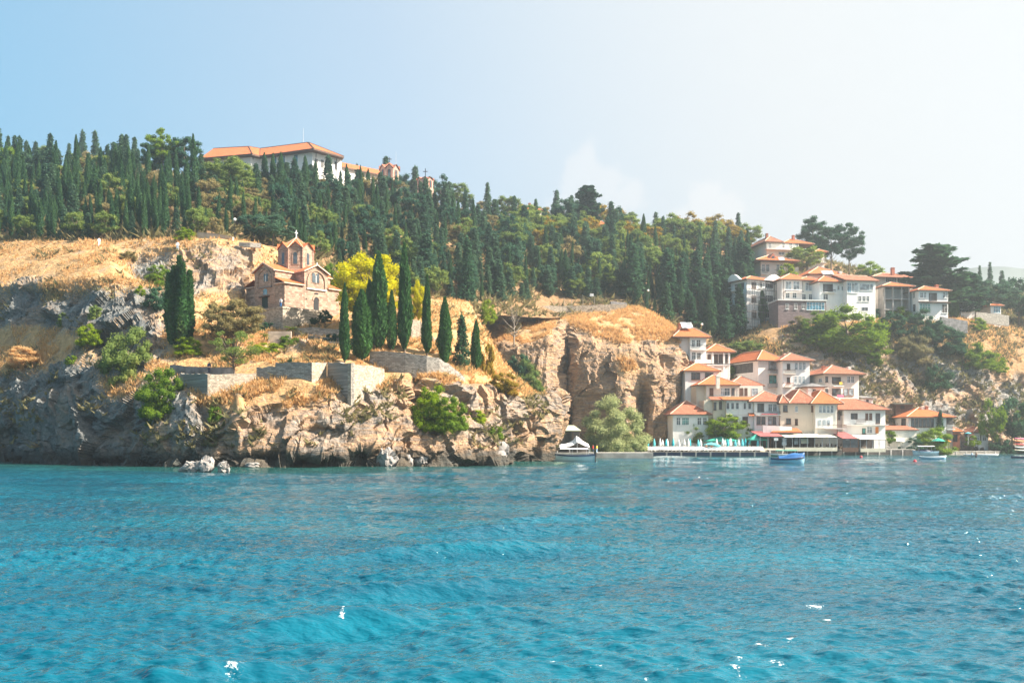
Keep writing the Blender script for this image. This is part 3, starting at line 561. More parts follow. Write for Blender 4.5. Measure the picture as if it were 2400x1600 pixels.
def crown_clumpy(seed, n, k=26, shape='round', cr=(.24, .42), leaf=.075, zc=.62, zh=.38, flat=.0, droop=0, core=True, half=.5, gaps=.0):
    g = np.random.default_rng(seed); C = clumps(g, k, shape); Rr = g.uniform(*cr, k); Qs = []; rn = []
    w = Rr**2; idx = g.choice(k, n, p=w/w.sum()); d = rvec(g, n); d[:, 2] = d[:, 2]+.10
    rad = Rr[idx]*(.55+.5*g.random(n)**.6)*(1+.35*fbm(d*2+C[idx]*3, 1, 2)); c = C[idx]+d*rad[:, None]*np.array([1, 1, .8 if not flat else flat])
    nn = d*.8+rvec(g, n)*.9; t = rvec(g, n); t[:, 2] -= droop
    ln = leaf/half*g.uniform(.7, 1.4, n); q = quads_at(c, t, nn, ln, ln*.62)
    Qs.append(q); rn.append(g.random(n))
    if core:
        for i in range(k):
            pr = [(Rr[i]*.62*math.cos(x), Rr[i]*(.55 if not flat else flat*.6)*math.sin(x)) for x in np.linspace(-1.5, 1.5, 5)]; lq = lathe_quads(pr, 6)+C[i]; Qs.append(lq); rn.append(np.full(len(lq), .05))
    Q = np.concatenate(Qs); Q = Q*np.array([half, half, zh])+np.array([0, 0, zc]); return Q, np.concatenate(rn), C*np.array([half, half, zh])+np.array([0, 0, zc])
def crown_tiers(seed, n, tiers=12, ratio=.45, z0=.12, flat=.06, up=.0, topw=.05, botw=1.0, nb=7, curve=.9, jag=.3, pad=.16):
    """branches in tiers, each a spray of needles; conifers, cedars and pines"""
    g = np.random.default_rng(seed); Qs = []; rn = []; per = max(4, n//(tiers*nb))
    limbs = []
    for i in range(tiers):
        f = i/(tiers-1); z = z0+(1-z0)*.97*f; Rr = .5*(topw+(botw-topw)*(1-f)**curve)*g.uniform(1-jag*.5, 1+jag*.4)
        for b in range(nb):
            a = g.random()*2*math.pi; L = Rr*g.uniform(1-jag, 1.1); u = g.random(per)**.7; side = g.normal(0, 1, per)*pad*(1-u*.35)*.6
            x = L*u*math.cos(a)-side*math.sin(a)*.5; y = L*u*math.sin(a)+side*math.cos(a)*.5; zz = z+up*L*u+g.normal(0, flat*.5, per)-flat*np.abs(side)*2
            c = np.stack([x, y, zz], -1); t = np.stack([math.cos(a)+g.normal(0, .6, per), math.sin(a)+g.normal(0, .6, per), g.normal(.0, .35, per)], -1)
            nn = np.stack([g.normal(0, .6, per), g.normal(0, .6, per), np.full(per, 1.)], -1); ln = g.uniform(.07, .14, per); q = quads_at(c, t, nn, ln, ln*.55)
            d = q-c[:, None]; d[..., 2] *= .7; Qs.append(c[:, None]+d); rn.append(g.random(per)); limbs.append((z, a, L*.8, up))
    return np.concatenate(Qs), np.concatenate(rn), limbs
def trunk_mesh(name, H=.45, r=.018, limbs=(), lean=0, mat='bark', forks=0, seed=0):
    m = MB(); g = random.Random(seed); top = Vector((lean, 0, H)); m.tube((0, 0, -.04), (lean*.4, .0, H*.5), r*1.25, r, 6); m.tube((lean*.4, 0, H*.5), top, r, r*.6, 6)
    for l in limbs:
        p = Vector(l); b = Vector((lean*.6, 0, 0)).lerp(top, g.uniform(.3, .9)); b.z = min(H, max(.15*H, p.z*.62)); mid = b.lerp(p, .5)+Vector((0, 0, -.02)); m.tube(b, mid, r*.5, r*.33, 5, False); m.tube(mid, p, r*.33, r*.12, 4, False)
    o = m.build(name, M[mat], link=False, smooth=True); return o.data
PROTO = {}
def proto(kind, v=0):
    key = (kind, v)
    if key in PROTO: return PROTO[key]
    s = 100*hash_kind(kind)+v; L = []; mt = 'bark'
    if kind == 'cypress': Q, r = crown_cypress(s, 1700, ratio=6); tm = trunk_mesh('trunk', .3, .05)
    elif kind == 'cypress_fine': Q, r = crown_cypress(s, 6500); tm = trunk_mesh('trunk', .2, .09)
    elif kind == 'cypress_multi': Q, r = crown_cypress(s, 14000, stems=5); tm = trunk_mesh('trunk', .2, .08)
    elif kind == 'conifer': Q, r, _ = crown_tiers(s, 2600, 15, z0=.1, flat=.05, jag=.45, curve=.75, nb=8, pad=.3, topw=.04); tm = trunk_mesh('trunk', .95, .012)
    elif kind == 'pine': Q, r, C = crown_clumpy(s, 9000, 70, 'round', (.14, .25), .034, .66, .34, flat=.6); tm = trunk_mesh('trunk', .8, .016, C[:12])
    elif kind == 'cedar': Q, r, _ = crown_tiers(s, 12000, 15, z0=.08, flat=.016, jag=.5, curve=.45, nb=9, pad=.16, topw=.35, up=.16); tm = trunk_mesh('trunk', .92, .02)
    elif kind == 'fir': Q, r, _ = crown_tiers(s, 2600, 16, z0=.08, flat=.02, jag=.4, curve=.8, nb=8, pad=.2, up=-.1); tm = trunk_mesh('trunk', .97, .012)
    elif kind == 'tree': Q, r, C = crown_clumpy(s, 3000, 34, 'round', (.18, .36), .045, .60, .40); tm = trunk_mesh('trunk', .6, .02, C[:10])
    elif kind == 'tree_fine': Q, r, C = crown_clumpy(s, 14000, 90, 'round', (.14, .26), .025, .60, .42); tm = trunk_mesh('trunk', .5, .022, C[:22])
    elif kind == 'tree_open': Q, r, C = crown_clumpy(s, 5200, 46, 'round', (.11, .22), .028, .62, .36, core=False); tm = trunk_mesh('trunk', .42, .02, C[:36], lean=.04)
    elif kind == 'bare': Q, r, C = crown_clumpy(s, 900, 40, 'round', (.10, .2), .02, .60, .38, core=False); tm = trunk_mesh('trunk', .5, .016, C[:40], lean=.05, seed=v)
    elif kind == 'willow': Q, r, C = crown_clumpy(s, 34000, 110, 'dome', (.13, .26), .02, .50, .52, droop=1.4); tm = trunk_mesh('trunk', .5, .03, C[:16], lean=.12)
    elif kind == 'bush': Q, r, C = crown_clumpy(s, 3600, 44, 'dome', (.22, .36), .042, .40, .56); tm = trunk_mesh('stem', .4, .02, C[:6])
    elif kind == 'bush_fine': Q, r, C = crown_clumpy(s, 13000, 90, 'dome', (.16, .28), .024, .40, .56); tm = trunk_mesh('stem', .4, .02, C[:10])
    elif kind == 'ball': Q, r, C = crown_clumpy(s, 5000, 60, 'round', (.25, .36), .03, .52, .40); tm = trunk_mesh('trunk', .5, .03)
    elif kind == 'palm':
        g = np.random.default_rng(s); Qs = []
        for k in range(26):
            a = g.random()*6.28; e = g.uniform(-.5, 1.1); L_ = g.uniform(.38, .52)
            for j in range(9):
                u = (j+.5)/9; x = L_*u; z = .72+L_*(math.sin(e)*u-.55*u*u); c = np.array([[x*math.cos(a), x*math.sin(a), z]]*2)
                t = np.array([[math.cos(a+.9), math.sin(a+.9), -.3], [math.cos(a-.9), math.sin(a-.9), -.3]]); Qs.append(quads_at(c+t*.05, t, np.array([[0, 0, 1.]]*2), np.array([.16, .16]), np.array([.045, .045])))
        Q = np.concatenate(Qs); r = g.random(len(Q)); tm = trunk_mesh('trunk', .72, .05)
    cm = quads_mesh('crown', Q, M['cyp'], {'rnd': r}); PROTO[key] = (cm, tm); return PROTO[key]
def hash_kind(k): return sum(ord(c)*(i+1) for i, c in enumerate(k)) % 97
NAMES = {'cypress': ('cypress_tree', 'tree'), 'cypress_fine': ('cypress_tree', 'tree'), 'cypress_multi': ('cypress_tree', 'tree'), 'conifer': ('conifer_tree', 'tree'), 'pine': ('pine_tree', 'tree'), 'cedar': ('cedar_tree', 'tree'),
         'fir': ('fir_tree', 'tree'), 'tree': ('broadleaf_tree', 'tree'), 'tree_fine': ('broadleaf_tree', 'tree'), 'tree_open': ('broadleaf_tree', 'tree'), 'bare': ('bare_tree', 'tree'), 'willow': ('willow_tree', 'tree'),
         'bush': ('shrub', 'shrub'), 'bush_fine': ('shrub', 'shrub'), 'ball': ('topiary_shrub', 'shrub'), 'palm': ('palm_tree', 'palm')}
def plant(kind, loc, H, W, mat, label, group=None, v=0, rz=None, name=None, cat=None):
    cm, tm = proto(kind, v); nm, ct = NAMES[kind]
    e = empty(name or nm, loc, random.random()*6.28 if rz is None else rz, label, cat or ct, group); e.scale = (W, W, H)
    if kind == 'cypress': e.rotation_euler = (random.uniform(-.05, .05), random.uniform(-.05, .05), random.random()*6.28)
    for me, n2, mt in ((cm, 'crown', mat), (tm, 'trunk', 'palebark' if kind == 'bare' else 'bark')):
        o = bpy.data.objects.new(n2, me); COL.objects.link(o); o.parent = e; o.material_slots[0].link = 'OBJECT'; o.material_slots[0].material = M[mt]
    return e
def plant_px(kind, px, ytop, ybase, wpx, mat, label, sh=('promontory',), group=None, v=0, rz=None, D=None, sink=.0, name=None):
    """stand a plant on the ground seen at (px, ybase); height and width read off the photograph at that distance"""
    g = ground(sh, px, ybase) if D is None else P(px, ybase, D); k = g.y/F
    return plant(kind, g-Vector((0, 0, sink)), (ybase-ytop)*k+sink, wpx*k, mat, label, group, v, rz, name)
# ---- the wood on the hillside
Cst = 'forest_hillside'
g0 = np.random.default_rng(21)
zones = ['in the dense wood left of the white mansion', 'in the wood below the white mansion', 'on the slope between the mansion and the twin chapels', 'on the wooded slope above the stone path wall', 'on the wooded slope left of the hillside villas']
ZL = lambda px: zones[0] if px < 480 else zones[1] if px < 820 else zones[2] if px < 1080 else zones[3] if px < 1450 else zones[4]
def front(px): return np.interp(px, [0,300,480,620,700,800,900,1000,1100,1300,1450,1520,1600,1700,1800], [566,562,556,562,590,640,690,700,712,702,700,735,770,785,770])
def sky(px): return np.interp(px, [-60,300,480,800,900,1100,1300,1500,1700,1800], [404,404,424,436,462,506,532,548,570,585])
KIND = {'cypress': 'slender dark cypress', 'conifer': 'ragged blue green conifer', 'dec': 'loose olive green broadleaf tree', 'decy': 'golden tinged broadleaf tree', 'brn': 'brown tinted thin broadleaf tree', 'dark': 'dense dark conifer'}
count = {}; FOR = []
rows = 0; t_row = 0
for j in range(11):
    fy = j/10.0
    for i in range(84):
        px = -70+i*22.6+g0.uniform(-9, 9)+(11 if j % 2 else 0)
        if px > 1760: continue
        y0, y1 = front(px), sky(px); nr = (y0-y1)/10; py = y0-nr*j-g0.uniform(0, nr*.7)
        if g0.random() < .06+.08*(px > 1180 and py > 560): continue
        if 1480 < px < 1760 and py < 560 and g0.random() < .35: continue
        if 330 < px < 480 and py < 440: continue
        if 540 < px < 640 and 545 < py: continue
        r = g0.random(); k = None
        if px < 350: w = [('cypress', .66), ('conifer', .22), ('dec', .08), ('brn', .04)]
        elif px < 480: w = [('cypress', .66), ('conifer', .16), ('brn', .12), ('dec', .06)]
        elif px < 620: w = [('dec', .30), ('brn', .30), ('conifer', .25), ('cypress', .15)] if py < 520 else [('brn', .45), ('dec', .25), ('cypress', .3)]
        elif px < 950: w = [('cypress', .42), ('conifer', .46), ('dec', .07), ('brn', .05)]
        elif px < 1180: w = [('conifer', .66), ('cypress', .24), ('brn', .05), ('dec', .05)]
        elif px < 1450: w = [('conifer', .66), ('cypress', .16), ('dec', .13), ('brn', .05)] if py > 590 else [('dec', .48), ('decy', .14), ('cypress', .12), ('conifer', .26)]
        else: w = [('dec', .60), ('decy', .25), ('cypress', .08), ('conifer', .07)] if py < 590 else [('cypress', .68), ('conifer', .12), ('dec', .2)] if py < 670 else [('dark', .7), ('cypress', .3)]
        for kk, p_ in w:
            if r < p_: k = kk; break
            r -= p_
        if k is None: k = w[0][0]
        if k == 'conifer' and px > 480 and g0.random() < .25: k = 'pin'
        gp = ground(Cst, px, py); kpx = gp.y/F; sc = g0.uniform(.62, 1.22)
        if k == 'cypress': H = (98 if px < 480 else 78)*sc*kpx; W = H*g0.uniform(.11, .185); kd, mt = 'cypress', 'cypf'
        elif k == 'conifer': H = 82*sc*kpx; W = H*g0.uniform(.42, .62); kd, mt = 'conifer', 'con'
        elif k == 'pin': H = 70*sc*kpx; W = H*g0.uniform(.6, .85); kd, mt = 'tree', 'pin'
        elif k == 'dark': H = 105*sc*kpx; W = H*g0.uniform(.45, .6); kd, mt = 'conifer', 'dark'
        else: H = 62*sc*kpx; W = H*g0.uniform(.8, 1.15); kd, mt = 'tree', {'dec': 'dec', 'decy': 'decy', 'brn': 'brn'}[k]
        if py < y1+18: H *= .86
        if 480 < px < 830 and py < y1+60: H *= .72
        if px > 1180 and py > front(px)-16: H *= .75
        if kd == 'cypress' and count.get('cypress', 0) >= 285: kd, mt, W = 'conifer', 'con', H*.42; k = 'conifer'
        count[kd] = count.get(kd, 0)+1; v = int(g0.integers(0, 5))
        FOR.append((k, kd, gp-Vector((0, 0, .3)), H, W, mt, v, px, j))
LM = [(110, 'at the far left'), (230, 'above the left dry grass'), (340, 'left of the rounded skyline pines'), (480, 'under the rounded skyline pines'), (600, 'below the left mansion wing'), (720, 'between brick church and mansion'), (830, 'behind church and yellow tree'), (950, 'below the brick bell tower'),
      (1070, 'below the smaller chapel dome'), (1180, 'above the two path walkers'), (1300, 'below the peeping red roof'), (1420, 'between cedar and rubble wall'), (1540, 'above the grassy bluff top'), (1660, 'between bluff and white villas'), (9999, 'beside the scaffolded villa')]
ORD = ['first', 'second', 'third', 'fourth', 'fifth', 'sixth', 'seventh', 'eighth', 'ninth', 'tenth']; seen = {}
PLU = {'cypress': 'dark cypresses', 'conifer': 'ragged conifers', 'dec': 'olive green broadleaf trees', 'decy': 'golden broadleaf trees', 'brn': 'brown broadleaf trees', 'dark': 'dense dark conifers', 'pin': 'rounded dark pines'}
for (k, kd, gp, H, W, mt, v, px, j) in sorted(FOR, key=lambda t: t[7]):
    z = next(n for x, n in LM if px < x); row = 'in the lowest row' if j == 0 else 'on the skyline' if j == 10 else 'low on the slope' if j < 4 else 'halfway up' if j < 7 else 'near the top'
    size = 'tall ' if H > 8.6 else 'short ' if H < 6.2 else ''
    key = (k, z, row); c = seen[key] = seen.get(key, -1)+1
    if j in (0, 10) and c < 10: lab = '%s %s from the left %s, %s' % (ORD[c], {'cypress': 'dark cypress', 'conifer': 'ragged conifer', 'dec': 'greenish tree', 'decy': 'golden tree', 'brn': 'brown tree', 'dark': 'dense conifer', 'pin': 'rounded pine'}[k], row, z)
    else: lab = '%s%s %s, %s' % (size, {'cypress': 'slender cypress', 'conifer': 'ragged conifer', 'dec': 'olive green tree', 'decy': 'golden tree', 'brn': 'brown tree', 'dark': 'dense conifer', 'pin': 'rounded pine'}[k], row, z)
    plant(kd, gp, H, W, mt, lab, PLU[k]+' '+z, v)
print('FOREST', count)
# ---- plants told apart one by one: kind, x, top, base, width, material, label, ground
PR = ('promontory',); BF = ('rock_bluff',); HL = ('lakeside_hill',); FH = ('forest_hillside',)
for a in [
 ('cypress_multi', 420, 598, 812, 66, 'cyp', 'broad clump of fused cypresses alone on the rocks left of the brick church', PR),
 ('cypress_fine', 808, 664, 850, 25, 'cyp', 'thin cypress behind the terrace wall, nearest the church door', PR),
 ('cypress_fine', 848, 678, 846, 54, 'cyp', 'squat broad cypress with browning right flank behind the terrace wall', PR),
 ('cypress_fine', 866, 655, 812, 34, 'cyp', 'cypress half hidden between the squat cypress and the thick tall one', PR),
 ('cypress_fine', 888, 590, 820, 50, 'cyp', 'thick tall cypress in front of the bright yellow tree', PR),
 ('cypress_fine', 918, 680, 822, 28, 'cyp', 'short cypress tucked against the thick tall cypress', PR),
 ('cypress_fine', 948, 570, 824, 36, 'cyp', 'tallest cypress of the church garden, right of the yellow tree', PR),
 ('cypress_fine', 1001, 645, 832, 28, 'cyp', 'pointed cypress standing alone before the buttress wall', PR),
 ('cypress_fine', 1043, 696, 858, 36, 'cyp', 'dark cypress at the bend of the curving parapet', PR),
 ('conifer', 1082, 740, 862, 56, 'dark', 'bushy dark conifer between two cypresses by the curving parapet', PR),
 ('cypress_fine', 1116, 750, 868, 26, 'cyp', 'small cypress on bare stems above the end of the parapet', PR),
 ('tree_fine', 862, 598, 770, 160, 'yel', 'bright yellow tree glowing behind the tall cypresses', PR),
 ('tree_fine', 980, 662, 775, 44, 'yel', 'small yellow tree right of the tallest cypress', PR),
 ('bush_fine', 780, 600, 680, 60, 'decg', 'round green tree against the chapel drum, right of the church roof', PR),
 ('tree_fine', 548, 704, 818, 130, 'brn', 'wide brownish thin-leaved tree below the church corner', PR),
 ('tree_open', 550, 768, 888, 118, 'dec', 'small yellow green tree with forked trunk at the terrace wall', PR),
 ('bush_fine', 440, 782, 824, 64, 'lime', 'bright lime green fern-like shrub at the foot of the cypress clump', PR),
 ('bush_fine', 376, 840, 955, 112, 'decg', 'large round olive shrub hanging over the shaded cliff', PR),
 ('bush_fine', 300, 738, 880, 120, 'dec', 'golden olive tree on the rocks left of the cypress clump', PR),
 ('bush_fine', 210, 750, 800, 56, 'lime', 'small lime shrub alone on the dark rock slope', PR),
 ('bush_fine', 372, 612, 665, 62, 'decg', 'light green shrub just above the cypress clump', PR),
 ('bush', 366, 668, 722, 60, 'dark', 'dark shrub behind the left side of the cypress clump', PR),
 ('bush', 330, 668, 690, 26, 'lime', 'tiny yellow shrub on the rocky slope above the dark shrub', PR),
 ('bush_fine', 434, 530, 560, 46, 'lime', 'bright green shrub at the edge of the wood by the path', PR),
 ('bush', 300, 580, 606, 40, 'brn', 'grey green shrub low in the dry grass above the rocks', PR),
 ('bush', 505, 940, 984, 34, 'decg', 'little yellow green shrub clinging to the lit cliff edge', PR),
 ('bush', 168, 824, 850, 26, 'decg', 'tiny green shrub on the grass shelf above the dark cliff', PR),
 ('bush', 352, 975, 995, 22, 'decg', 'tiny shrub on the shaded cliff face', PR),
 ('bush', 150, 730, 760, 30, 'dec', 'small olive shrub on the dark upper rock band', PR),
 ('bush', 225, 708, 745, 32, 'dec', 'small rusty shrub at the end of the dark rock band', PR),
 ('bush_fine', 1010, 884, 998, 96, 'lime', 'big bright green bush growing from the cleft of the promontory', PR),
 ('bush_fine', 1052, 915, 992, 88, 'decg', 'duller green bush on the right of the bright cleft bush', PR),
 ('bush', 1118, 958, 988, 46, 'lime', 'low yellow bush on the lower ledge of the promontory', PR),
 ('bush', 1160, 988, 1022, 40, 'decg', 'small green bush at the end of the lower ledge', PR),
 ('bush_fine', 1225, 838, 925, 96, 'dec', 'large green and gold shrub before the rock pillar', BF),
 ('bush_fine', 1180, 862, 915, 70, 'decy', 'golden shrub left of the large green shrub by the rock pillar', PR),
 ('bush', 1140, 775, 875, 42, 'decy', 'upright orange gold shrub behind the small cypress', PR),
 ('bush', 1216, 812, 868, 50, 'dark', 'dark glossy shrub in the shade of the gully', BF),
 ('bush', 1262, 890, 926, 50, 'decg', 'green shrub at the foot of the rock pillar', BF),
 ('bush', 1305, 908, 930, 44, 'dec', 'low dull shrub on the flat rock top at the promontory tip', PR),
 ('bare', 1205, 698, 812, 84, 'brn', 'leafless grey tree leaning over the gully', BF),
 ('bush', 1142, 700, 748, 42, 'lime', 'pale lime sapling beside the dirt path', PR),
 ('bush', 1040, 780, 820, 26, 'decy', 'rusty gold shrub between the pointed and the dark cypress', PR),
 ('ball', 738, 742, 764, 26, 'cyp', 'clipped round bush beside the church steps', PR),
 ('ball', 762, 722, 762, 34, 'cyp', 'mushroom-shaped clipped shrub beside the church door', PR),
 ('palm', 684, 762, 790, 34, 'decg', 'short palm below the church terrace', PR),
 ('palm', 620, 778, 806, 24, 'decg', 'small palm left of the stepped path', PR),
 ('bush', 680, 778, 806, 50, 'decg', 'leafy shrub under the short palm', PR),
 ('bush', 628, 796, 824, 76, 'lime', 'low yellow green hedge along the garden path', PR),
 ('bush', 680, 833, 852, 16, 'dark', 'small dark bush on the stone slope above the terrace wall', PR),
 ('bush', 620, 745, 775, 44, 'dark', 'shadowy shrub against the foot of the church terrace wall', PR),
 ('bush', 780, 775, 800, 40, 'dark', 'dark low shrub on the steps right of the church', PR),
 ('conifer', 1000, 545, 672, 78, 'con', 'broad dark conifer standing free on the dry slope right of the tall cypress', ('forest_hillside',)),
 ('conifer', 1095, 560, 716, 60, 'dark', 'tall conifer above the people on the dirt path', FH),
 ('tree', 945, 560, 640, 60, 'dec', 'loose olive tree on the slope behind the yellow tree', FH),
 ('tree', 640, 505, 575, 90, 'con', 'spreading grey green tree on the lawn above the church', FH),
 ('tree', 595, 500, 566, 70, 'con', 'grey green tree with two dark trunks left of the church dome', FH),
 ('pine', 382, 302, 440, 84, 'decg', 'large rounded pine topping the wood, left of the mansion', FH),
 ('pine', 432, 312, 446, 80, 'dark', 'second rounded pine on the skyline beside the mansion', FH),
 ('pine', 352, 330, 440, 50, 'dark', 'lower pine at the left shoulder of the rounded skyline pines', FH),
 ('cypress', 458, 314, 470, 20, 'cypf', 'cypress touching the left end of the mansion roof', FH),
 ('cypress', 126, 328, 450, 18, 'cypf', 'lone spire cypress rising above the left skyline', FH),
 ('tree', 20, 346, 430, 70, 'decg', 'rounded bright tree at the left end of the skyline', FH),
 ('tree', 70, 356, 430, 60, 'con', 'dull rounded tree beside the left end of the skyline', FH),
 ('tree_fine', 535, 372, 470, 110, 'dec', 'rusty olive tree in front of the mansion windows', FH),
 ('conifer', 770, 366, 450, 50, 'con', 'ragged pine before the right end of the mansion', FH),
 ('cypress', 622, 356, 446, 17, 'cypf', 'left cypress of the pair before the mansion front', FH),
 ('cypress', 640, 358, 448, 17, 'cypf', 'right cypress of the pair before the mansion front', FH),
 ('cypress', 658, 357, 452, 20, 'cypf', 'thicker cypress right of the pair before the mansion', FH),
 ('cypress', 717, 365, 452, 17, 'cypf', 'cypress near the front corner of the mansion', FH),
 ('cypress', 742, 376, 454, 15, 'cypf', 'thin cypress just past the mansion corner', FH),
 ('conifer', 600, 384, 450, 40, 'pin', 'ragged conifer left of the cypress pair at the mansion', FH),
 ('conifer', 690, 372, 452, 44, 'pin', 'ragged conifer between cypresses before the mansion', FH),
 ('tree', 480, 388, 450, 44, 'con', 'dull tree at the left end of the mansion', FH),
 ('tree', 578, 396, 452, 40, 'decg', 'small green tree below the mansion windows', FH),
 ('cypress', 815, 384, 462, 14, 'cypf', 'cypress before the low orange-roofed wing', FH),
 ('cypress', 862, 394, 468, 14, 'cypf', 'cypress between the wing and the bell tower', FH),
 ('conifer', 838, 398, 466, 40, 'pin', 'ragged conifer before the low orange-roofed wing', FH),
 ('cedar', 1378, 438, 536, 78, 'dark', 'big blue green cedar alone on the middle skyline', FH),
 ('tree', 1402, 472, 530, 46, 'decy', 'orange tinted tree in front of the skyline cedar', FH),
 ('tree', 1322, 462, 540, 56, 'con', 'thin skyline tree left of the cedar', FH),
 ('pine', 1905, 508, 640, 84, 'dark', 'tall pine left of the hilltop pine grove', FH),
 ('pine', 1948, 522, 645, 84, 'dark', 'middle pine of the hilltop pine grove', FH),
 ('pine', 1990, 524, 650, 78, 'dark', 'right pine of the hilltop pine grove above the villas', FH),
 ('tree', 1890, 576, 640, 78, 'dec', 'light green tree between the hilltop villas', 308),
 ('bush', 1846, 615, 648, 46, 'lime', 'pale bush right of the pink villa with the dormer', 299),
 ('tree', 2040, 614, 662, 62, 'decg', 'round green tree on the skyline above the glass-fronted villa', FH),
 ('cedar', 2190, 578, 728, 168, 'dark', 'huge spreading cedar beside the hilltop house', HL),
 ('cedar', 2258, 640, 738, 110, 'dark', 'lower right cedar joined to the huge one', HL),
 ('fir', 2296, 622, 694, 24, 'dark', 'narrow spiky fir against the far mountain', FH),
 ('fir', 2320, 614, 696, 28, 'dark', 'tallest spiky fir against the far mountain', FH),
 ('fir', 2348, 634, 698, 34, 'dark', 'bent spiky fir right of the tallest', FH),
 ('tree', 2330, 655, 742, 100, 'con', 'dull olive tree right of the cedars on the hilltop', HL),
 ('tree', 2388, 650, 756, 76, 'dark', 'dark tree at the right end of the hilltop', HL),
 ('tree', 2420, 690, 760, 90, 'con', 'dusky tree cut by the right edge of the view on the hilltop', HL),
 ('cypress_fine', 1783, 664, 772, 30, 'cyp', 'cypress standing before the white villa with scaffolding', FH),
 ('conifer', 1733, 668, 788, 54, 'dark', 'loose conifer in front of the left half of the white villa', FH),
 ('conifer', 1700, 700, 800, 60, 'dark', 'dark conifer left of the white villa, lowest of its row', FH),
 ('cypress', 1668, 690, 790, 34, 'cypf', 'cypress among the dark conifers left of the white villa', FH),
 ('conifer', 1744, 590, 648, 46, 'dark', 'conifer left of the pink villa with the dormer', 301),
 ('ball', 1978, 680, 730, 78, 'decg', 'rounded deep green tree in front of the villa row', HL),
 ('ball', 2063, 676, 730, 66, 'decg', 'mushroom-shaped olive tree in front of the unfinished house', HL),
 ('ball', 2195, 697, 745, 26, 'cyp', 'clipped cylinder shrub before the corner house', HL),
 ('cypress_multi', 2236, 672, 746, 26, 'cyp', 'blunt dark cypress at the right side of the corner house', HL),
 ('bush_fine', 1985, 708, 812, 185, 'decg', 'great mound of yellow green bushes below the villa row', HL),
 ('bush_fine', 1930, 745, 790, 80, 'dec', 'left shoulder bush of the great mound below the villas', HL),
 ('bush', 1890, 762, 800, 50, 'decg', 'green bush at the left end of the slope under the villas', HL),
 ('bush', 2045, 815, 850, 40, 'decg', 'separate round bush hanging below the great mound', HL),
 ('bush_fine', 2090, 722, 776, 70, 'dark', 'dark green bush below the unfinished house', HL),
 ('bush_fine', 2165, 718, 790, 96, 'dark', 'broad dark bush below the corner house', HL),
 ('bush_fine', 2140, 770, 840, 84, 'scrub', 'dusky bush on the slope under the broad dark bush', HL),
 ('bush_fine', 2225, 762, 820, 90, 'dark', 'blue green creeper mass sliding down the slope', HL),
 ('bush_fine', 2285, 800, 856, 84, 'decg', 'brighter creeper mass lower on the slope', HL),
 ('bush', 2330, 826, 866, 60, 'lime', 'yellow green end of the creeper on the slope', HL),
 ('bush', 2200, 838, 900, 66, 'dark', 'dark bush alone above the orange-roofed house', HL),
 ('bush', 2290, 742, 770, 44, 'decg', 'bush at the corner of the hilltop garden wall', HL),
 ('bush_fine', 1905, 728, 778, 70, 'decg', 'green bush below the mauve stone annex', HL),
 ('bush', 1955, 706, 745, 60, 'dark', 'dark bush against the wall of the small hipped villa', HL),
 ('bush_fine', 2030, 704, 742, 60, 'dark', 'dark bush at the foot of the blue-cornered villa', HL),
 ('bush', 2110, 716, 748, 46, 'decg', 'green bush under the open floors of the unfinished house', HL),
 ('bush', 1870, 738, 772, 50, 'scrub', 'dusty shrub below the pinkish villa', HL),
 ('bush', 1660, 800, 846, 40, 'dark', 'dark shrub behind the low pillared house', HL),
 ('bush_fine', 60, 800, 852, 90, 'tuft', 'dry golden brush on the grass shelf at the far left', PR),
 ('bush', 1745, 790, 832, 90, 'dec', 'olive gold bush behind the twin-roofed houses', HL),
 ('ball', 1708, 852, 884, 30, 'decg', 'egg-shaped green tree beside the white houses', HL),
 ]:
    kind, px, yt, yb, w, mt, lab, sh = a
    if kind == 'cypress_fine': w *= .86
    Dd = sh if isinstance(sh, (int, float)) else None
    w = w*(1.12 if kind in ('bush', 'bush_fine', 'tree_fine', 'tree') else 1); plant_px(kind, px, yt, yb, w, mt, lab, sh, v=int(px) % 4, D=Dd, rz=0 if kind == 'cypress_multi' else None)
DWS = 224.
for (kind, px, yt, yb, w, mt, lab, D) in [
 ('willow', 1436, 928, 1060, 165, 'will', 'great pale willow leaning over the beach terrace', 222.5),
 ('tree_fine', 1702, 972, 1048, 104, 'decg', 'dense dark green fig tree behind the beach parasols', 229),
 ('bush', 1630, 990, 1030, 56, 'dec', 'yellowing vine shrub left of the fig tree', 230),
 ('bush', 1758, 1000, 1040, 44, 'dec', 'yellowing vine shrub right of the fig tree', 229.5),
 ('bush', 1988, 990, 1022, 40, 'lime', 'bright yellow bush on the café terrace', 236),
 ('tree', 2084, 1007, 1050, 34, 'decg', 'small light green tree at the end of the café awning', 236),
 ('bush_fine', 2190, 990, 1056, 100, 'decg', 'large green shrub before the orange-roofed waterfront house', 240),
 ('bush_fine', 2135, 1016, 1058, 84, 'dark', 'dark hedge along the water left of the green umbrella', 238),
 ('conifer', 2204, 962, 1010, 26, 'dark', 'small pointed conifer beside the orange roof', 243),
 ('tree', 2280, 1020, 1056, 38, 'decg', 'small round tree in front of the white cottage', 245),
 ('tree', 2325, 940, 1058, 60, 'decg', 'lime crowned tree at the waterside near the right edge', 247),
 ('tree', 2372, 930, 1062, 90, 'dark', 'large shadowed tree over the water at the right edge', 249),
 ('tree', 2420, 950, 1062, 90, 'decg', 'green tree reaching in from the right edge above the kayaks', 251),
 ('bush', 2340, 1010, 1064, 70, 'dark', 'dark bush dipping to the water under the lime crowned tree', 246.5),
 ('bush', 2110, 1020, 1058, 46, 'brn', 'brownish shrub behind the dark hedge', 240)]:
    plant_px(kind, px, yt, yb, w, mt, lab, D=D, v=int(px) % 4)
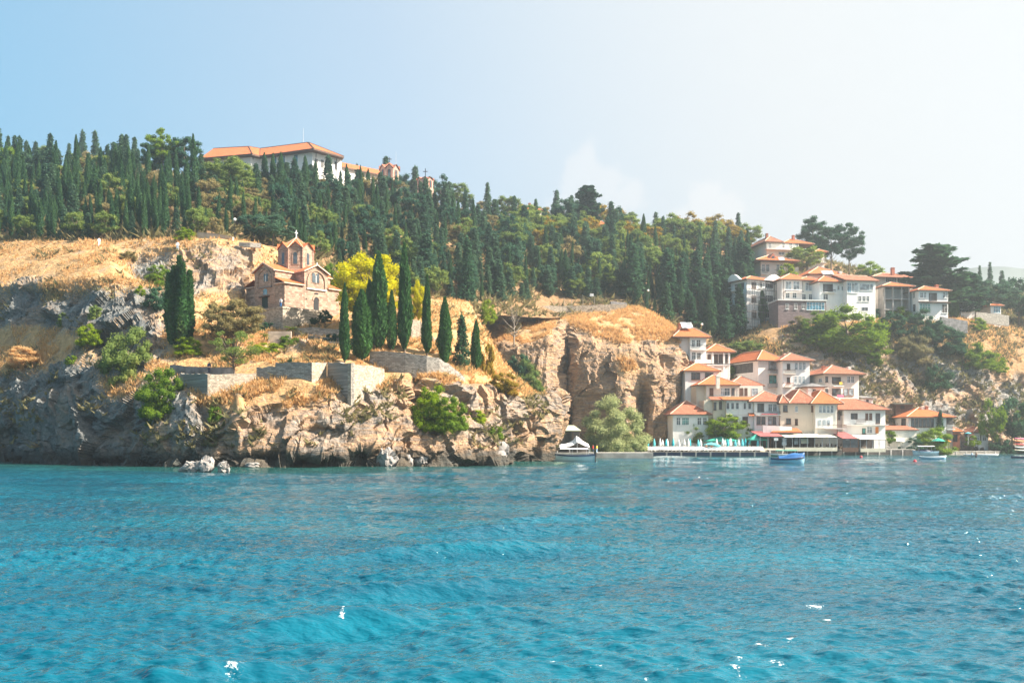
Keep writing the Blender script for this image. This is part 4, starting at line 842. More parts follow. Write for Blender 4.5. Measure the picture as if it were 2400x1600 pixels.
# ---- dry grass and low scrub: nobody could count it
def scatter(name, sheets, n, rk_max, hgt, mat, label, seed, spread=.16, blades=3, region=None, kind_=0, soilmax=.4):
    g = np.random.default_rng(seed); Cs = []
    for s in sheets:
        q, V, nx, ny = SHEETS[s]; at = bpy.data.objects[s].data.attributes; rk = np.empty(len(V), np.float32); at['rock'].data.foreach_get('value', rk)
        m = (rk < rk_max)
        if region is not None: m &= region(q)
        idx = np.nonzero(m)[0]; Cs.append(V[idx])
    C = np.concatenate(Cs); C = C[g.integers(0, len(C), n)]; C = C+np.stack([g.uniform(-.6, .6, n), g.uniform(-.6, .6, n), g.uniform(-.15, .05, n)], -1)
    dens = fbm(C, 4, 3); C = C[dens > -.12]; n = len(C); Q = []
    for b in range(blades):
        a = g.random(n)*6.28; h = hgt*g.uniform(.4, 1.25, n); lean = np.stack([g.normal(0, spread*2.4, n), g.normal(0, spread*2.4, n), np.ones(n)], -1); tip = C+lean*h[:, None]
        w = np.stack([np.cos(a), np.sin(a), 0*a], -1)*(hgt*spread)
        Q.append(np.stack([C-w, C+w, tip], 1))
    Q = np.concatenate(Q); me = quads_mesh(name, Q, M[mat], {'rnd': g.random(len(Q))}, 3); o = bpy.data.objects.new(name, me); COL.objects.link(o); tag(o, label, 'grass' if kind_ == 0 else 'scrub', kind='stuff')
scatter('dry_grass', ('promontory',), 40000, .5, .58, 'tuft', 'dry golden grass over the headland', 31, region=lambda q: (q[:, 0] > -60) & (q[:, 1] > 540) & (q[:, 1] < 1060))
scatter('dry_grass', ('rock_bluff',), 20000, .45, .7, 'tuft', 'dry straw grass crowning the rock bluff', 32)
scatter('dry_grass', ('lakeside_hill',), 22000, .5, .8, 'tuft', 'dry grass over the hill behind the village', 33, region=lambda q: (q[:, 1] < 960) & (q[:, 0] > 1740))
scatter('low_scrub', ('lakeside_hill',), 19000, 2, .9, 'scrub', 'dusky scrub over the rocky hill behind the village', 34, .3, 3, lambda q: (q[:, 1] > 770) & (q[:, 1] < 1010) & (q[:, 0] > 1640), 1)
scatter('low_scrub', ('forest_hillside',), 20000, 2, 1.5, 'scrub', 'undergrowth beneath the trees of the hillside wood', 35, .35, 3, lambda q: (q[:, 0] > -100) & (q[:, 0] < 2400), 1)
scatter('low_scrub', ('promontory',), 3500, 2, .75, 'scrub', 'sparse scrub on the rocks of the headland', 36, .4, 3, lambda q: (q[:, 0] > -60) & (q[:, 1] > 580) & (q[:, 1] < 1050) & (fbm(q*np.array([1,1,0]), 60, 3) > .05), 1)
# ---------------------------------------------------------------- buildings
def polymesh(name, faces, mat, parent=None, tile=True):
    """separate planar faces; stores tile coordinates (along the eaves, up the slope)"""
    V = []; Fs = []; T = []
    for f in faces:
        p = [Vector(q) for q in f]; n = Vector((0, 0, 0))
        for i in range(len(p)): n += p[i].cross(p[(i+1) % len(p)])
        n = n.normalized() if n.length > 0 else Vector((0, 0, 1)); h = Vector((0, 0, 1)).cross(n); h = h.normalized() if h.length > 1e-3 else Vector((1, 0, 0)); up = n.cross(h)
        b = len(V)
        for q in p: V.append(q); T += [q.dot(h), q.dot(up), 0]
        Fs.append(tuple(range(b, len(V))))
    me = bpy.data.meshes.new(name); me.from_pydata([tuple(v) for v in V], [], Fs); me.update()
    a = me.attributes.new('tile', 'FLOAT_VECTOR', 'POINT'); a.data.foreach_set('vector', T); me.materials.append(mat)
    o = bpy.data.objects.new(name, me); COL.objects.link(o)
    if parent: o.parent = parent
    return o
def hip_faces(x0, x1, y0, y1, z, rise, kind='hip', ridge=None):
    W = x1-x0; D_ = y1-y0; t = .16
    if kind == 'gabley':        # ridge along y, gable to the front
        xm = (x0+x1)/2; a, b = (xm, y0, z+rise), (xm, y1, z+rise)
        F_ = [[(x0,y1,z),(x0,y0,z),a,b], [(x1,y0,z),(x1,y1,z),b,a]]; R_ = [(a, b)]
    elif kind == 'gablex':
        ym = (y0+y1)/2; a, b = (x0, ym, z+rise), (x1, ym, z+rise); F_ = [[(x0,y0,z),(x1,y0,z),b,a], [(x1,y1,z),(x0,y1,z),a,b]]; R_ = [(a, b)]
    elif kind == 'shed':
        F_ = [[(x0,y0,z),(x1,y0,z),(x1,y1,z+rise),(x0,y1,z+rise)]]; R_ = []
    else:
        if W >= D_: i = D_/2*.98; a, b = (x0+i, (y0+y1)/2, z+rise), (x1-i, (y0+y1)/2, z+rise)
        else: i = W/2*.98; a, b = ((x0+x1)/2, y0+i, z+rise), ((x0+x1)/2, y1-i, z+rise)
        if ridge: a, b = ridge
        if W >= D_: F_ = [[(x0,y0,z),(x1,y0,z),b,a], [(x1,y0,z),(x1,y1,z),b], [(x1,y1,z),(x0,y1,z),a,b], [(x0,y1,z),(x0,y0,z),a]]
        else: F_ = [[(x0,y0,z),(x1,y0,z),a], [(x1,y0,z),(x1,y1,z),b,a], [(x1,y1,z),(x0,y1,z),b], [(x0,y1,z),(x0,y0,z),a,b]]
        R_ = [(a, b), ((x0,y0,z), a), ((x0,y1,z), a if W >= D_ else b), ((x1,y0,z), b if W >= D_ else a), ((x1,y1,z), b)]
    return F_, R_
class House:
    def __init__(s, name, label, xc, x1, ye, yb, D, dep, a=8, wall='white', cat='house', group=None):
        s.a = R(a); s.D = D; s.Xc = (xc-CX)/F*D; s.ca, s.sa = math.cos(s.a), math.sin(s.a)
        s.zb = CZ+(HY-yb)/F*D; s.ze = CZ+(HY-ye)/F*D; s.W = s.fu(x1); s.dep = dep; s.H = s.ze-s.zb
        s.root = empty(name, (s.Xc, D, s.zb), s.a, label, cat, group); s.wall = wall
        if wall:
            m = MB(); m.box(0, s.W, 0, dep, -6, s.H); m.build('wall', M[wall], s.root)
    def fu(s, px): k = (px-CX)/F; return (k*s.D-s.Xc)/(s.ca-k*s.sa)
    def fv(s, px): k = (px-CX)/F; return (s.Xc-k*s.D)/(s.sa+k*s.ca)
    def fz(s, py, u=0): return CZ+(HY-py)/F*(s.D+u*s.sa)-s.zb
    def sz(s, py, v=0): return CZ+(HY-py)/F*(s.D+v*s.ca)-s.zb
    def roof(s, rise, mat='roof', over=.6, kind='hip', x0=None, x1=None, y0=None, y1=None, z=None, ridge=None, tiles='pale', name='roof', fasc='fascia', parent=None):
        x0 = -over if x0 is None else x0; x1 = s.W+over if x1 is None else x1; y0 = -over if y0 is None else y0; y1 = s.dep+over if y1 is None else y1; z = s.H if z is None else z
        F_, R_ = hip_faces(x0, x1, y0, y1, z+.16, rise, kind, ridge); o = polymesh(name, F_, M[mat], parent or s.root)
        m = MB(); m.box(x0+.03, x1-.03, y0+.03, y1-.03, z-.06, z+.15)
        if kind.startswith('gable') :
            if kind == 'gabley':
                xm = (x0+x1)/2
                for yy in (y0+over*.9, y1-over*.9): m.add([(x0+over,yy,z+.15),(x1-over,yy,z+.15),(xm,yy,z+rise)], [(0,1,2)])
            else:
                ym = (y0+y1)/2
                for xx in (x0+over*.9, x1-over*.9): m.add([(xx,y0+over,z+.15),(xx,y1-over,z+.15),(xx,ym,z+rise)], [(0,1,2)])
        m.build('eaves', M[fasc], o)
        if tiles:
            r = MB()
            for p, q in R_: r.tube(Vector(p)+Vector((0,0,.05)), Vector(q)+Vector((0,0,.05)), .10, None, 5)
            if R_: r.build('ridge_tiles', M['ridge'], o)
        s.roof_o = o; return o
    def win(s, face, xa, xb, ya, yb, style='glass', frame='wframe', mull=1, sill=True, inset=.10, proud=.05, fr=.09):
        if face == 'f': u0, u1 = s.fu(xa), s.fu(xb); um = (u0+u1)/2; z1, z0 = s.fz(ya, um), s.fz(yb, um)
        else: u0, u1 = s.fv(xb), s.fv(xa); um = (u0+u1)/2; z1, z0 = s.sz(ya, um), s.sz(yb, um)
        def bx(m, a, b, t0, t1, c, d):
            if face == 'f': m.box(a, b, t0, t1, c, d)
            else: m.box(t0, t1, a, b, c, d)
        m = MB()
        for (a, b, c, d) in ((u0-fr, u0, z0-fr, z1+fr), (u1, u1+fr, z0-fr, z1+fr), (u0, u1, z1, z1+fr), (u0, u1, z0-fr, z0)): bx(m, a, b, -proud, .02, c, d)
        for k in range(1, mull+1): x = u0+(u1-u0)*k/(mull+1); bx(m, x-.035, x+.035, -proud+.012, .015, z0, z1)
        if z1-z0 > 1.2 and mull: bx(m, u0, u1, -proud+.017, .012, z0+(z1-z0)*.66-.03, z0+(z1-z0)*.66+.03)
        w = m.build('window', M[frame], s.root)
        g = MB(); bx(g, u0, u1, -.022, .01, z0, z1); g.build('pane', M[style], w)
        if sill: q = MB(); bx(q, u0-.18, u1+.18, -.16, -proud-.002, z0-fr-.07, z0-fr); q.build('sill', M[frame], w)
        return w
    def opening(s, face, xa, xb, ya, yb, name='loggia', mat='black', proud=.015):  # flat dark plate on the wall, the shade inside put into its colour
        if face == 'f': u0, u1 = s.fu(xa), s.fu(xb); z1, z0 = s.fz(ya, u0), s.fz(yb, u0); m = MB(); m.box(u0, u1, -proud, .01, z0, z1)
        else: u0, u1 = s.fv(xb), s.fv(xa); z1, z0 = s.sz(ya, u0), s.sz(yb, u0); m = MB(); m.box(-proud, .01, u0, u1, z0, z1)
        return m.build(name, M[mat], s.root)
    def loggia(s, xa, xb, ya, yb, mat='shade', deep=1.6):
        """a recessed porch drawn flat: a dark plate coloured as its shade, with a door"""
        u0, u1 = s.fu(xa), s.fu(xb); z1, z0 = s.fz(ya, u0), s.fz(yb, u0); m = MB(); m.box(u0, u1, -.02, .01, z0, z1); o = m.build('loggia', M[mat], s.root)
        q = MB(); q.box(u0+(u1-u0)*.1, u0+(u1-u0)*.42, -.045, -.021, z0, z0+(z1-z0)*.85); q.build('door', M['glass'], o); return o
    def balcony(s, xa, xb, yfloor, yrail, out=1.2, slab='white', rail='metal', solid=False, face='f'):
        u0, u1 = s.fu(xa), s.fu(xb); z0 = s.fz(yfloor, u0); z1 = s.fz(yrail, u0); m = MB(); m.box(u0, u1, -out, 0, z0-.18, z0); o = m.build('balcony', M[slab], s.root)
        r = MB()
        if solid: r.box(u0, u1, -out, -out+.08, z0, z1); r.box(u0, u0+.08, -out+.08, 0, z0, z1); r.box(u1-.08, u1, -out+.08, 0, z0, z1)
        else:
            r.box(u0, u1, -out, -out+.06, z1-.07, z1); n = max(3, int((u1-u0)/.22))
            for k in range(n+1): x = u0+(u1-u0-.05)*k/n; r.box(x, x+.045, -out+.01, -out+.05, z0, z1-.07)
            for x in (u0, u1-.06): r.box(x, x+.06, -out+.06, 0, z1-.07, z1)
        r.build('railing', M[rail], o); return o
    def chimney(s, px, ytop, ybot, D, w=.7, mat='brickred'):
        p = P(px, ytop, D); q = P(px, ybot, D); loc = s.root.matrix_basis.inverted() @ p if False else None
        dx, dy = p.x-s.Xc, p.y-s.D; u = dx*s.ca+dy*s.sa; v = -dx*s.sa+dy*s.ca; m = MB(); z0, z1 = q.z-s.zb-.6, p.z-s.zb
        m.box(u-w/2, u+w/2, v-w/2, v+w/2, z0, z1-.25); m.box(u-w/2-.08, u+w/2+.08, v-w/2-.08, v+w/2+.08, z1-.25, z1-.12); m.box(u-w/2+.1, u+w/2-.1, v-w/2+.1, v+w/2-.1, z1-.12, z1)
        return m.build('chimney', M[mat], s.roof_o)
    def pipe(s, px):
        u = s.fu(px); m = MB(); m.tube((u, -.12, -1), (u, -.12, s.H-.3), .06, None, 6); m.tube((u, -.12, s.H-.3), (u, -.5, s.H-.02), .06, None, 6); return m.build('drainpipe', M['bframe'], s.root)
    def panel(s, px0, px1, py0, py1, Dv):
        """solar collector lying on the roof"""
        c = [P(px0, py1, Dv), P(px1, py1, Dv+.4), P(px1-(px1-px0)*.18, py0, Dv+2.0), P(px0-(px1-px0)*.18, py0, Dv+1.6)]; inv = lambda p: ((p.x-s.Xc)*s.ca+(p.y-s.D)*s.sa, -(p.x-s.Xc)*s.sa+(p.y-s.D)*s.ca, p.z-s.zb)
        c = [inv(p) for p in c]; m = MB(); m.add(c+[(x, y, z-.15) for x, y, z in c], [(0,1,2,3),(7,6,5,4),(0,4,5,1),(1,5,6,2),(2,6,7,3),(3,7,4,0)]); return m.build('solar_panel', M['solar'], s.root)
M['ridge'] = simple('ridge_mortar', (.72,.50,.38), .85, .15, 3); M['brickred'] = simple('red_brick', (.42,.15,.09), .9, .2, 4); M['shade'] = simple('interior_shade', (.09,.08,.075), .9, .3, 1)
# ---------------------------------------------------------------- the brick church
def arch_pts(cx, z0, w, h, n=8):
    """arched opening outline in (u,z): straight sides then a half circle"""
    r = w/2; return [(cx-r, z0), (cx+r, z0)]+[(cx+r*math.cos(math.pi*k/n), z0+h-r+r*math.sin(math.pi*k/n)) for k in range(0, n+1)]
def arch_plate(m, face, cx, z0, w, h, t0, t1):
    pts = arch_pts(cx, z0, w, h); n = len(pts)
    def q(u, t, z): return (u, t, z) if face == 'f' else (t, u, z)
    m.add([q(u, t0, z) for u, z in pts]+[q(u, t1, z) for u, z in pts], [tuple(range(n)), tuple(range(2*n-1, n-1, -1))]+[(k, (k+1) % n, n+(k+1) % n, n+k) for k in range(n)])
def arch_ring(m, face, cx, zc, r0, r1, t0, t1, n=10, T=None):
    for k in range(n):
        a, b = math.pi*k/n, math.pi*(k+1)/n; P4 = [(cx+r*math.cos(x), zc+r*math.sin(x)) for r, x in ((r0, a), (r1, a), (r1, b), (r0, b))]
        def q(u, t, z): return (u, t, z) if face == 'f' else (t, u, z)
        m.add([q(u, t0, z) for u, z in P4]+[q(u, t1, z) for u, z in P4], [(0,1,2,3),(7,6,5,4),(0,4,5,1),(1,5,6,2),(2,6,7,3),(3,7,4,0)])
def church():
    b = R(50); D = 168; X = (667-CX)/F*D; z0 = CZ+(HY-722)/F*D
    root = empty('church', (X, D, z0), b, 'small domed church of striped brick and stone with orange tiled roofs on a stone terrace', 'church')
    LW, LD = 11.6, 10.5; zl = 4.2
    m = MB(); m.box(0, LW, 0, LD, -4, zl); m.build('wall', M['church'], root)
    m = MB(); m.box(4.0, 9.0, -.08, LD+.05, -3.9, 6.6); m.add([(4.0,-.08,6.6),(9.0,-.08,6.6),(6.5,-.08,7.75),(4.0,LD+.05,6.6),(9.0,LD+.05,6.6),(6.5,LD+.05,7.75)], [(0,1,2),(5,4,3),(0,2,5,3),(1,4,5,2)])
    m.build('cross_arm', M['church'], root, )
    m = MB(); y0, y1 = 2.45, 8.05; m.box(-.06, LW+.05, y0, y1, -3.85, 6.55); m.add([(-.06,y0,6.55),(-.06,y1,6.55),(-.06,5.25,7.85),(LW+.05,y0,6.55),(LW+.05,y1,6.55),(LW+.05,5.25,7.85)], [(0,1,2),(5,4,3),(0,2,5,3),(1,4,5,2)])
    m.build('nave', M['churchb'], root)
    m = MB(); m.lathe((LW, 5.25, 0), [(2.1,-4),(2.1,4.6),(0.1,5.6)], 8, math.pi/8); m.build('apse', M['church'], root)
    # tiled roofs: arms with gable ends, low corners lean against them
    fa = [[(3.75,-.45,6.62),(3.75,LD+.4,6.62),(6.5,LD+.4,7.95),(6.5,-.45,7.95)][::-1], [(9.25,-.45,6.62),(9.25,LD+.4,6.62),(6.5,LD+.4,7.95),(6.5,-.45,7.95)]]
    o = polymesh('roof', fa, M['roof'], root); e = MB()
    for xx, yy in ((3.75, 0), (9.25, 0)): e.box(xx-.02, xx+.1 if xx > 6 else xx+.1, -.45, LD+.4, 6.45, 6.60)
    for yy in (-.47, LD+.38):
        for (xa, xb) in ((3.75, 6.5), (9.25, 6.5)): e.add([(xa,yy,6.46),(xb,yy,7.80),(xb,yy+.06,7.80),(xa,yy+.06,6.46),(xa,yy,6.66),(xb,yy,8.0),(xb,yy+.06,8.0),(xa,yy+.06,6.66)], [(0,1,2,3),(7,6,5,4),(0,4,5,1),(1,5,6,2),(2,6,7,3),(3,7,4,0)])
    e.build('cornice', M['ridge'], o)
    fa = [[(-.5,2.2,6.58),(LW+.4,2.2,6.58),(LW+.4,5.25,8.02),(-.5,5.25,8.02)], [(LW+.4,8.3,6.58),(-.5,8.3,6.58),(-.5,5.25,8.02),(LW+.4,5.25,8.02)]]
    o = polymesh('roof', fa, M['roofn'], root); e = MB()
    for yy in (2.2, 8.24): e.box(-.5, LW+.4, yy, yy+.08, 6.42, 6.56)
    for xx in (-.52,):
        for (ya, yb_) in ((2.2, 5.25), (8.3, 5.25)): e.add([(xx,ya,6.40),(xx,yb_,7.85),(xx+.06,yb_,7.85),(xx+.06,ya,6.40),(xx,ya,6.62),(xx,yb_,8.07),(xx+.06,yb_,8.07),(xx+.06,ya,6.62)], [(0,1,2,3),(7,6,5,4),(0,4,5,1),(1,5,6,2),(2,6,7,3),(3,7,4,0)])
    e.build('cornice', M['ridge'], o)
    for (xa, xb) in ((-.35, 3.98), (9.02, LW+.35)):
        o = polymesh('roof', [[(xa,-.35,zl+.08),(xb,-.35,zl+.08),(xb,2.43,zl+1.15),(xa,2.43,zl+1.15)]], M['roof'], root); m = MB(); m.box(xa, xb, -.33, 2.4, zl-.1, zl+.06); m.build('eaves', M['ridge'], o)
        if xa < 0: o2 = polymesh('roof', [[(xb,LD+.35,zl+.08),(xa,LD+.35,zl+.08),(xa,8.07,zl+1.15),(xb,8.07,zl+1.15)]], M['roof'], root); m = MB(); m.box(xa, xb, 8.07, LD+.33, zl-.1, zl+.06); m.build('eaves', M['ridge'], o2)
    # drum: eight faces with little gables and a pyramid of tiles
    cx, cy = 6.45, 5.2; Rr = 3.12; zb, ze = 7.0, 10.85; ph = math.pi/8+R(4)
    m = MB(); m.lathe((cx, cy, 0), [(Rr+.25,zb-.6),(Rr+.25,zb+.35)], 8, ph); m.lathe((cx, cy, 0), [(Rr,zb+.35),(Rr,ze)], 8, ph); dr = m.build('drum', M['churchb'], root)
    C = [Vector((cx+Rr*math.cos(ph+math.pi/4*k), cy+Rr*math.sin(ph+math.pi/4*k), ze)) for k in range(8)]; apex = Vector((cx, cy, 13.2)); fr = []; gm = MB(); wm = []
    for k in range(8):
        p, q = C[k], C[(k+1) % 8]; c = Vector((cx, cy, ze)); out = ((p+q)/2-c).normalized(); g_ = (p+q)/2+Vector((0, 0, 1.05)); pe = c+(p-c)*1.10+Vector((0,0,-.02)); qe = c+(q-c)*1.10+Vector((0,0,-.02)); ge = g_+out*.28+Vector((0,0,.07)); gi = g_.lerp(apex, .42); gi.z = g_.z+.10
        fr += [[pe, ge, gi], [ge, qe, gi], [pe, gi, apex], [gi, qe, apex]]
        gm.add([p-out*.02, q-out*.02, g_-out*.02], [(0, 1, 2)])
        d = (q-p).normalized(); mid = (p+q)/2
        for (t0, t1, w, zz0, hh, nm) in ((.01, .05, 1.15, zb+1.0, 2.55, 'recess'), (.05, .08, .62, zb+1.2, 2.0, 'glass')):
            pts = arch_pts(0, zz0, w, hh); wm.append((nm, [mid+d*u+out*t1-Vector((0,0,ze))+Vector((0,0,z)) for u, z in pts], [mid+d*u-out*.02-Vector((0,0,ze))+Vector((0,0,z)) for u, z in pts]))
        # corner shaft
        gm.tube(p-Vector((0,0,ze-zb-.35)), p, .11, None, 6)
    ro = polymesh('roof', fr, M['roof'], root); gm.build('gables', M['churchb'], dr)
    r_ = MB()
    for k in range(8): r_.tube(C[k]*1.0+(C[k]-Vector((cx,cy,ze)))*.10, apex, .06, None, 5)
    r_.build('ridge_tiles', M['ridge'], ro)
    for nm, A, B_ in wm:
        m = MB(); n = len(A); m.add(A+B_, [tuple(range(n)), tuple(range(2*n-1, n-1, -1))]+[(k, (k+1) % n, n+(k+1) % n, n+k) for k in range(n)])
        if nm == 'recess': m.build('window', M['church'], dr)
        else: m.build('pane', M['glass'], dr)
    m = MB(); t = apex; m.tube(t-Vector((0,0,.1)), t+Vector((0,0,.28)), .16, .10, 6); m.box(t.x-.06, t.x+.06, t.y-.06, t.y+.06, t.z+.25, t.z+1.25); m.box(t.x-.30, t.x+.30, t.y-.05, t.y+.05, t.z+.72, t.z+.86); m.build('cross', M['cloth'], root)
    # south front: great arch, twin window, sill band, arched door
    m = MB(); arch_ring(m, 'f', 6.5, 5.05, 1.75, 1.98, -.26, -.07); m.box(4.52, 4.75, -.26, -.07, 3.85, 5.05); m.box(8.25, 8.48, -.26, -.07, 3.85, 5.05); m.build('arch', M['churchb'], root)
    m = MB(); m.box(4.4, 8.6, -.34, -.07, 3.68, 3.82); m.build('stone_band', M['cloth'], root)
    m = MB(); arch_plate(m, 'f', 6.35, 4.75, 1.9, 1.95, -.14, -.07); w = m.build('window', M['church'], root)
    m = MB()
    for dx in (-.45, .45): arch_plate(m, 'f', 6.35+dx, 4.9, .62, 1.6, -.18, -.13)
    m.build('pane', M['glass'], w); m = MB(); m.tube((6.35,-.2,4.85), (6.35,-.2,6.1), .09, None, 6); m.build('column', M['cloth'], w)
    m = MB(); arch_plate(m, 'f', 6.5, .1, 1.05, 2.35, -.13, -.07); d = m.build('door', M['black'], root); m = MB(); arch_ring(m, 'f', 6.5, 1.93, .55, .82, -.19, -.08); m.build('door_arch', M['churchb'], d)
    m = MB(); m.box(6.1, 6.9, -.14, -.07, 2.95, 3.2); m.build('niche', M['black'], root); m = MB(); m.box(4.3, 4.5, -.13, -.07, 1.9, 2.1); m.build('putlog', M['black'], root)
    m = MB(); m.tube((6.5, -.3, 7.95), (6.5, -.3, 8.3), .14, .08, 6); m.build('finial', M['cloth'], root)
    # west front: great arch over a narrow window, sill, painted niche, dark door under a lintel
    m = MB(); arch_ring(m, 's', 5.25, 5.1, 1.75, 1.97, -.22, -.061); m.box(-.22, -.061, 3.28, 3.5, 3.95, 5.1); m.box(-.22, -.061, 7.0, 7.22, 3.95, 5.1); m.build('arch', M['church'], root)
    m = MB(); arch_plate(m, 's', 4.9, 4.75, 1.5, 1.7, -.10, -.061); w = m.build('window', M['church'], root); m = MB()
    for dy in (-.32, .32): arch_plate(m, 's', 4.9+dy, 4.85, .42, 1.3, -.14, -.09)
    m.build('pane', M['glass'], w); m = MB(); m.tube((-.16, 4.9, 4.8), (-.16, 4.9, 5.8), .07, None, 6); m.build('column', M['cloth'], w)
    m = MB(); m.box(-.3, -.061, 3.2, 6.8, 3.80, 3.94); m.build('stone_band', M['slate'], root)
    m = MB(); arch_plate(m, 's', 5.1, 2.62, 1.1, 1.05, -.13, -.061); m.build('niche', M['glassb'], root)
    m = MB(); m.box(-.14, -.061, 4.4, 5.9, .1, 2.2); d = m.build('door', M['darkgreen'], root); m = MB(); m.box(-.42, -.061, 3.9, 6.5, 2.22, 2.42); m.build('lintel', M['wood'], d)
    # terrace under the church
    t = empty('church_terrace', (X, D, z0), b, 'stone terrace wall carrying the brick church', 'terrace wall')
    m = MB(); m.box(-1.2, 8.6, -1.1, 9.2, -7.5, -.22); m.build('retaining_wall', M['stonew'], t)
    m = MB(); m.box(-1.28, 8.6, -1.18, -.75, -.22, .12); m.box(-1.28, -.85, -.75, 9.2, -.22, .12); m.build('parapet', M['stonew'], t)
    m = MB(); m.box(-.85, 8.6, -.75, 9.2, -.215, -.16); m.build('paving', M['paving'], t)
M['darkgreen'] = simple('dark_green_door', (.012,.04,.035), .6, .1, 1)
church()
def wall_px(label, pts, th=.55, mat='stone', cat='stone wall', coping=True, name='stone_wall', down=1.5):
    """free-standing or retaining wall through points read at their own distances: (px, ytop, ybottom, D)"""
    rough = mat in ('stone', 'stonew', 'slate') and coping; Pt = [P(a, b, d) for a, b, c, d in pts]; Pb = [P(a, c, d) for a, b, c, d in pts]
    if rough:
        rr = random.Random(len(label)); T2, B2 = [Pt[0]], [Pb[0]]
        for i in range(len(Pt)-1):
            k_ = max(1, int((Pt[i+1]-Pt[i]).length/.9))
            for j in range(1, k_+1): T2.append(Pt[i].lerp(Pt[i+1], j/k_)+Vector((0, 0, 0 if j == k_ else rr.uniform(-.16, .10)))); B2.append(Pb[i].lerp(Pb[i+1], j/k_))
        Pt, Pb = T2, B2; pts = [0]*len(Pt); coping = False
    c0 = Pt[0].copy(); c0.z = min(p.z for p in Pb)
    e = empty(name, c0, 0, label, cat); m = MB(); k = MB(); n = len(pts); off = []
    for i in range(n):
        d = (Pt[min(i+1, n-1)]-Pt[max(i-1, 0)]); d.z = 0; d.normalize(); off.append(Vector((-d.y, d.x, 0))*(-th if False else th))
    for i in range(n-1):
        def solid(mb, T0, T1, B0, B1, o0, o1):
            v = [B0, B1, B1+o1, B0+o0, T0, T1, T1+o1, T0+o0]; mb.add([x-c0 for x in v], [(0,3,2,1),(4,5,6,7),(0,1,5,4),(1,2,6,5),(2,3,7,6),(3,0,4,7)])
        dn = Vector((0, 0, down)); solid(m, Pt[i], Pt[i+1], Pb[i]-dn, Pb[i+1]-dn, off[i], off[i+1])
        if coping: f0, f1 = off[i]/th*.05, off[i+1]/th*.05; up = Vector((0, 0, .10)); solid(k, Pt[i]+up-f0, Pt[i+1]+up-f1, Pt[i]-f0+Vector((0,0,.003)), Pt[i+1]-f1+Vector((0,0,.003)), off[i]+f0*2, off[i+1]+f1*2)
    m.build('masonry', M[mat], e)
    if coping: k.build('coping', M['paving'], e)
    return e
wall_px('low corner of the lower terrace wall, grey shaded face on the left', [(422,874,935,142),(486,877,965,134.5)], mat='stone')  # one wall: sun and shade coloured in as paler and greyer stone
wall_px('sunlit length of the lower terrace wall below the forked tree', [(486.5,877,955,134.5),(546,876,920,136.2),(600,874,905,137.9)], mat='stonew')
wall_px('blue grey length of the terrace wall with a stepped top', [(601,860,905,138.2),(645,859,890,137.6),(646,849,890,137.6),(730,849,885,135.8)], mat='stone')
wall_px('short bright inner face of the terrace wall', [(731,849,885,135.8),(766,849,880,139.3)], mat='stonew')
wall_px('tall shaded bastion face of the terrace wall', [(767,849,925,139.3),(822,850,930,134.6)], mat='stone')
wall_px('bright right face of the bastion', [(823,850,925,134.6),(862,856,910,137.8),(901,864,895,141)], mat='stonew')
wall_px('low dark wall behind the man above the terrace', [(398,855,885,143),(470,860,888,142.5),(546,860,890,142.5)], mat='slate', cat='low wall')
wall_px('broken dry stone edge under the garden path', [(372,812,840,152),(420,826,850,150),(470,836,850,149)], mat='stonew', cat='low wall')
wall_px('garden path edging beyond the forked tree', [(510,830,842,153),(580,834,845,152),(630,838,848,151)], mat='slate', cat='low wall')
wall_px('curving parapet below the row of tall cypresses', [(866,822,862,149.5),(900,822,862,148.6),(950,826,860,147.5),(1000,833,862,147.3),(1030,839,866,148),(1052,852,880,149.4),(1076,872,890,151),(1090,884,895,152)], mat='stone')
wall_px('bright buttress wall between the cypresses', [(964,748,838,163),(985,752,838,164),(1016,790,838,164.5),(1030,792,842,165.5)], mat='stonew')
wall_px('grey stepped wall right of the church garden', [(690,768,800,161.5),(745,767,800,160.5),(800,770,806,160)], mat='stone', cat='low wall')
wall_px('second garden step wall right of the palms', [(722,786,812,157.5),(800,790,818,157)], mat='stone', cat='low wall')
wall_px('dirt path wall climbing towards the bluff', [(1050,746,756,199),(1100,736,746,214),(1140,724,738,236),(1170,718,738,251)], mat='paving', cat='path wall')
wall_px('long rubble wall along the top of the rock bluff', [(1171,717,748,251),(1250,716,752,257),(1330,716,748,260),(1400,714,738,261),(1468,712,730,262)], mat='stonew', cat='path wall')
wall_px('whitish wall below the wood above the church', [(560,567,573,183),(585,568,575,183),(612,570,577,184)], mat='stone', cat='low wall', down=.3)
wall_px('pale slab path edge by the wood entrance', [(462,545,550,187),(500,548,553,186),(545,556,562,185)], mat='paving', cat='low wall')
wall_px('garden wall along the right hilltop', [(2288,731,742,283),(2365,739,752,288)], mat='stone', cat='low wall')
wall_px('brown garden wall of the corner house', [(2206,742,756,272),(2268,752,768,274)], mat='slate', cat='low wall')
def steps(label, px0, px1, y0, y1, D0, D1, n=6):
    a = P(px0, y1, D0); e = empty('stone_steps', a, 0, label, 'steps')
    for i in range(n):
        t = i/n; t2 = (i+1)/n; D = D0+(D1-D0)*t; p = P(px0, y1+(y0-y1)*t2, D); q = P(px1, y1+(y0-y1)*t2, D); m = MB(); m.box(p.x-a.x, q.x-a.x, p.y-a.y, p.y-a.y+(D1-D0)/n-.01, p.z-a.z-.9, p.z-a.z); m.build('step', M['paving'], e)
steps('wide stone steps climbing from the palms to the church', 628, 682, 776, 808, 155.5, 158.6, 7)
steps('shallow stone steps left of the tall cypresses', 742, 794, 800, 838, 151, 156.5, 7)
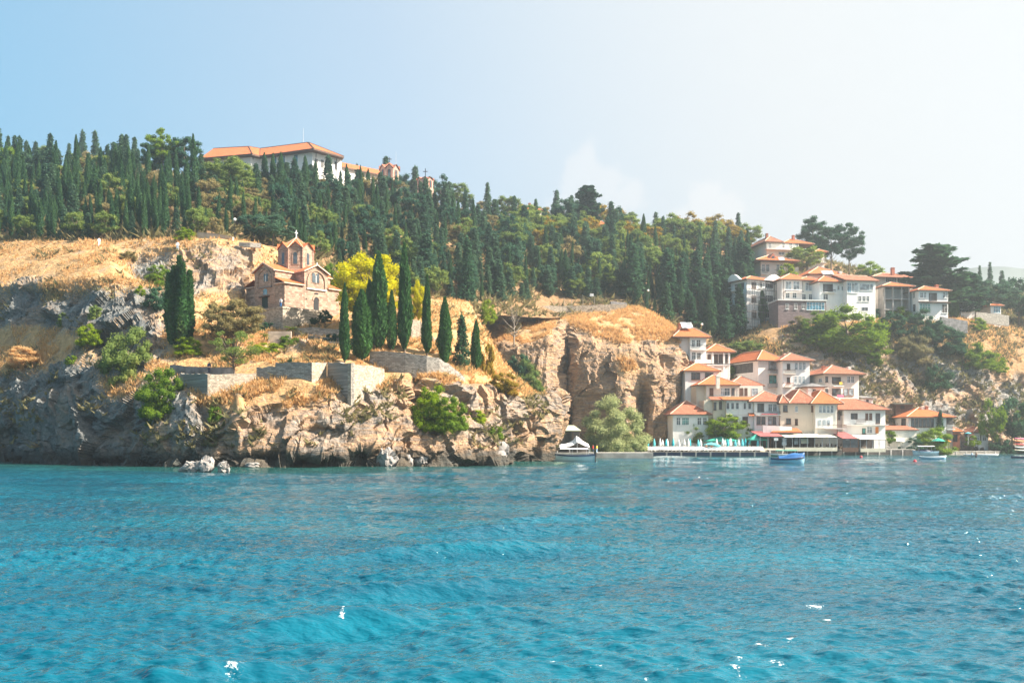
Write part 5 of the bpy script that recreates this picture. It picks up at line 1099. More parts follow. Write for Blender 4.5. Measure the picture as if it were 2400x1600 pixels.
# flat rock slabs and the islet in front of the cliff
def boulder(name, label, px, py, w, h, D, mat='rockgrey', cat='rock', seed=0):
    g = np.random.default_rng(seed); c = P(px, py, D); k = D/F; n, mth = 40, 26; th = np.linspace(0, 2*np.pi, n, endpoint=False); ph = np.linspace(-1.2, 1.5, mth); V = []
    for p_ in ph: V.append(np.stack([np.cos(th)*math.cos(p_), np.sin(th)*math.cos(p_), 0*th+math.sin(p_)], -1))
    V = np.concatenate(V); r = 1+.25*fbm(V*1.2+seed, 1, 4)+.45*facets(V, .75, seed*3.)
    V = V*r[:, None]*np.array([w*k/2, w*k/2*.8, h*k*.62]); V[:, 2] += h*k*.38; m = MB(); f = []
    for j in range(mth-1):
        for i in range(n): f.append((j*n+i, j*n+(i+1) % n, (j+1)*n+(i+1) % n, (j+1)*n+i))
    m.add(V, f+[tuple((mth-1)*n+i for i in range(n))]); o = m.build(name, M[mat], smooth=False); o.location = c; tag(o, label, cat); return o
M['rockgrey'] = stone_mat('boulder_rock', (.36,.33,.31), (.28,.26,.24), .35, .5, .3, bm=.9)
for i, (px, w, h, lab) in enumerate([(447, 34, 26, 'left rock of the islet before the cliff'), (482, 40, 36, 'tallest middle rock of the islet before the cliff'), (523, 28, 22, 'round right rock of the islet before the cliff'), (428, 18, 10, 'flat lowest rock at the left end of the islet')]):
    boulder('rock', lab, px, 1106, w, h, WD(1104), seed=i+3)
for i, (px, py, w, h, lab) in enumerate([(905,1092,40,40,'upright boulder at the foot of the lit cliff'),(948,1091,34,26,'pair boulder, left one under the green bush'),(988,1089,34,26,'pair boulder, right one under the green bush'),(1165,1087,54,46,'large cracked boulder left of the cave mouth'),(590,1096,30,12,'half drowned rock at the foot of the warm cliff')]):
    boulder('boulder', lab, px, py, w, h, ground(('promontory',), px, py-6).y-.2, cat='boulder', seed=20+i)
# ---------------------------------------------------------------- mansion and chapels on the ridge
def slab_poly(pts, th=.25):
    return [pts, [(p[0], p[1], p[2]-th) for p in pts][::-1]]+[[pts[i], (pts[i][0], pts[i][1], pts[i][2]-th), (pts[(i+1) % len(pts)][0], pts[(i+1) % len(pts)][1], pts[(i+1) % len(pts)][2]-th), pts[(i+1) % len(pts)]] for i in range(len(pts))]
def mansion():
    base = P(730, 420, 275); e = empty('mansion', base, 0, 'long white mansion with a bright orange hipped roof on the ridge', 'mansion'); L = lambda px, py, D: tuple(P(px, py, D)-base)
    ft = [(486,285),(588,280.5),(608,282.5),(732,276),(800,283),(775,300),(600,312),(500,305)]
    m = MB(); poly = [((px-CX)/F*D-base.x, D-base.y) for px, D in ft]; zt = P(0, 347, 275.5).z-base.z; m.prism(poly, -9, zt-.1); m.build('wall', M['white'], e)
    m = MB()
    for i in range(4):
        (a, b), (c, d) = poly[i], poly[i+1]; dd = Vector((c-a, d-b, 0)).normalized(); nn = Vector((dd.y, -dd.x, 0)); m.frame_box((a, b, 0), dd, nn, -.2, Vector((c-a, d-b, 0)).length+.2, .02, .22, zt-1.0, zt-.75)
    m.build('cornice', M['wframe'], e)
    E0, E1, E1b, E2, E3 = L(470,367,283), L(591,359,278.6), L(609,363,280.6), L(735,347,273.4), L(806,363,281.5); Bk = L(770,350,303); Bl = L(590,355,314); Bl2 = L(478,362,306)
    R0, R1, R1b, R2 = L(500,354,291), L(583,343,289), L(610,347,291), L(723,334,285)
    zz = E2[2]; fx = lambda p: (p[0], p[1], zz); E0, E1, E1b, E3, Bk, Bl, Bl2 = map(fx, (E0, E1, E1b, E3, Bk, Bl, Bl2)); rz = R2[2]; R0, R1, R1b = [(p[0], p[1], rz) for p in (R0, R1, R1b)]
    o = polymesh('roof', [[E0, E1, R1, R0], [E1, E1b, R1b, R1], [E1b, E2, R2, R1b], [E2, E3, R2], [E3, Bk, R2], [Bk, Bl, R1b, R2], [Bl, Bl2, R0, R1b], [Bl2, E0, R0]], M['roofn'], e)
    m = MB(); pts = [E0, E1, E1b, E2, E3, Bk, Bl, Bl2]; m.prism([(p[0], p[1]) for p in pts], zz-.45, zz-.02); m.build('eaves', M['wood'], o)
    r = MB()
    for a, b in ((R0, R1), (R1, R1b), (R1b, R2), (E1, R1), (E1b, R1b), (E2, R2), (E3, R2)): r.tube(a, b, .16, None, 5)
    r.build('ridge_tiles', M['wood'], o)
    def w(px0, px1, y0, y1, i, sty='glassb'):
        (a, b), (c, d) = poly[i], poly[i+1]; dd = Vector((c-a, d-b, 0)).normalized(); nn = Vector((dd.y, -dd.x, 0)); A = Vector((a+base.x, b+base.y, 0))
        def s(px): k = (px-CX)/F; return (k*A.y-A.x)/(dd.x-k*dd.y)
        s0, s1 = s(px0), s(px1); Dm = A.y+dd.y*s0; z1, z0 = CZ+(HY-y0)/F*Dm-base.z, CZ+(HY-y1)/F*Dm-base.z; m = MB(); m.frame_box((a,b,0), dd, nn, s0-.15, s1+.15, .01, .08, z0-.15, z1+.15); wo = m.build('window', M['wframe'], e)
        m = MB(); m.frame_box((a,b,0), dd, nn, s0, (s0+s1)/2-.04, .08, .11, z0, z1); m.frame_box((a,b,0), dd, nn, (s0+s1)/2+.04, s1, .08, .11, z0, z1); m.build('pane', M[sty], wo)
    for x in (500, 520, 540, 556): w(x, x+7, 385, 398, 0)
    w(568, 577, 382, 399, 0); w(640, 648, 368, 384, 2); w(660, 668, 367, 383, 2); w(690, 698, 364, 381, 2)
    for x in (738, 752, 768, 784): w(x, x+6, 372+(x-738)*.15, 392+(x-738)*.1, 3, 'shade')
    m = MB()
    for (px, i, y) in ((535, 0, 366), (594, 1, 364), (742, 3, 352), (790, 3, 366)):
        p = Vector(L(px, y, {0: 281.8, 1: 281, 3: 275.5+(px-742)*.12}[i])); m.tube(p+Vector((0,-.3,0)), p+Vector((-.2,.2,-1.6)), .10, None, 5); m.tube(p+Vector((-.2,.2,-1.6)), p+Vector((-.2,.2,-9)), .10, None, 5)
    m.build('drainpipe', M['metal'], e)
    m = MB(); p = Vector(L(711, 337, 286)); q = Vector(L(711, 301, 286)); m.tube(p-Vector((0,0,.5)), q, .07, .04, 5); m.build('lightning_rod', M['galv'], e)
    # wing running on behind towards the chapels
    b2 = P(800, 420, 296); g = empty('mansion_wing', b2, 0, 'low orange-roofed wing running from the mansion towards the chapels', 'building'); L2 = lambda px, py, D: tuple(P(px, py, D)-b2)
    a1, a2, a3, a4 = L2(792,388,292), L2(898,410,305), L2(893,399,316), L2(794,379,304); o = polymesh('roof', [[a1, a2, a3, a4]], M['roofn'], g)
    m = MB(); m.add([a1, a2, a3, a4]+[(x, y, z-.35) for x, y, z in (a1, a2, a3, a4)], [(4,5,1,0),(5,6,2,1),(6,7,3,2),(7,4,0,3),(7,6,5,4)]); m.build('eaves', M['wood'], o)
    m = MB(); q = [L2(797,390,293.5), L2(893,411,306), L2(893,411,315), L2(797,390,303)]; m.add([(x, y, z-.1) for x, y, z in q]+[(x, y, -6) for x, y, z in q], [(0,3,2,1),(4,5,6,7),(0,1,5,4),(1,2,6,5),(2,3,7,6),(3,0,4,7)]); m.build('wall', M['white'], g)
mansion()
def chapel_tower(px, ytop_wall, yroof, ybase, w, D, label, yc, rot=0):
    c = P(px, ybase, D); k = D/F; e = empty('chapel_tower', c, rot, label, 'chapel'); r = w*k/2; hw = (ybase-ytop_wall)*k; hr = (ybase-yroof)*k
    m = MB(); m.lathe((0,0,0), [(r*.94,-4),(r*.94,hw)], 8, math.pi/8); m.build('wall', M['chapel'], e); C = [Vector((r*1.0*math.cos(math.pi/8+math.pi/4*i), r*math.sin(math.pi/8+math.pi/4*i), hw)) for i in range(8)]; ap = Vector((0,0,hr)); fr = []; gm = MB(); wn = MB(); pn = MB()
    for i in range(8):
        p, q = C[i], C[(i+1) % 8]; mid = (p+q)/2; out = Vector((mid.x, mid.y, 0)).normalized(); g_ = mid+Vector((0,0,(hr-hw)*.55)); pe, qe, ge = p*1.06, q*1.06, g_+out*.2; pe.z = qe.z = hw; gi = g_.lerp(ap, .45); gi.z = g_.z+.1; fr += [[pe, ge, gi], [ge, qe, gi], [pe, gi, ap], [gi, qe, ap]]; gm.add([p*.95, q*.95, g_*.95+Vector((0,0,g_.z*.05))], [(0,1,2)])
        d = (q-p).normalized(); L_ = (q-p).length
        pts = arch_pts(0, hw-L_*1.0, L_*.55, L_*1.05, 8)
        for mb, sc, t in ((wn, 1.0, .03), (pn, .62, .07)):
            A = [mid*.945+d*u*sc+out*t+Vector((0,0,z-hw+hw*.055*0)) for u, z in pts]; mb.add(A, [tuple(range(len(A)))])
    ro = polymesh('roof', fr, M['roofo'], e); gm.build('gables', M['chapel'], e); w_ = wn.build('window', M['brickred'], e); pn.build('pane', M['glass'], w_)
    hc = (ybase-yc)*k; m = MB(); m.box(-.10, .10, -.08, .08, hr-.1, hc); m.box(-.62, .62, -.07, .07, hr+(hc-hr)*.58, hr+(hc-hr)*.58+.2); m.build('cross', M['metal'], e); return e
M['chapel'] = stone_mat('chapel_brick', (.55,.34,.27), (.5,.36,.3), 1.2, 2.6, .3, bm=.3)
chapel_tower(913, 400, 381, 452, 50, 298, 'brick bell tower with four gables and a thin cross on the skyline', 369, R(5))
chapel_tower(997, 424, 414, 470, 42, 292, 'smaller chapel dome with a large cross, right of the bell tower', 395)
def rod(px, y0, y1, D, label): a = P(px, y1, D); m = MB(); m.tube((0,0,-.5), (0,0,(y1-y0)/F*D), .06, .035, 5); m.lathe((0,0,-.5), [(.15,0),(.15,.3),(.08,.5)], 6); o = m.build('antenna_mast', M['galv']); o.location = a; tag(o, label, 'mast')
rod(928, 356, 410, 299, 'thin antenna mast rising beside the bell tower')
def red_roof():
    h = House('hilltop_house', 'red-roofed house with solar panels peeping over the middle skyline', 1222, 1270, 492, 520, 330, 10, 10, 'pale'); h.roof(1.7, 'roofn', kind='hip'); h.panel(1232, 1250, 487, 494, 331.5); h.chimney(1241, 476, 490, 334); h.win('f', 1228, 1234, 500, 510); h.win('f', 1250, 1256, 500, 510)
    h = House('hilltop_house', 'small red roof almost hidden in the trees below the skyline cedar', 1403, 1418, 528, 545, 322, 6, 5, 'pale'); h.roof(1.4, 'roofn'); h.win('f', 1406, 1411, 533, 539)
red_roof()
# ---------------------------------------------------------------- villas on the right hill
def villas():
    h = House('villa', 'topmost villa with two hipped roofs and a long white balcony', 1797, 1872, 568, 612, 318, 12, 12, 'cream'); h.roof(2.2, 'roofo', x1=h.W*.48, over=1.2); h.chimney(1797, 547, 560, 321); h.roof(2.4, 'roof', x0=h.W*.50, x1=h.W+5.5, y0=-.2, over=.6); h.chimney(1859, 551, 562, 324)
    h.balcony(1791, 1862, 584, 575, 1.6, rail='wframe'); [h.win('f', a, b, 571, 581) for a, b in ((1802,1807),(1834,1839),(1850,1856))]; h.win('f', 1825, 1838, 591, 597); h.win('f', 1864, 1870, 571, 578); h.opening('f', 1846, 1870, 592, 604, 'undercroft', 'shade')
    h = House('villa', 'narrow right wing of the topmost villa beside the pines', 1914, 1932, 592, 622, 316, 6, 8, 'pale'); h.roof(1.2, 'roof', over=1.0); h.balcony(1914, 1934, 615, 608, .8); h.win('f', 1918, 1926, 597, 606)
    h = House('villa', 'pink villa with a round dormer in its red hipped roof', 1783, 1848, 613, 648, 303, 10, 10, 'pale'); h.roof(2.6, 'roofn', over=2.6)
    for a, b in ((1786,1792),(1796,1803),(1820,1826),(1830,1837)): h.win('f', a, b, 620, 636)
    h.balcony(1781, 1796, 642, 633, 1.2, rail='metal'); h.balcony(1815, 1826, 642, 633, 1.2, rail='metal')
    m = MB(); u = h.fu(1810); zz = h.H; m.add([(u-1.5,-.6,zz+.5),(u+1.5,-.6,zz+.5),(u,-.6,zz+2.5),(u-1.5,3,zz+.5),(u+1.5,3,zz+.5),(u,3,zz+2.5)], [(0,1,2),(0,2,5,3),(1,4,5,2)]); d = m.build('dormer', M['roofo'], h.root); m = MB(); m.lathe((0,0,0), [(.42,0),(.42,.06)], 12); o = m.build('round_window', M['glass'], d); o.rotation_euler = (R(90),0,0); o.location = (u,-.62,zz+1.25)
    h.panel(1826, 1840, 603, 609, 301.5)
    # the white villa in scaffolding
    h = House('villa', 'tall white villa wrapped in scaffolding with two curved pediments', 1750, 1829, 655, 758, 277, 13, 26, 'white'); h.roof(2.0, 'roof', over=.9)
    for (a, b) in ((1785, 1834),):
        u0, u1 = h.fu(a), h.fu(b); m = MB(); n = 12; pts = [(u0+(u1-u0)*t/n, h.H+.1+1.75*math.sin(math.pi*t/n)**1.5) for t in range(n+1)]; m.add([(x,-1.0,z) for x, z in pts]+[(x,-.4,z) for x, z in pts], [tuple(range(n+1)), tuple(range(2*n+1, n, -1))]+[(k, k+1, n+2+k, n+1+k) for k in range(n)]+[(0, n, 2*n+1, n+1)]); m.build('pediment', M['white'], h.root)
    m = MB(); n = 12; v0, v1 = 1.0, 8.5; pts = [(v0+(v1-v0)*t/n, h.H+.1+1.9*math.sin(math.pi*t/n)**1.5) for t in range(n+1)]; m.add([(-1.0,y,z) for y, z in pts]+[(-.4,y,z) for y, z in pts], [tuple(range(n, -1, -1)), tuple(range(n+1, 2*n+2))]+[(k+1, k, n+1+k, n+2+k) for k in range(n)]+[(0, n+1, 2*n+1, n)]); m.build('pediment', M['white'], h.root)
    for ya, yb in ((660, 675), (693, 708), (728, 744)):
        h.win('f', 1762, 1772, ya, yb, 'shade', 'bframe', 2); h.win('f', 1794, 1816, ya, yb, 'shade', 'wframe', 4); h.win('f', 1780, 1786, ya, yb, 'glass')
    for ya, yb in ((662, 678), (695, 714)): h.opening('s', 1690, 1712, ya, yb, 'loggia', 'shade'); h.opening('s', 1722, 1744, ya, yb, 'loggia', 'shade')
    m = MB(); 
    for yy in (682, 716): z = h.sz(yy, 5); m.box(-1.3, 0, 2.0, 11.5, z-.2, z); m.box(-1.3, -1.25, 2.0, 11.5, z+.85, z+.92)
    m.build('balcony', M['white'], h.root)
    s = empty('scaffolding', (h.Xc, h.D, h.zb), h.a, 'grey tube scaffolding around the tall white villa', 'scaffolding'); m = MB(); q = MB()
    for k in range(8):
        x = -.9+k*(h.W+1.5)/7
        for y in (-1.3, -2.1): m.tube((x,y,-5), (x,y,h.H-.6), .05, None, 4)
    for z in np.arange(-3, h.H-.5, 2.0):
        for y in (-1.3, -2.1): m.tube((-.9,y,z), (h.W+.6,y,z), .045, None, 4)
        q.box(-.9, h.W+.6, -2.0, -1.4, z+.05, z+.1)
    for k in range(4): m.tube((-.9+k*3.2,-2.12,-3), (2.2+k*3.2,-2.12,h.H-2), .04, None, 4)
    m.build('frame', M['metal'], s); q.build('planks', M['grey'], s)
    h = House('villa', 'pinkish villa with tall curtained windows right of the scaffolded one', 1832, 1880, 656, 735, 276, 12, 12, 'pale'); h.roof(2.4, 'roof', x1=h.W+4.2, over=.9)
    for a, b in ((1842,1854),(1860,1873)): h.win('f', a, b, 660, 679, 'curtain', 'wframe', 1)
    for a, b in ((1842,1850),(1858,1866)): h.win('f', a, b, 687, 698, 'glass')
    h.balcony(1838, 1880, 684, 682, .9, slab='pale', solid=True); h.pipe(1836)
    h = House('villa', 'cream villa with a wide corner window between pink and white villas', 1881, 1918, 656, 735, 278, 10, 10, 'cream'); h.roof(1.2, 'roof', over=.7); h.win('f', 1888, 1908, 663, 681, 'curtain', 'wframe', 2); h.win('f', 1880, 1888, 690, 702); h.win('f', 1896, 1904, 690, 702)
    h = House('villa', 'red hip roof with solar panel rising behind the villa row', 1900, 1970, 644, 660, 290, 14, 10, 'pale'); h.roof(3.0, 'roofn', over=1.4); h.panel(1928, 1955, 634, 642, 287.5); h.chimney(1969, 636, 645, 291, .8, 'white')
    h = House('villa', 'small hipped villa with a shaded loggia in the middle of the row', 1921, 1982, 661, 735, 274, 10, 10, 'white'); h.roof(2.0, 'roof', over=.9, x1=h.W*.8); h.loggia(1929, 1952, 665, 684); h.balcony(1928, 1954, 685, 679, 1.1); h.win('f', 1963, 1967, 670, 679); h.win('f', 1973, 1977, 672, 680); h.win('f', 1930, 1940, 690, 702)
    h = House('villa', 'white villa with blue glazed corner and aged tile roof', 1985, 2052, 658, 740, 273, 12, 10, 'white'); h.roof(2.3, 'roofo', over=.9, kind='gablex'); h.win('f', 1986, 1994, 663, 685, 'glassb', 'wframe', 1); h.win('f', 1996, 2010, 663, 686, 'curtain', 'wframe', 1); h.win('f', 2015, 2037, 666, 680, 'curtain', 'wframe', 0); h.win('f', 2040, 2046, 666, 680, 'curtain', 'wframe', 0)
    for a in (2012, 2022, 2031): h.win('f', a, a+6, 694, 706, 'glass')
    h.win('f', 2020, 2034, 720, 728, 'glass', sill=False)
    h = House('villa_annex', 'flat-roofed stone annex with blue glazing under the pink villa', 1824, 1936, 704, 760, 270, 7, 6, 'stonemauve', 'annex'); m = MB(); m.box(-.2, h.W+.2, -.3, 7, h.H, h.H+.3); m.build('roof_slab', M['white'], h.root); h.win('f', 1891, 1932, 709, 726, 'glassb', 'wframe', 5)
    for a in (1842, 1862, 1880): h.win('f', a, a+6, 712, 724, 'shade')
    h = House('unfinished_house', 'unfinished concrete house with open floors under a tiled roof', 2072, 2134, 672, 738, 277, 10, 6, None, 'house'); h.roof(1.7, 'roofn', over=1.0)
    m = MB(); m.box(0, h.W, 3.5, 10, -6, h.H); m.build('back_wall', M['pale'], h.root); m = MB()
    for yy in (699, 724): z = h.fz(yy); m.box(0, h.W, 0, 3.5, z-.25, z)
    m.build('floor_slab', M['grey'], h.root)
    for x in (.15, h.W*.33, h.W*.66, h.W-.45): m = MB(); m.box(x, x+.32, .1, .4, -6, h.H-.06); m.build('column', M['grey'], h.root)
    m = MB(); m.box(0, .2, .45, 3.5, -6, h.H-.06); m.box(h.W-.2, h.W, .45, 3.5, -6, h.H-.06); m.build('side_wall', M['grey'], h.root)
    h = House('villa', 'white corner house with low tiled roof and red chimney at the end of the row', 2153, 2222, 681, 742, 275, 9, 10, 'white'); h.roof(1.8, 'roof', over=.8); h.chimney(2195, 667, 676, 279, .8)
    for a, b in ((2157,2163),(2166,2170),(2210,2215),(2217,2221)): h.win('f', a, b, 686, 698)
    h.loggia(2177, 2196, 686, 705); h.win('s', 2141, 2144, 686, 698, mull=0); h.win('s', 2140, 2146, 713, 730, mull=0); m = MB(); z = h.fz(708); m.box(-.2, h.W+.1, -1.2, 0, z-.12, z+.12); m.build('canopy', M['wood'], h.root); h.win('f', 2156, 2180, 712, 731, 'glassg', 'wframe', 3); h.win('f', 2208, 2220, 714, 733, 'shade')
    h = House('villa', 'brownish house with brick chimney half hidden by the huge cedar', 2048, 2160, 650, 690, 300, 12, 10, 'beige'); h.roof(2.2, 'roofo', over=1.0); h.chimney(2092, 627, 640, 304, .9); h.win('f', 2076, 2100, 651, 661, 'shade', 'wframe', 4); h.win('f', 2138, 2156, 653, 666, 'shade', 'wframe', 3); h.opening('f', 2104, 2124, 652, 664, 'loggia', 'shade')
    h = House('garden_room', 'small garden room with orange roof at the right of the hilltop', 2322, 2346, 717, 742, 290, 6, 10, 'white', 'garden room'); h.roof(1.2, 'roof', over=.7); h.win('f', 2329, 2344, 719, 733, 'glassb', 'wframe', 3)
    h = House('garden_room', 'low white garden building under the cedar branches', 2252, 2285, 714, 742, 290, 5, 8, 'white', 'garden room'); h.roof(.8, 'roofo', over=.5); h.win('f', 2257, 2262, 718, 730); h.win('f', 2272, 2278, 718, 730)
M['stonemauve'] = stone_mat('mauve_stone', (.26,.20,.20), (.2,.16,.16), 1.5, 3, .4)
villas()
# ---------------------------------------------------------------- the lakeside village
def village():
    h = House('house', 'tall house with solar panel beside the bluff, two balconies', 1617, 1655, 791, 872, 243, 9, 10, 'white'); h.roof(3.4, 'roofn', over=1.0, x0=-4.5, ridge=None); h.chimney(1593, 757, 768, 247, .8); h.panel(1599, 1625, 755, 768, 243.6)
    m = MB(); m.box(-3.2, 0, 1, 9, -6, h.H-.01); m.build('side_wing', M['pale'], h.root); h.win('f', 1622, 1628, 797, 812); h.win('f', 1633, 1641, 797, 812, 'shade'); h.balcony(1617, 1655, 819, 809, 1.2, rail='metal'); h.win('f', 1622, 1630, 826, 842); h.win('f', 1634, 1642, 827, 843, 'shade'); h.balcony(1624, 1662, 850, 843, 1.3, solid=True, rail='wframe')
    h = House('house', 'low house with a pillared loggia right of the tall solar-panel house', 1657, 1707, 826, 862, 247, 8, 8, 'white'); h.roof(2.2, 'roof', over=1.3, x0=-.8, x1=h.W+1.6)
    for a, b in ((1659,1665),(1674,1682),(1685,1693),(1698,1705)): h.win('f', a, b, 831, 850, 'shade', 'bframe')
    for x in (1668, 1694, 1706): u = h.fu(x); m = MB(); m.box(u-.18, u+.18, -1.0, -.65, -3, h.H-.07); m.build('pillar', M['white'], h.root)
    h.balcony(1655, 1708, 855, 853, 1.1, slab='white', solid=True)
    h = House('house', 'white house with four dark windows under an orange roof beside the bluff', 1606, 1682, 870, 925, 238, 8, 8, 'white'); h.roof(2.2, 'roofn', over=.7); h.chimney(1685, 864, 874, 240, .8, 'cream'); h.chimney(1620, 846, 858, 243, .9)
    for a, b in ((1621,1630),(1632,1640),(1653,1661),(1663,1671)): h.win('f', a, b, 874, 889, 'glass', 'bframe')
    h = House('house', 'beige upper house with three brown shutters under broad orange roofs', 1655, 1788, 903, 945, 233, 9, 6, 'cream'); h.roof(2.5, 'roofn', over=.8, x0=-2.2, x1=h.W*.60); h.roof(2.3, 'roofo', over=.8, x0=h.W*.42, x1=h.W+1.0, y0=1.2); h.chimney(1682, 880, 905, 231.5, .8, 'cream'); h.chimney(1652, 888, 902, 236, .9)
    for a, b, st, fm in ((1664,1671,'bframe','bframe'),(1690,1697,'curtain','wframe'),(1698,1710,'glass','wframe'),(1715,1721,'glass','bframe'),(1735,1741,'bframe','bframe'),(1746,1751,'bframe','bframe'),(1763,1776,'curtain','wframe')): h.win('f', a, b, 910, 926, st, fm)
    h.pipe(1732); m = MB(); m.box(-2.0, 0, 1.0, 9, -8, h.H-.01); m.build('side_wing', M['beige'], h.root)
    h = House('house', 'long white house with a row of five narrow windows above the fig tree', 1701, 1766, 938, 1012, 229, 8, 5, 'white'); h.roof(.8, 'roofn', over=.7, kind='shed', y1=3.0); h.pipe(1701)
    for a, b in ((1703,1709),(1714,1720),(1725,1731),(1743,1748),(1754,1760)): h.win('f', a, b, 944, 958, 'glass', 'wframe', 0)
    h.win('f', 1720, 1728, 976, 990, 'shade', 'bframe'); h.win('f', 1741, 1752, 977, 991, 'shade', 'bframe'); m = MB(); z = h.fz(972); m.box(0, h.W, -.06, 0, z, z+.12); m.build('string_course', M['cream'], h.root)
    o = polymesh('awning', [[(h.fu(1752), -1.2, h.fz(974)), (h.fu(1773), -1.2, h.fz(974)), (h.fu(1770), 0, h.fz(967)), (h.fu(1752), 0, h.fz(967))]], M['roofn'], h.root)
    h = House('house', 'beige corner house left of the row of narrow windows', 1672, 1700, 938, 1012, 229.6, 8, 5, 'beige'); h.roof(.8, 'roofo', over=.6, kind='shed', y1=3.0); h.win('f', 1673, 1678, 943, 960, 'glass', 'bframe', 0); h.win('f', 1686, 1691, 942, 958, 'shade', 'bframe', 0); m = MB(); m.box(-2.0, 0, .5, 8, -6, h.H-.01); m.build('side_wing', M['beige'], h.root)
    h = House('house', 'white house with flowered balcony under a mottled tile roof', 1768, 1828, 942, 1010, 229, 9, 5, 'white'); h.roof(2.5, 'roofo', over=.9, x0=-1.5, x1=h.W+3)
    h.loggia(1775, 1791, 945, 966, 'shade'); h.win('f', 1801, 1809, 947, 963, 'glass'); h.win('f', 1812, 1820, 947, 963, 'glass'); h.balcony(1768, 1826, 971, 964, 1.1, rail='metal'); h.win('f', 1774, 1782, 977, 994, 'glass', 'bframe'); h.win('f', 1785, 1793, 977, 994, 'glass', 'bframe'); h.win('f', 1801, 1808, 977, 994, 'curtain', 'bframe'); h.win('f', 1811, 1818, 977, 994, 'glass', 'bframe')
    m = MB(); m.box(h.fu(1781), h.fu(1818), -1.24, -1.12, h.fz(971), h.fz(969.5)); m.build('flower_box', M['red'], h.root)
    h = House('house', 'plain beige house with few small windows and a patched tile roof', 1829, 1908, 946, 1020, 228.5, 10, 4, 'beige'); h.roof(3.2, 'roofo', over=.8, x0=h.W*.22, x1=h.W+1.2); h.roof(1.9, 'roofo', over=.6, x0=-.5, x1=h.W*.26, name='roof'); h.chimney(1896, 911, 922, 232, .8, 'pale')
    for a, b, c, d, s_ in ((1836,1845,950,964,'glass'),(1864,1869,952,964,'curtain'),(1902,1907,951,964,'bframe'),(1843,1853,981,993,'glass'),(1864,1869,982,995,'black')): h.win('f', a, b, c, d, s_, 'wframe' if s_ == 'curtain' else 'bframe', 1)
    h.pipe(1908)
    h = House('house', 'cream house with four slim windows and a white terrace in the village middle', 1910, 1963, 947, 1018, 228, 10, 4, 'cream'); h.roof(3.1, 'roofn', over=.9, x0=-1.2, x1=h.W+1.2, y0=-.8)
    for a in (1920, 1929, 1938, 1947): h.win('f', a, a+6, 951, 966, 'curtain', 'wframe', 0)
    m = MB(); z1, z0 = h.fz(980), h.fz(1003); m.box(0, h.W*.72, -.35, -.001, z0, z1); m.build('lower_bay', M['white'], h.root)
    for a in (1917, 1928, 1938): 
        u = h.fu(a); m = MB(); m.box(u, u+.55, -.42, -.35, h.fz(996), h.fz(984)); m.build('window', M['curtain'], h.root)
    h.balcony(1931, 1976, 1003, 995, 1.9, rail='bframe'); h.pipe(1962)
    h = House('house', 'broad white house with a reddish mottled roof and corner terrace near the water', 1978, 2075, 961, 1020, 231, 10, 6, 'white'); h.roof(2.6, 'roofo', over=1.0, x0=-4.5, x1=h.W+1.0)
    h.loggia(1994, 2010, 968, 982, 'shade'); h.balcony(2003, 2025, 991, 982, 1.0, rail='bframe'); h.win('f', 2029, 2034, 969, 983, 'bframe', 'bframe', 0); h.win('f', 2038, 2043, 969, 983, 'bframe', 'bframe', 0); h.win('f', 2053, 2062, 969, 992, 'glass', 'bframe', 1)
    h.win('f', 2021, 2028, 1004, 1016, 'glassg', 'bframe', 0); h.win('f', 2032, 2044, 1000, 1014, 'curtain', 'wframe', 1); m = MB(); m.box(-.3, h.W+.3, -1.0, 0, h.fz(996), h.fz(994.5)); m.build('canopy', M['white'], h.root)
    m = MB(); m.box(h.fu(2051), h.fu(2058), -.25, -.2, h.fz(1015), h.fz(1000)); m.build('hanging_cloth', M['orange'], h.root)
    m = MB(); m.box(-3.8, 0, .8, 9, -6, h.H-1.2); m.build('side_wing', M['grey'], h.root); m = MB(); m.box(-3.4, -.6, .6, .79, h.fz(984), h.fz(968)); m.build('loggia', M['shade'], h.root)
    h = House('house', 'orange-roofed waterfront house with a band of tall brown-framed windows', 2129, 2218, 978, 1025, 243, 11, 7, 'white'); h.roof(2.4, 'roofn', over=.9, x1=h.W+2.3); h.chimney(2162, 951, 960, 248, .7, 'cream'); h.chimney(2171, 951, 962, 248, .7)
    h.win('s', 2113, 2123, 981, 1000, 'glass', 'bframe', 1)
    for a in (2136, 2145, 2154, 2163, 2172, 2181): h.win('f', a, a+6.5, 981, 1000, 'glass', 'bframe', 0)
    m = MB(); m.box(h.W, h.W+2.0, .6, 11, -3, h.H-.05); m.build('side_wing', M['shade'], h.root); h.balcony(2218, 2236, 1005, 996, .5, rail='wframe')  # dark block, coloured as the shade of an end loggia
    h = House('lean_to', 'low brown-tiled lean-to in front of the orange-roofed house', 2072, 2148, 1008, 1030, 236, 5, 8, 'cream', 'lean-to'); h.roof(1.0, 'roofo', kind='shed', over=.5); h.opening('f', 2080, 2095, 1012, 1024, 'doorway', 'shade')
    h = House('cottage', 'little white cottage with old tiles near the right edge', 2284, 2316, 1014, 1045, 249, 6, 5, 'white', 'cottage'); h.roof(1.4, 'roofo', over=.7); h.win('f', 2288, 2294, 1020, 1032, 'curtain'); h.opening('f', 2297, 2300, 1016, 1038, 'door', 'shade'); h.win('f', 2303, 2311, 1018, 1032, 'curtain')
    h = House('house', 'red-roofed hut left of the cottage by the sky blue parasol', 2226, 2250, 1012, 1045, 246, 5, 5, 'brickred', 'hut'); h.roof(1.2, 'roofn', over=.8); h.opening('f', 2232, 2244, 1018, 1035, 'doorway', 'black')
    h = House('house', 'big pale house with an open barn-like side under an orange roof', 1777, 1832, 845, 915, 245, 15, 20, 'pale'); h.roof(2.7, 'roofn', over=.9); h.opening('s', 1712, 1765, 849, 872, 'barn_opening', 'shade')
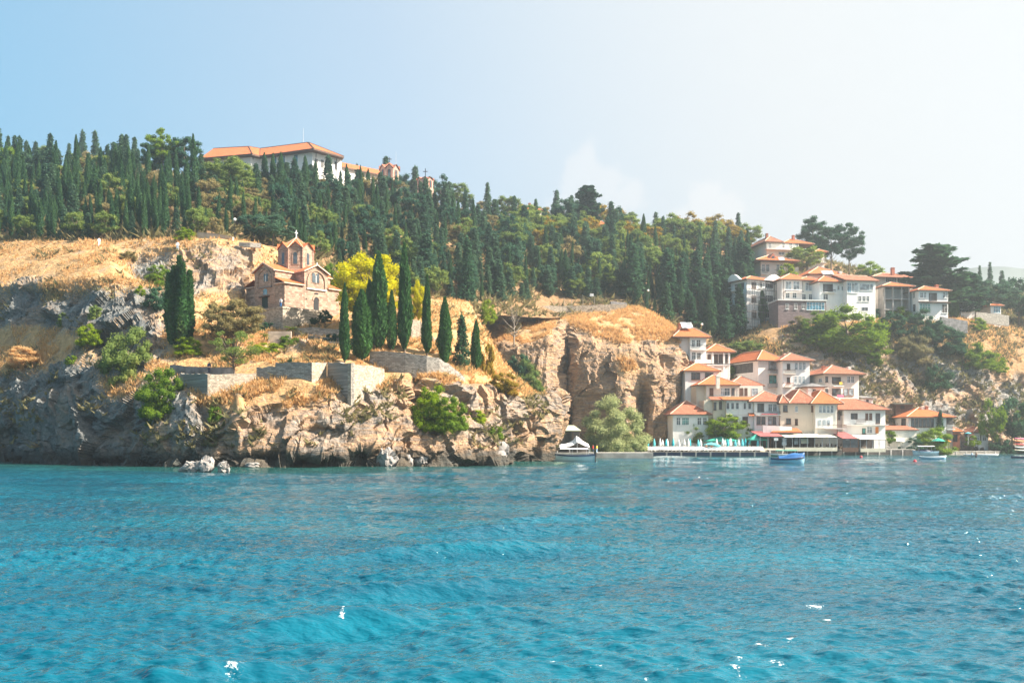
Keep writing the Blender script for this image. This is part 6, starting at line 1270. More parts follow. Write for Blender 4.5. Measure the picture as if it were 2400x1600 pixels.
    h.win('f', 1802, 1829, 848, 866, 'curtain', 'bframe', 3); h.balcony(1799, 1833, 875, 866, 1.1, rail='wood', slab='cream'); h.win('f', 1803, 1820, 880, 898, 'glassg', 'bframe', 1); h.win('f', 1822, 1829, 880, 898, 'yellow', 'bframe', 0); h.balcony(1799, 1831, 906, 899, .8, slab='grey', solid=True, rail='grey')
    h = House('house', 'white house with rows of three windows and two brown balconies', 1834, 1898, 846, 915, 243, 9, 8, 'white'); h.roof(2.0, 'roofo', over=1.0); h.chimney(1839, 828, 838, 246, .6, 'ridge')
    for a in (1863, 1873, 1882): h.win('f', a, a+6, 850, 866, 'curtain', 'wframe', 0); h.win('f', a-1, a+4, 882, 898, 'curtain', 'wframe', 0)
    for y in (853, 885): h.win('f', 1845, 1851, y, y+13, 'black', 'bframe', 0)
    h.balcony(1836, 1861, 875, 866, 1.0, rail='wood', slab='cream'); h.balcony(1836, 1856, 906, 897, 1.0, rail='brickred', slab='cream')
    h = House('house', 'cream house with stacked loggias and wash hanging out, highest at the right', 1934, 2013, 877, 940, 240, 10, 14, 'cream'); h.roof(2.3, 'roofo', over=1.3); h.chimney(1989, 859, 866, 245, .8, 'pale'); h.chimney(1930, 857, 868, 244, .7)
    for (ya, yb) in ((883, 900), (910, 928)): h.loggia(1950, 1971, ya, yb, 'shade'); h.balcony(1949, 1974, yb+4, yb-6, .9, rail='wood' if ya < 900 else 'metal')
    h.win('f', 1935, 1940, 883, 895, 'glass', 'bframe', 0); h.win('f', 1935, 1940, 911, 923, 'glass', 'bframe', 0); h.win('f', 1986, 1992, 883, 896); h.win('f', 1995, 2001, 883, 896); h.win('f', 1978, 1987, 911, 926, 'curtain', 'bframe', 0); h.win('f', 1990, 2000, 911, 926, 'curtain', 'bframe', 0)
    m = MB(); m.box(h.fu(1957), h.fu(1972), -.96, -.90, h.fz(931), h.fz(925)); m.build('hanging_cloth', M['pink'], h.root); m = MB(); m.box(h.fu(1962), h.fu(1969), -.96, -.90, h.fz(901), h.fz(895)); m.build('hanging_cloth', M['yellow'], h.root); h.win('s', 1920, 1927, 887, 895, 'curtain', 'wframe', 0)
    h = House('shed', 'small shed with a dark hipped roof between two village houses', 1891, 1932, 907, 930, 236, 5, 6, 'cream', 'shed'); h.roof(.9, 'slate', over=.6, tiles=None); h.opening('f', 1905, 1912, 912, 925, 'doorway', 'shade')
    h = House('shed', 'tiny sheet-roofed shed on the slope right of the highest cream house', 2024, 2046, 934, 945, 243, 4, 5, 'pale', 'shed'); h.roof(.7, 'slate', over=.4, kind='shed', tiles=None); h.opening('f', 2030, 2036, 936, 943, 'doorway', 'shade')
    h = House('shed', 'dark green-roofed shed in the shade above the waterfront', 2100, 2140, 948, 960, 249, 4, 4, 'wood', 'shed'); h.roof(.5, 'darkgreen', over=.4, kind='shed', tiles=None); h.opening('f', 2110, 2120, 950, 958, 'doorway', 'black')
    h = House('house', 'lakeside house with mottled tiles tucked against the bluff', 1577, 1660, 972, 1018, 229, 9, 4, 'white'); h.roof(3.2, 'roofo', over=.8)
    h.win('f', 1586, 1594, 979, 995, 'glass', 'wframe', 1); h.win('f', 1599, 1614, 979, 995, 'glassg', 'wframe', 3); h.win('f', 1635, 1643, 979, 995, 'glass', 'wframe', 1); h.win('f', 1648, 1656, 979, 995, 'glass', 'wframe', 1)
village()
# ---------------------------------------------------------------- waterfront
def copy_thing(o, loc, rz=None, label=None, group=None, scale=None):
    c = o.copy(); COL.objects.link(c); c.location = loc
    if rz is not None: c.rotation_euler = (0, 0, rz)
    if scale: c.scale = scale
    if label: c['label'] = label
    if group: c['group'] = group
    for ch in list(o.children):
        d = ch.copy(); COL.objects.link(d); d.parent = c
        for g_ in list(ch.children):
            q = g_.copy(); COL.objects.link(q); q.parent = d
    return c
def quay(label, px0, px1, ztop, D0, D1, depth, mat='concrete', band='navy', name='quay'):
    a = P(px0, HY, D0); b = P(px1, HY, D1); e = empty(name, (a.x, a.y, 0), 0, label, name); d = Vector((b.x-a.x, b.y-a.y, 0)); L_ = d.length; d.normalize(); n = Vector((-d.y, d.x, 0))
    m = MB(); m.frame_box((0,0,0), d, n, 0, L_, .06, depth, -2, ztop-.12); m.build('base', M[band], e); m = MB(); m.frame_box((0,0,0), d, n, -.05, L_+.05, 0, depth, ztop-.118, ztop); m.build('deck', M[mat], e)
    m = MB(); k = 0.
    while k < L_: m.frame_box((0,0,0), d, n, k, k+.35, -.02, .055, -1.5, ztop-.13); k += 3.1
    m.build('piles', M['grey'], e); return lambda px: (lambda k: Vector((a.x, a.y, ztop))+d*((k*a.y-a.x)/(d.x-k*d.y)))((px-CX)/F), n
dock, dn = quay('long bathing platform with dark blue edge below the bluff', 1424, 1802, .95, 219.0, 217.5, 9, 'paving')
quay2, qn = quay('dark stone quay under the café terraces', 1803, 2142, 1.35, 219.5, 231, 8, 'concrete', 'quaydark')
quay3, qn3 = quay('low stone landing right of the green umbrella', 2217, 2345, .8, 236, 243, 6, 'concrete', 'stone')
# loungers
def make_lounger():
    e = empty('sun_lounger', (0,0,0), 0, 'white sun lounger', 'sun lounger'); m = MB(); m.box(-.32, .32, -.95, .25, .28, .36); m.build('seat', M['cloth'], e)
    m = MB(); m.add([(-.32,.25,.28),(.32,.25,.28),(.32,.80,.88),(-.32,.80,.88),(-.32,.22,.36),(.32,.22,.36),(.32,.75,.94),(-.32,.75,.94)], [(0,3,2,1),(4,5,6,7),(0,1,5,4),(1,2,6,5),(2,3,7,6),(3,0,4,7)]); m.build('backrest', M['cloth'], e)
    for x in (-.27, .27):
        for y in (-.85, .15): m = MB(); m.tube((x,y,0), (x,y,.28), .03, None, 5); m.build('leg', M['wframe'], e)
    return e
L0 = make_lounger(); n = 39
for i in range(n):
    px = 1430+i*9.45; p = dock(px)+dn*(1.6+.15*math.sin(i*2.3)); o = L0 if i == 0 else copy_thing(L0, p); o.location = p; o.rotation_euler = (0, 0, math.pi+R(14) if False else R(-10)+math.radians((i*37) % 11)); o.scale = (1.25, 1.15, 1.15)
    o['label'] = 'white sun lounger in the front row %s' % ('under the willow' if px < 1500 else 'between willow and fig tree' if px < 1650 else 'near the open aqua parasol' if px < 1700 else 'at the café end of the bathing platform'); o['group'] = 'white sun loungers on the bathing platform'
# parasols
def make_closed(mat):
    e = empty('closed_parasol', (0,0,0)); m = MB(); m.tube((0,0,0), (0,0,2.5), .03, None, 6); m.build('pole', M['wframe'], e); m = MB(); m.lathe((0,0,0), [(.05,.95),(.20,1.05),(.24,1.4),(.15,2.0),(.05,2.42),(.01,2.5)], 9); m.build('canopy', M[mat], e); m = MB(); m.lathe((0,0,0), [(.22,0),(.22,.1),(.06,.14)], 8); m.build('foot', M['grey'], e); return e
PC = {'teal': make_closed('teal'), 'cloth': make_closed('cloth'), 'aqua': make_closed('aqua')}; used = set()
lst = [(1429,'teal'),(1434,'aqua'),(1449,'cloth'),(1468,'teal'),(1491,'cloth'),(1497,'cloth'),(1502,'teal'),(1510,'cloth'),(1514,'aqua'),(1523,'teal'),(1537,'aqua'),(1552,'cloth'),(1559,'cloth'),(1566,'teal'),(1570,'cloth'),(1582,'teal'),(1597,'cloth'),(1611,'cloth'),(1619,'cloth'),(1624,'teal'),(1642,'aqua'),(1649,'cloth'),(1689,'cloth'),(1701,'cloth'),(1708,'cloth'),(1712,'teal'),(1719,'cloth'),(1723,'cloth'),(1731,'aqua'),(1741,'cloth'),(1747,'aqua'),(1756,'teal'),(1768,'aqua'),(1785,'aqua')]
cn = {'teal': 'teal', 'aqua': 'light aqua', 'cloth': 'white'}
for i, (px, c) in enumerate(lst):
    p = dock(px)+dn*(3.6+1.8*((i*7) % 5)/4); o = PC[c] if c not in used else copy_thing(PC[c], p); used.add(c); o.location = p; s_ = 1.05+.12*((i*5) % 4)/3; o.scale = (1.25, 1.25, s_)
    near = 'under the willow branches' if px < 1480 else 'before the shaded bluff foot' if px < 1560 else 'left of the vine shrub' if px < 1635 else 'under the green pavilion' if px < 1700 else 'before the fig tree' if px < 1760 else 'by the green tent'
    tag(o, 'closed %s parasol %s' % (cn[c], near), 'parasol', 'closed parasols on the bathing platform')
def open_parasol(label, px, py_top, py_base, wpx, D, mat, drop=.35, name='open_parasol', sides=8):
    k = D/F; b = P(px, py_base, D); h = (py_base-py_top)*k; r = wpx*k/2; e = empty(name, b, 0, label, 'parasol'); m = MB(); m.tube((0,0,-.2), (0,0,h), .045, None, 6); m.build('pole', M['wframe'], e)
    m = MB(); m.lathe((0,0,0), [(r,h-h*drop),(r*.99,h-h*drop+.05),(r*.55,h-h*drop*.42),(.04,h)], sides); m.build('canopy', M[mat], e); return e
open_parasol('open aqua parasol among the closed ones', 1667, 1036, 1056, 36, 221.5, 'aqua', .3); open_parasol('small second aqua parasol overlapping the open one', 1681, 1040, 1056, 18, 220.6, 'aqua', .3)
open_parasol('green parasol on the landing right of the canopied boat', 2199, 1026, 1056, 34, 236.5, 'green', .25); open_parasol('small orange parasol right of the green one', 2220, 1030, 1054, 20, 238.5, 'orange', .2)
open_parasol('sky blue square parasol before the red-roofed hut', 2269, 1012, 1040, 16, 243, 'aqua', .12, sides=4); open_parasol('white canvas parasol behind the dark hedge', 2104, 1026, 1052, 34, 236, 'cloth', .3)
def gazebo(label, px0, px1, yt, ye, yb, D, mat):
    k = D/F; a = P(px0, yb, D); W = (px1-px0)*k; h = (yb-ye)*k; ht = (yb-yt)*k; e = empty('gazebo', a, 0, label, 'gazebo'); d = 4.0
    for x in (.1, W-.1):
        for y in (.1, d-.1): m = MB(); m.tube((x,y,-.3), (x,y,h), .06, None, 6); m.build('post', M['green'], e)
    m = MB(); c = (W/2, d/2, ht); q = [(0,0,h),(W,0,h),(W,d,h),(0,d,h)]; m.add(q+[c], [(0,1,4),(1,2,4),(2,3,4),(3,0,4)]); m.box(0, W, -.01, 0.03, h-.28, h); m.box(0, W, d-.03, d, h-.28, h); m.box(0, .04, .03, d-.03, h-.28, h); m.box(W-.04, W, .03, d-.03, h-.28, h); m.build('canopy', M[mat], e); return e
gazebo('wide green canvas pavilion below the fig tree', 1656, 1732, 1022, 1032, 1056, 224.5, 'green'); gazebo('bright green tent at the café entrance', 1758, 1798, 1016, 1029, 1058, 221.5, 'green')
# café: awnings, posts, dark room behind, tables; a glass pavilion; a second awning
def cafe(label, px0, px1, ybk, yfr, yb, D, depth, mat, posts, name='cafe_pavilion', cat='café', wall='shade', glazing=False, wallz=None):
    k = D/F; a = P(px0, yb, D); b2 = P(px1, yb, D); W = b2.x-a.x; hf = (yb-yfr)*k; hb = P(px0, ybk, D+depth).z-a.z; e = empty(name, (a.x, a.y, a.z), R(3), label, cat)
    o = polymesh('awning', [[(0,-.8,hf),(W,-.8,hf),(W,depth,hb),(0,depth,hb)]], M[mat], e); m = MB(); m.add([(0,-.8,hf-.02),(W,-.8,hf-.02),(W,depth,hb-.02),(0,depth,hb-.02),(0,-.8,hf-.12),(W,-.8,hf-.12),(W,depth,hb-.12),(0,depth,hb-.12)], [(0,3,2,1),(4,5,6,7),(0,1,5,4),(1,2,6,5),(2,3,7,6),(3,0,4,7)]); m.build('roof_frame', M['metal'], o)
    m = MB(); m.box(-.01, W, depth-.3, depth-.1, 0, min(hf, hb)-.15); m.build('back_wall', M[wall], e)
    for i in range(posts+1): x = W*i/posts; m = MB(); m.box(x-.05, x+.05, -.55, -.45, -.2, hf-.13); m.build('post', M['bframe' if glazing else 'galv'], e)
    m = MB(); m.box(0, W, -.7, -.56, -.25, .55 if not glazing else .7); m.build('parapet', M['creamc' if not glazing else 'bframe'], e)
    if glazing:
        for i in range(posts): m = MB(); m.box(W*i/posts+.06, W*(i+1)/posts-.06, -.53, -.49, .72, hf-.3); m.build('pane', M['glass'], e)
    return e
c1 = cafe('lakeside café under a long cream striped awning', 1838, 1962, 1015, 1024, 1054, 221.5, 7, 'awnstripe', 7); c2 = cafe('maroon-roofed café corner left of the cream awning', 1780, 1836, 1010, 1022, 1056, 221, 7, 'maroon', 3)
c3 = cafe('glazed brown café pavilion with a maroon sheet roof', 1972, 2010, 1012, 1027, 1056, 223.5, 7, 'maroon', 2, glazing=True); c4 = cafe('small café under a pale striped awning right of the glass pavilion', 2014, 2074, 1018, 1029, 1056, 225.5, 6, 'awnstripe', 4)
def upper_roof(label, pts, mat, D): 
    a = P(*pts[0], D); e = empty('porch_roof', a, 0, label, 'roof'); q = [P(x, y, D+dd)-a for (x, y), dd in zip(pts, (0, 0, 3, 3))]; o = polymesh('tiles', [q], M[mat], e); m = MB(); m.add([v-Vector((0,0,.04)) for v in q]+[v-Vector((0,0,.3)) for v in q], [(0,3,2,1),(4,5,6,7),(0,1,5,4),(1,2,6,5),(2,3,7,6),(3,0,4,7)]); m.build('eaves', M['wood'], e)
    m = MB(); 
    for v in q: m.tube(v-Vector((0,0,.3)), v-Vector((0,0,4)), .09, None, 5)
    m.build('posts', M['bframe'], e)
upper_roof('orange porch roof over the café, in front of the beige house', [(1806,1012),(1880,1012),(1868,1003),(1822,1003)], 'roofn', 225)
wall_px('white terrace parapet over the café', [(1788,996,1008,226),(1828,998,1010,226),(1856,1000,1012,226.5)], mat='white', cat='parapet', coping=False)
def make_table():
    e = empty('cafe_table', (0,0,0)); m = MB(); m.box(-.4, .4, -.4, .4, .72, .76); m.build('tabletop', M['wood'], e); m = MB(); m.tube((0,0,0), (0,0,.72), .04, None, 6); m.build('leg', M['metal'], e); return e
def make_chair():
    e = empty('cafe_chair', (0,0,0)); m = MB(); m.box(-.22, .22, -.22, .22, .42, .47); m.build('seat', M['wood'], e); m = MB(); m.box(-.22, .22, .18, .23, .47, .95); m.build('backrest', M['wood'], e)
    for x in (-.19, .19):
        for y in (-.19, .19): m = MB(); m.tube((x,y,0), (x,y,.42), .025, None, 4); m.build('leg', M['metal'], e)
    return e
T0, Ch0 = make_table(), make_chair(); first = True
for i in range(9):
    px = 1848+i*13; p = P(px, 1054, 223.5); p.z = 1.35
    o = T0 if first else copy_thing(T0, p); o.location = p; o.scale = (1.1, 1.1, 1.3); tag(o, 'dark table under the cream café awning', 'table', 'tables under the café awning')
    for dx in (-.75, .75): q = p+Vector((dx, .1, 0)); o = Ch0 if first else copy_thing(Ch0, q); first = False; o.location = q; o.rotation_euler = (0, 0, R(90) if dx < 0 else R(-90)); o.scale = (1.2, 1.2, 1.4); tag(o, 'dark chair drawn up to a café table', 'chair', 'chairs under the café awning')
def signboard(label, px, py, w, h, D, mat): a = P(px, py, D); k = D/F; m = MB(); m.box(-w*k/2, w*k/2, -.03, .03, -h*k/2, h*k/2); o = m.build('notice_panel', M[mat]); o.location = a; tag(o, label, 'panel')
signboard('white notice panel hanging at the dark café entrance', 1819, 1029, 10, 6, 220.2, 'cloth'); signboard('pale glazed menu panel in the café entrance', 1838, 1035, 11, 16, 221.0, 'curtain'); signboard('white framed screen inside the café', 1866, 1033, 9, 16, 223, 'curtain'); signboard('cream bamboo blind inside the café', 1886, 1033, 17, 12, 223, 'creamc')
def globe_lamp(label, px, ytop, ybase, D=None, sh=None, r=.26, square=False):
    if D is None: D = ground(sh, px, ybase).y
    b = P(px, ybase, D); h = (ybase-ytop)*D/F; e = empty('street_lamp', b, 0, label, 'street lamp'); m = MB(); m.tube((0,0,-.6), (0,0,h-r), .06, .045, 6); m.build('pole', M['metal'], e); m = MB()
    if square: m.box(-.5, .5, -.06, .06, h-.7, h)
    else: m.lathe((0,0,h-r), [(r*math.cos(a), r*math.sin(a)) for a in np.linspace(-1.45, 1.45, 7)], 10)
    m.build('lamp_globe' if not square else 'sign_panel', M['cloth'], e); return e
globe_lamp('white globe lamp at the wood edge above the church', 550, 511, 552, sh=['forest_hillside'], r=.33); globe_lamp('white globe lamp among trees left of the white villa', 1645, 757, 800, D=262, r=.32); globe_lamp('white globe lamp in the dark wood above the bluff top', 1519, 678, 714, D=266, r=.3)
e = globe_lamp('post with a square white sign on the bluff path', 1387, 688, 715, D=265, square=True); e['category'] = 'sign'; e.name = 'sign_post'
e = globe_lamp('post with a white board beside the leafless grey tree', 1226, 694, 720, D=260, square=True); e['category'] = 'sign'; e.name = 'sign_post'
def post(px, y0, y1, D, label, group): a = P(px, y1, D); m = MB(); m.tube((0,0,-.5), (0,0,(y1-y0)*D/F), .07, .055, 6); m.lathe((0,0,(y1-y0)*D/F-.02), [(.08,0),(.08,.08),(.02,.12)], 6); o = m.build('path_post', M['palebark']); o.location = a; tag(o, label, 'post', group)
for i, (px, y0, y1) in enumerate([(1096,694,714),(1194,698,718),(1256,700,718),(1322,698,718),(1340,702,718),(1366,692,716),(1393,694,716)]): post(px, y0, y1, (236,256,260,263,263,264,264)[i], ['wooden post by the two walkers', 'wooden post at the start of the rubble wall', 'first post left along the rubble wall', 'thin post in the middle of the rubble wall', 'short post in the middle of the rubble wall', 'tall pale post behind the rubble wall', 'post just right of the square sign'][i], 'posts along the bluff path')
wall_px('pale slab shelter roof edge at the end of the bluff wall', [(1432,706,710,264),(1470,709,713,266)], mat='slate', cat='slab')
# ---------------------------------------------------------------- boats
def hull(m, L_, B_, H_, sheer=.35, bow=.9, stern=.7, z0=-.35, n=16, inner=True):
    """x from stern (0) to bow (L)"""
    S = []
    for i in range(n+1):
        t = i/n; w = B_/2*(stern+(1-stern)*min(1, t/.35)) if t < .35 else B_/2*math.sqrt(max(0.0, 1-((t-.35)/.65)**2.4)); w = max(w, .02); zt = H_*(1+sheer*(abs(t-.4)/.6)**2); kx = t*L_-(1-t)*0; zb = z0*(1-max(0, (t-.8)/.2)**2)
        S.append([(kx-(bow*.0), -w, zt), (kx-.15*(t > .7)*(t-.7), -w*.86, zt*.45), (kx-.5*max(0, t-.75), -w*.45, zb*.5), (kx-.9*max(0, t-.75), 0, zb), (kx-.5*max(0, t-.75), w*.45, zb*.5), (kx-.15*(t > .7)*(t-.7), w*.86, zt*.45), (kx, w, zt)])
    v = [p for s in S for p in s]; f = []
    for i in range(n):
        for j in range(6): f.append((i*7+j, (i+1)*7+j, (i+1)*7+j+1, i*7+j+1))
    f.append(tuple(range(6, -1, -1))); m.add(v, f); return S
def boat(label, px, pyw, wpx, mats, H_=.55, B_=1.8, flip=1, canopy=None, cover=None, stripe=None, motor=False, name='boat', yaw=0, rail=False, seats=True, z0=-.35):
    D = WD(pyw); k = D/F; L_ = wpx*k; c = P(px, pyw, D); c.z = 0; e = empty(name, c, (0 if flip > 0 else math.pi)+R(yaw), label, 'boat'); m = MB(); S = hull(m, L_, B_, H_, z0=z0); h = m.build('hull', M[mats], e, smooth=True)
    for v in h.data.vertices: v.co.x -= L_/2
    m = MB(); 
    for i in range(len(S)-1):
        for j in (0, 6): a, b = Vector(S[i][j]), Vector(S[i+1][j]); m.tube(a-Vector((L_/2,0,0)), b-Vector((L_/2,0,0)), .05, None, 5, False)
    m.build('gunwale', M[stripe or 'navy'], e)
    m = MB(); n = len(S); m.add([(p[0]-L_/2, p[1]*.93, p[2]-.14) for s in S for p in (s[0], s[6])], [(2*i, 2*i+2, 2*i+3, 2*i+1) for i in range(n-1)]); m.build('deck', M['wood' if mats != 'boatw' else 'boatw'], e)
    if stripe:
        m = MB()
        for i in range(len(S)-1):
            for sg in (0, 6):
                a, b = Vector(S[i][sg]), Vector(S[i+1][sg]); o_ = Vector((0, -.025 if sg == 0 else .025, 0)); sx = Vector((L_/2,0,0)); m.add([a-sx+o_-Vector((0,0,.20)), b-sx+o_-Vector((0,0,.20)), b-sx+o_-Vector((0,0,.05)), a-sx+o_-Vector((0,0,.05))], [(0,1,2,3)])
        m.build('stripe', M[stripe], h)
    if seats:
        for t in (-.22, .02, .24): m = MB(); m.box(L_*t-.14, L_*t+.14, -B_*.4, B_*.4, H_*.72, H_*.72+.05); m.build('bench', M['palebark'], e)
    if canopy:
        x0, x1, z1, mt = canopy; m = MB(); q = [(L_*x0, -B_*.42, z1-.22), (L_*x1, -B_*.42, z1-.22), (L_*x1, B_*.42, z1-.12), (L_*x0, B_*.42, z1-.12)]; m.add([(a, b, c_) for a, b, c_ in q]+[(L_*x0, 0, z1), (L_*x1, 0, z1)], [(0,1,5,4),(3,4,5,2),(0,4,3),(1,2,5),(0,3,2,1)]); m.build('canopy', M[mt], e)
        for t in (x0+.01, (x0+x1)/2, x1-.01):
            for s_ in (-1, 1): m = MB(); m.tube((L_*t, s_*B_*.40, H_*.8), (L_*t, s_*B_*.40, z1-.12), .03, None, 5); m.build('post', M['galv'], e)
    if cover:
        x0, x1, z1, mt = cover; m = MB(); n2 = 10; vs = []; 
        for i in range(n2+1):
            t = i/n2; x = L_*(x0+(x1-x0)*t); w = B_*.47*math.sqrt(max(.05, 1-(max(0, (x0+(x1-x0)*t+.5)-.35)/.65)**2.4)); z = H_*1.08+(z1-H_)*(.35+.65*t)*(1-.15*math.sin(t*9))
            vs += [(x, -w, H_*1.02), (x, -w*.7, H_+(z-H_)*.75), (x, 0, z), (x, w*.7, H_+(z-H_)*.75), (x, w, H_*1.02)]
        m.add(vs, [(i*5+j, (i+1)*5+j, (i+1)*5+j+1, i*5+j+1) for i in range(n2) for j in range(4)]+[(0,1,2,3,4), tuple(n2*5+j for j in range(4, -1, -1))]); m.build('cover', M[mt], e)
    if motor: m = MB(); m.box(-L_/2-.35, -L_/2+.02, -.16, .16, H_*.75, H_*1.5); m.box(-L_/2-.25, -L_/2-.12, -.06, .06, -.4, H_*.75); m.build('outboard_motor', M['black'], e)
    return e
boat('white tour boat with flat canopy moored at the promontory tip', 1340, 1081, 106, 'boatw', 1.0, 2.6, -1, (-.36, .36, 2.15, 'cloth'), stripe='navy', motor=True, name='tour_boat', yaw=4)
boat('small boat with blue canvas cover anchored off the café', 1845, 1087, 80, 'boatt', .78, 2.0, 1, None, (-.26, .49, 1.7, 'boatb'), stripe='navy', name='covered_boat', yaw=-6)
boat('white boat with dark side curtains and flat canopy before the hedge', 2168, 1068, 60, 'boatw', .85, 2.0, -1, (-.34, .32, 2.2, 'cloth'), (-.30, .25, 1.6, 'navy'), stripe='boatt', motor=True, name='canopy_boat', yaw=3)
boat('low pale blue rowing boat floating in front of the canopied boat', 2187, 1077.5, 60, 'boatt', .55, 1.3, 1, stripe='boatw', name='rowing_boat', yaw=-3)
boat('dark low boat cut by the right edge of the view', 2398, 1073.5, 60, 'navy', .32, 1.3, -1, stripe='navy', name='rowing_boat', yaw=2)
boat('tiny dinghy at the very tip of the promontory', 1281, 1082.5, 14, 'boatw', .4, .8, -1, name='dinghy', seats=False)
boat('long low barge moored at the landing', 2300, 1066.5, 80, 'concrete', .22, 1.6, 1, stripe='boatw', name='barge', seats=False)
boat('teal-topped motor boat tied behind the blue covered boat', 1838, 1069.2, 66, 'green', .45, 1.8, -1, (-.45, .3, 1.35, 'green'), stripe='boatw', name='motor_boat', yaw=2)
for px, py, lab, nm, mt in ((2018,1072,'red buoy off the café quay','buoy','red'), (2144,1083,'red buoy in front of the rowing boat','buoy','red'), (1290,1070,None,None,None)):
    if lab: D = WD(py); m = MB(); m.lathe((0,0,.1), [(.30*math.cos(a), .30*math.sin(a)) for a in np.linspace(-1.4, 1.4, 7)], 10); m.tube((0,0,.35), (0,0,.5), .05, None, 6); o = m.build(nm, M[mt], smooth=True); o.location = P(px, py, D); tag(o, lab, 'buoy')
# white marquee with a scalloped roof behind the tour boat
def marquee():
    D = 199; a = P(1296, 1060, D); k = D/F; e = empty('marquee', a, 0, 'white wave-roofed marquee on the shore behind the tour boat', 'marquee'); W = 86*k; hs = []; n = 16; m = MB()
    prof = [(0,8),(.12,12),(.25,17),(.33,17),(.45,20),(.58,27),(.66,37),(.74,33),(.85,24),(1,17)]; top = []; d = 3.2
    for t, h in prof: top.append((W*t, h*k*.95+.3))
    m.add([(x, 0, z*.62) for x, z in top], []); m.add([(x, d, z) for x, z in top], [])
    N = len(top); base = len(m.v)-2*N; m.f += [(base+i, base+i+1, base+N+i+1, base+N+i) for i in range(N-1)]; m.build('canopy', M['cloth'], e)
    for i in (1, 4, 6, 9): x, z = top[i]; m = MB(); m.tube((x, .1, -.8), (x, .1, z*.62-.05), .06, None, 6); m.build('post', M['galv'], e)
    m = MB(); m.box(0, W, d-.1, d, -1, 1.2); m.build('back_screen', M['shade'], e)
    g = empty('shore_platform', (a.x-2, D-2.5, 0), 0, 'stone landing under the white marquee', 'landing'); m = MB(); m.box(0, W+14, 0, 9, -2, 1.0); m.build('base', M['concrete'], g)
    c = P(1292, 1006, 210); q = MB(); w = 70*210/F; q.add([(0,0,-.2),(w,0,-.2),(w*.8,3.5,.9),(0,3.5,1.0),(0,0,-.32),(w,0,-.32),(w*.8,3.5,.78),(0,3.5,.88)], [(0,1,2,3),(7,6,5,4),(0,4,5,1),(1,5,6,2),(2,6,7,3),(3,7,4,0)])
    f = empty('beach_shelter', c, 0, 'pale sloping shelter roof between the promontory and the willow', 'shelter'); q.build('roof', M['creamgreen'], f)
    for x, y in ((.3,.3),(w-.4,.3),(.3,3.2),(w*.75,3.2)): m = MB(); m.tube((x,y,-5), (x,y,-.1 if y < 1 else .8), .07, None, 6); m.build('post', M['wood'], f)
    m = MB(); m.box(0, w, 3.3, 3.4, -5, .6); m.build('back_wall', M['shade'], f)
marquee()
# kayaks on a rack
def kayak(px, py, mt, label):
    a = P(px, py, 243); m = MB(); S = []; n = 12; L_ = 4.2; vs = []
    for i in range(n+1):
        t = i/n; w = .34*math.sin(math.pi*min(max(t, .02), .98))**.6; x = (t-.5)*L_; up = .18*(2*t-1)**2
        for j in range(8): A = 2*math.pi*j/8; vs.append((x, w*math.cos(A), up+.17*math.sin(A)*(w/.34+.1)))
    m.add(vs, [(i*8+j, (i+1)*8+j, (i+1)*8+(j+1) % 8, i*8+(j+1) % 8) for i in range(n) for j in range(8)]+[tuple(range(7, -1, -1)), tuple(n*8+j for j in range(8))]); o = m.build('kayak', M[mt], smooth=True); o.location = a; o.rotation_euler = (0,0,R(12)); tag(o, label, 'kayak', 'kayaks racked at the right edge')
for py, mt, lb in ((1028,'pink','topmost pinkish kayak of the rack'),(1034,'orange','orange kayak second from the top of the rack'),(1041,'red','red kayak in the middle of the rack'),(1048,'cloth','white kayak low on the rack'),(1055,'creamc','cream kayak at the bottom of the rack')): kayak(2396, py, mt, lb)
m = MB(); a = P(2384, 1062, 244)
for x in (0, 2.2): 
    m.tube((x,.3,-1), (x,.3,4), .05, None, 6)
    for zz in (.35, 1.1, 1.8, 2.5, 3.1): m.tube((x,-.5,zz), (x,.3,zz), .035, None, 5)
o = m.build('kayak_rack', M['metal']); o.location = a; tag(o, 'metal rack holding the coloured kayaks', 'rack')
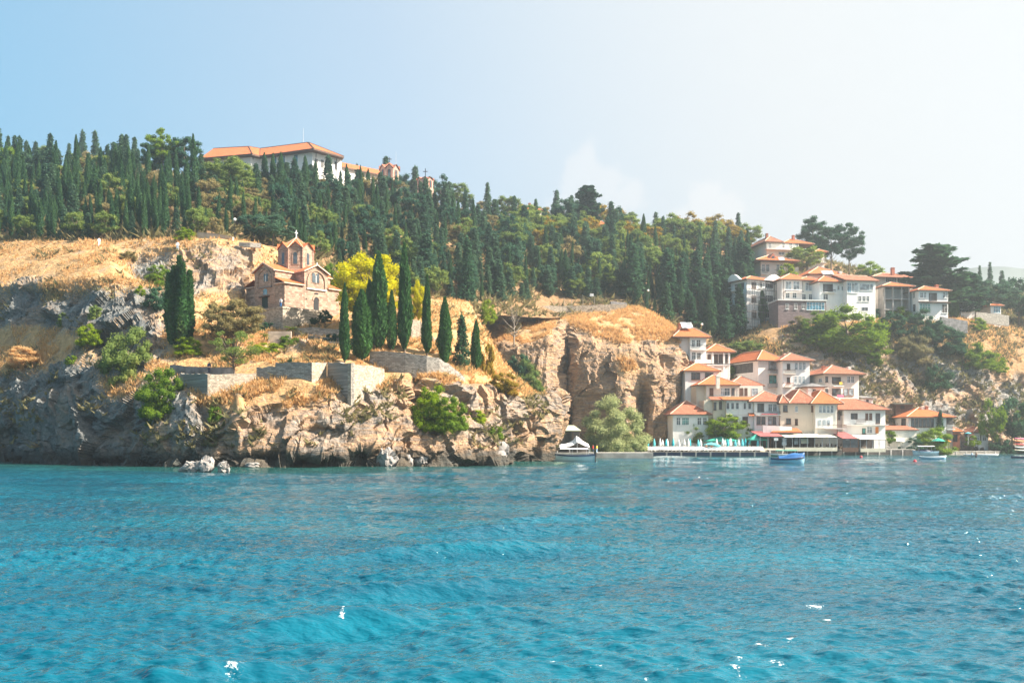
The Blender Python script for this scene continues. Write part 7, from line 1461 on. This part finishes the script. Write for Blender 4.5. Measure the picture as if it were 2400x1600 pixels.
# ---------------------------------------------------------------- people
def make_body():
    bm = bmesh.new(); J = {'pel': ((0,0,.95), .13), 'chest': ((0,.01,1.28), .155), 'neck': ((0,0,1.48), .055), 'head': ((0,-.01,1.62), .095), 'top': ((0,0,1.72), .075), 'shl': ((-.17,0,1.42), .06), 'ell': ((-.24,.02,1.14), .042), 'wrl': ((-.22,-.10,.92), .03), 'hal': ((-.21,-.14,.84), .035),
        'shr': ((.17,0,1.42), .06), 'elr': ((.24,.02,1.14), .042), 'wrr': ((.22,-.10,.92), .03), 'har': ((.21,-.14,.84), .035), 'hpl': ((-.09,0,.88), .09), 'knl': ((-.10,-.03,.50), .06), 'anl': ((-.10,.02,.08), .04), 'ftl': ((-.10,-.13,.03), .035), 'hpr': ((.09,0,.88), .09), 'knr': ((.11,-.06,.50), .06), 'anr': ((.11,.06,.08), .04), 'ftr': ((.11,-.09,.03), .035)}
    E = [('pel','chest'),('chest','neck'),('neck','head'),('head','top'),('chest','shl'),('shl','ell'),('ell','wrl'),('wrl','hal'),('chest','shr'),('shr','elr'),('elr','wrr'),('wrr','har'),('pel','hpl'),('hpl','knl'),('knl','anl'),('anl','ftl'),('pel','hpr'),('hpr','knr'),('knr','anr'),('anr','ftr')]
    me = bpy.data.meshes.new('body_base'); ks = list(J); me.from_pydata([J[k][0] for k in ks], [(ks.index(a), ks.index(b)) for a, b in E], []); o = bpy.data.objects.new('body_base', me); COL.objects.link(o)
    md = o.modifiers.new('skin', 'SKIN')
    for i, k in enumerate(ks): me.skin_vertices[0].data[i].radius = (J[k][1], J[k][1]*(.75 if k in ('pel', 'chest') else 1))
    me.skin_vertices[0].data[0].use_root = True; s = o.modifiers.new('sub', 'SUBSURF'); s.levels = 1; s.render_levels = 1
    dg = bpy.context.evaluated_depsgraph_get(); r = bpy.data.meshes.new_from_object(o.evaluated_get(dg)); bpy.data.objects.remove(o); r.materials.clear(); r.materials.append(M['skin']); r.name = 'body'; return r
BODY = make_body()
def cloth_shell(name, z0, z1, mat, parent, grow=.018, arms=True):
    """clothing: the body's own faces between two heights, pushed out a little"""
    me = BODY; keep = [p for p in me.polygons if all(z0 <= me.vertices[i].co.z <= z1 and (arms or abs(me.vertices[i].co.x) < .2) for i in p.vertices)]; idx = {}; vs = []; fs = []
    for p in keep:
        f = []
        for i in p.vertices:
            if i not in idx: idx[i] = len(vs); v = me.vertices[i]; vs.append(v.co+v.normal*grow)
            f.append(idx[i])
        fs.append(f)
    n = bpy.data.meshes.new(name); n.from_pydata([tuple(v) for v in vs], [], fs); n.update(); n.materials.append(M[mat]); o = bpy.data.objects.new(name, n); COL.objects.link(o); o.parent = parent; return o
def person(label, loc, top='cloth', bottom='dkblue', rz=0, group=None, low=.12, seated=False):
    o = bpy.data.objects.new('person', BODY); COL.objects.link(o); o.location = loc; o.rotation_euler = (R(-60) if seated else 0, 0, rz); tag(o, label, 'person', group)
    cloth_shell('shirt', .98, 1.46, top, o, .022); cloth_shell('trousers', low, .97, bottom, o, .02, arms=False); cloth_shell('hair', 1.63, 1.8, 'hair', o, .018); return o
def ppl(label, px, pyb, D, **k): return person(label, P(px, pyb, D), **k)
g_ = ground(['promontory'], 415, 586); ppl('person in white top standing on the bare slope path', 416, 588, g_.y-.5, top='cloth', bottom='lblue', rz=.4); g_ = ground(['promontory'], 232, 576); ppl('person in white in the dry grass at the wood edge', 232, 578, g_.y-.5, top='cloth', bottom='cloth', rz=1)
ppl('woman in blue dress leaning on the church terrace parapet', 658, 722, 167.4, top='cloth', bottom='boatb', rz=-.4); ppl('man in dark clothes beside the low dark terrace wall', 490, 876, 141.5, top='dkblue', bottom='dkblue', rz=.8)
ppl('left of the two walkers on the dirt path, in white', 1105, 718, 232, top='cloth', bottom='lblue', rz=.3, group='two walkers on the dirt path'); ppl('right of the two walkers on the dirt path, white shirt and dark trousers', 1114, 719, 232, top='cloth', bottom='dkblue', rz=-.5, group='two walkers on the dirt path')
p_ = dock(1391)+dn*3 if False else P(1391, 1060, 221); 
for (px, py, D, t, b, lb) in ((1390,1062,204,'red','dkblue','person in red shirt on the shore right of the tour boat'),(1399,1062,205,'yellow','lblue','person in yellow beside the one in red near the willow trunk'),(1655,1058,220.2,'skin','dkblue','bather standing left of the open aqua parasol'),(1668,1058,220.4,'skin','red','bather under the open aqua parasol'),(1757,1058,221,'skin','lblue','bather near the bright green tent')): ppl(lb, px, py, D, top=t, bottom=b, rz=px)
D = WD(1073.5); m = MB(); 
e = empty('paddle_board', P(2282, 1074, D), R(4), 'low dark paddle board carrying two people', 'board'); vs = []; n = 12
for i in range(n+1):
    t = i/n; w = .42*math.sin(math.pi*min(max(t, .03), .97))**.5; x = (t-.5)*5.6
    vs += [(x, -w, .05), (x, -w, .16), (x, w, .16), (x, w, .05)]
m.add(vs, [(i*4+j, (i+1)*4+j, (i+1)*4+(j+1) % 4, i*4+(j+1) % 4) for i in range(n) for j in range(4)]); m.build('board', M['navy'], e)
a = P(2278, 1073.5, D); a.z = -.42; person('paddler in pale shirt on the left of the dark board', a, 'lblue', 'dkblue', 1.2, 'two paddlers on the dark board'); a = P(2288, 1073.5, D); a.z = -.45; person('bare-backed paddler on the right of the dark board', a, 'skin', 'dkblue', -1.2, 'two paddlers on the dark board')
M_ = None
# ---------------------------------------------------------------- air
def haze():
    m = bpy.data.materials.new('haze'); m.use_nodes = True; nt = m.node_tree; nt.nodes.clear(); o = nd(nt, 'ShaderNodeOutputMaterial')
    v = nd(nt, 'ShaderNodeVolumePrincipled'); v.inputs['Color'].default_value = (.84,.94,1,1); v.inputs['Density'].default_value = HAZE; v.inputs['Anisotropy'].default_value = .62
    lk(nt, v.outputs[0], o.inputs['Volume']); b = MB(); b.box(-620, 1350, -120, 1040, -9, 150); tag(b.build('haze', m), kind='stuff')
HAZE = .00047
haze()
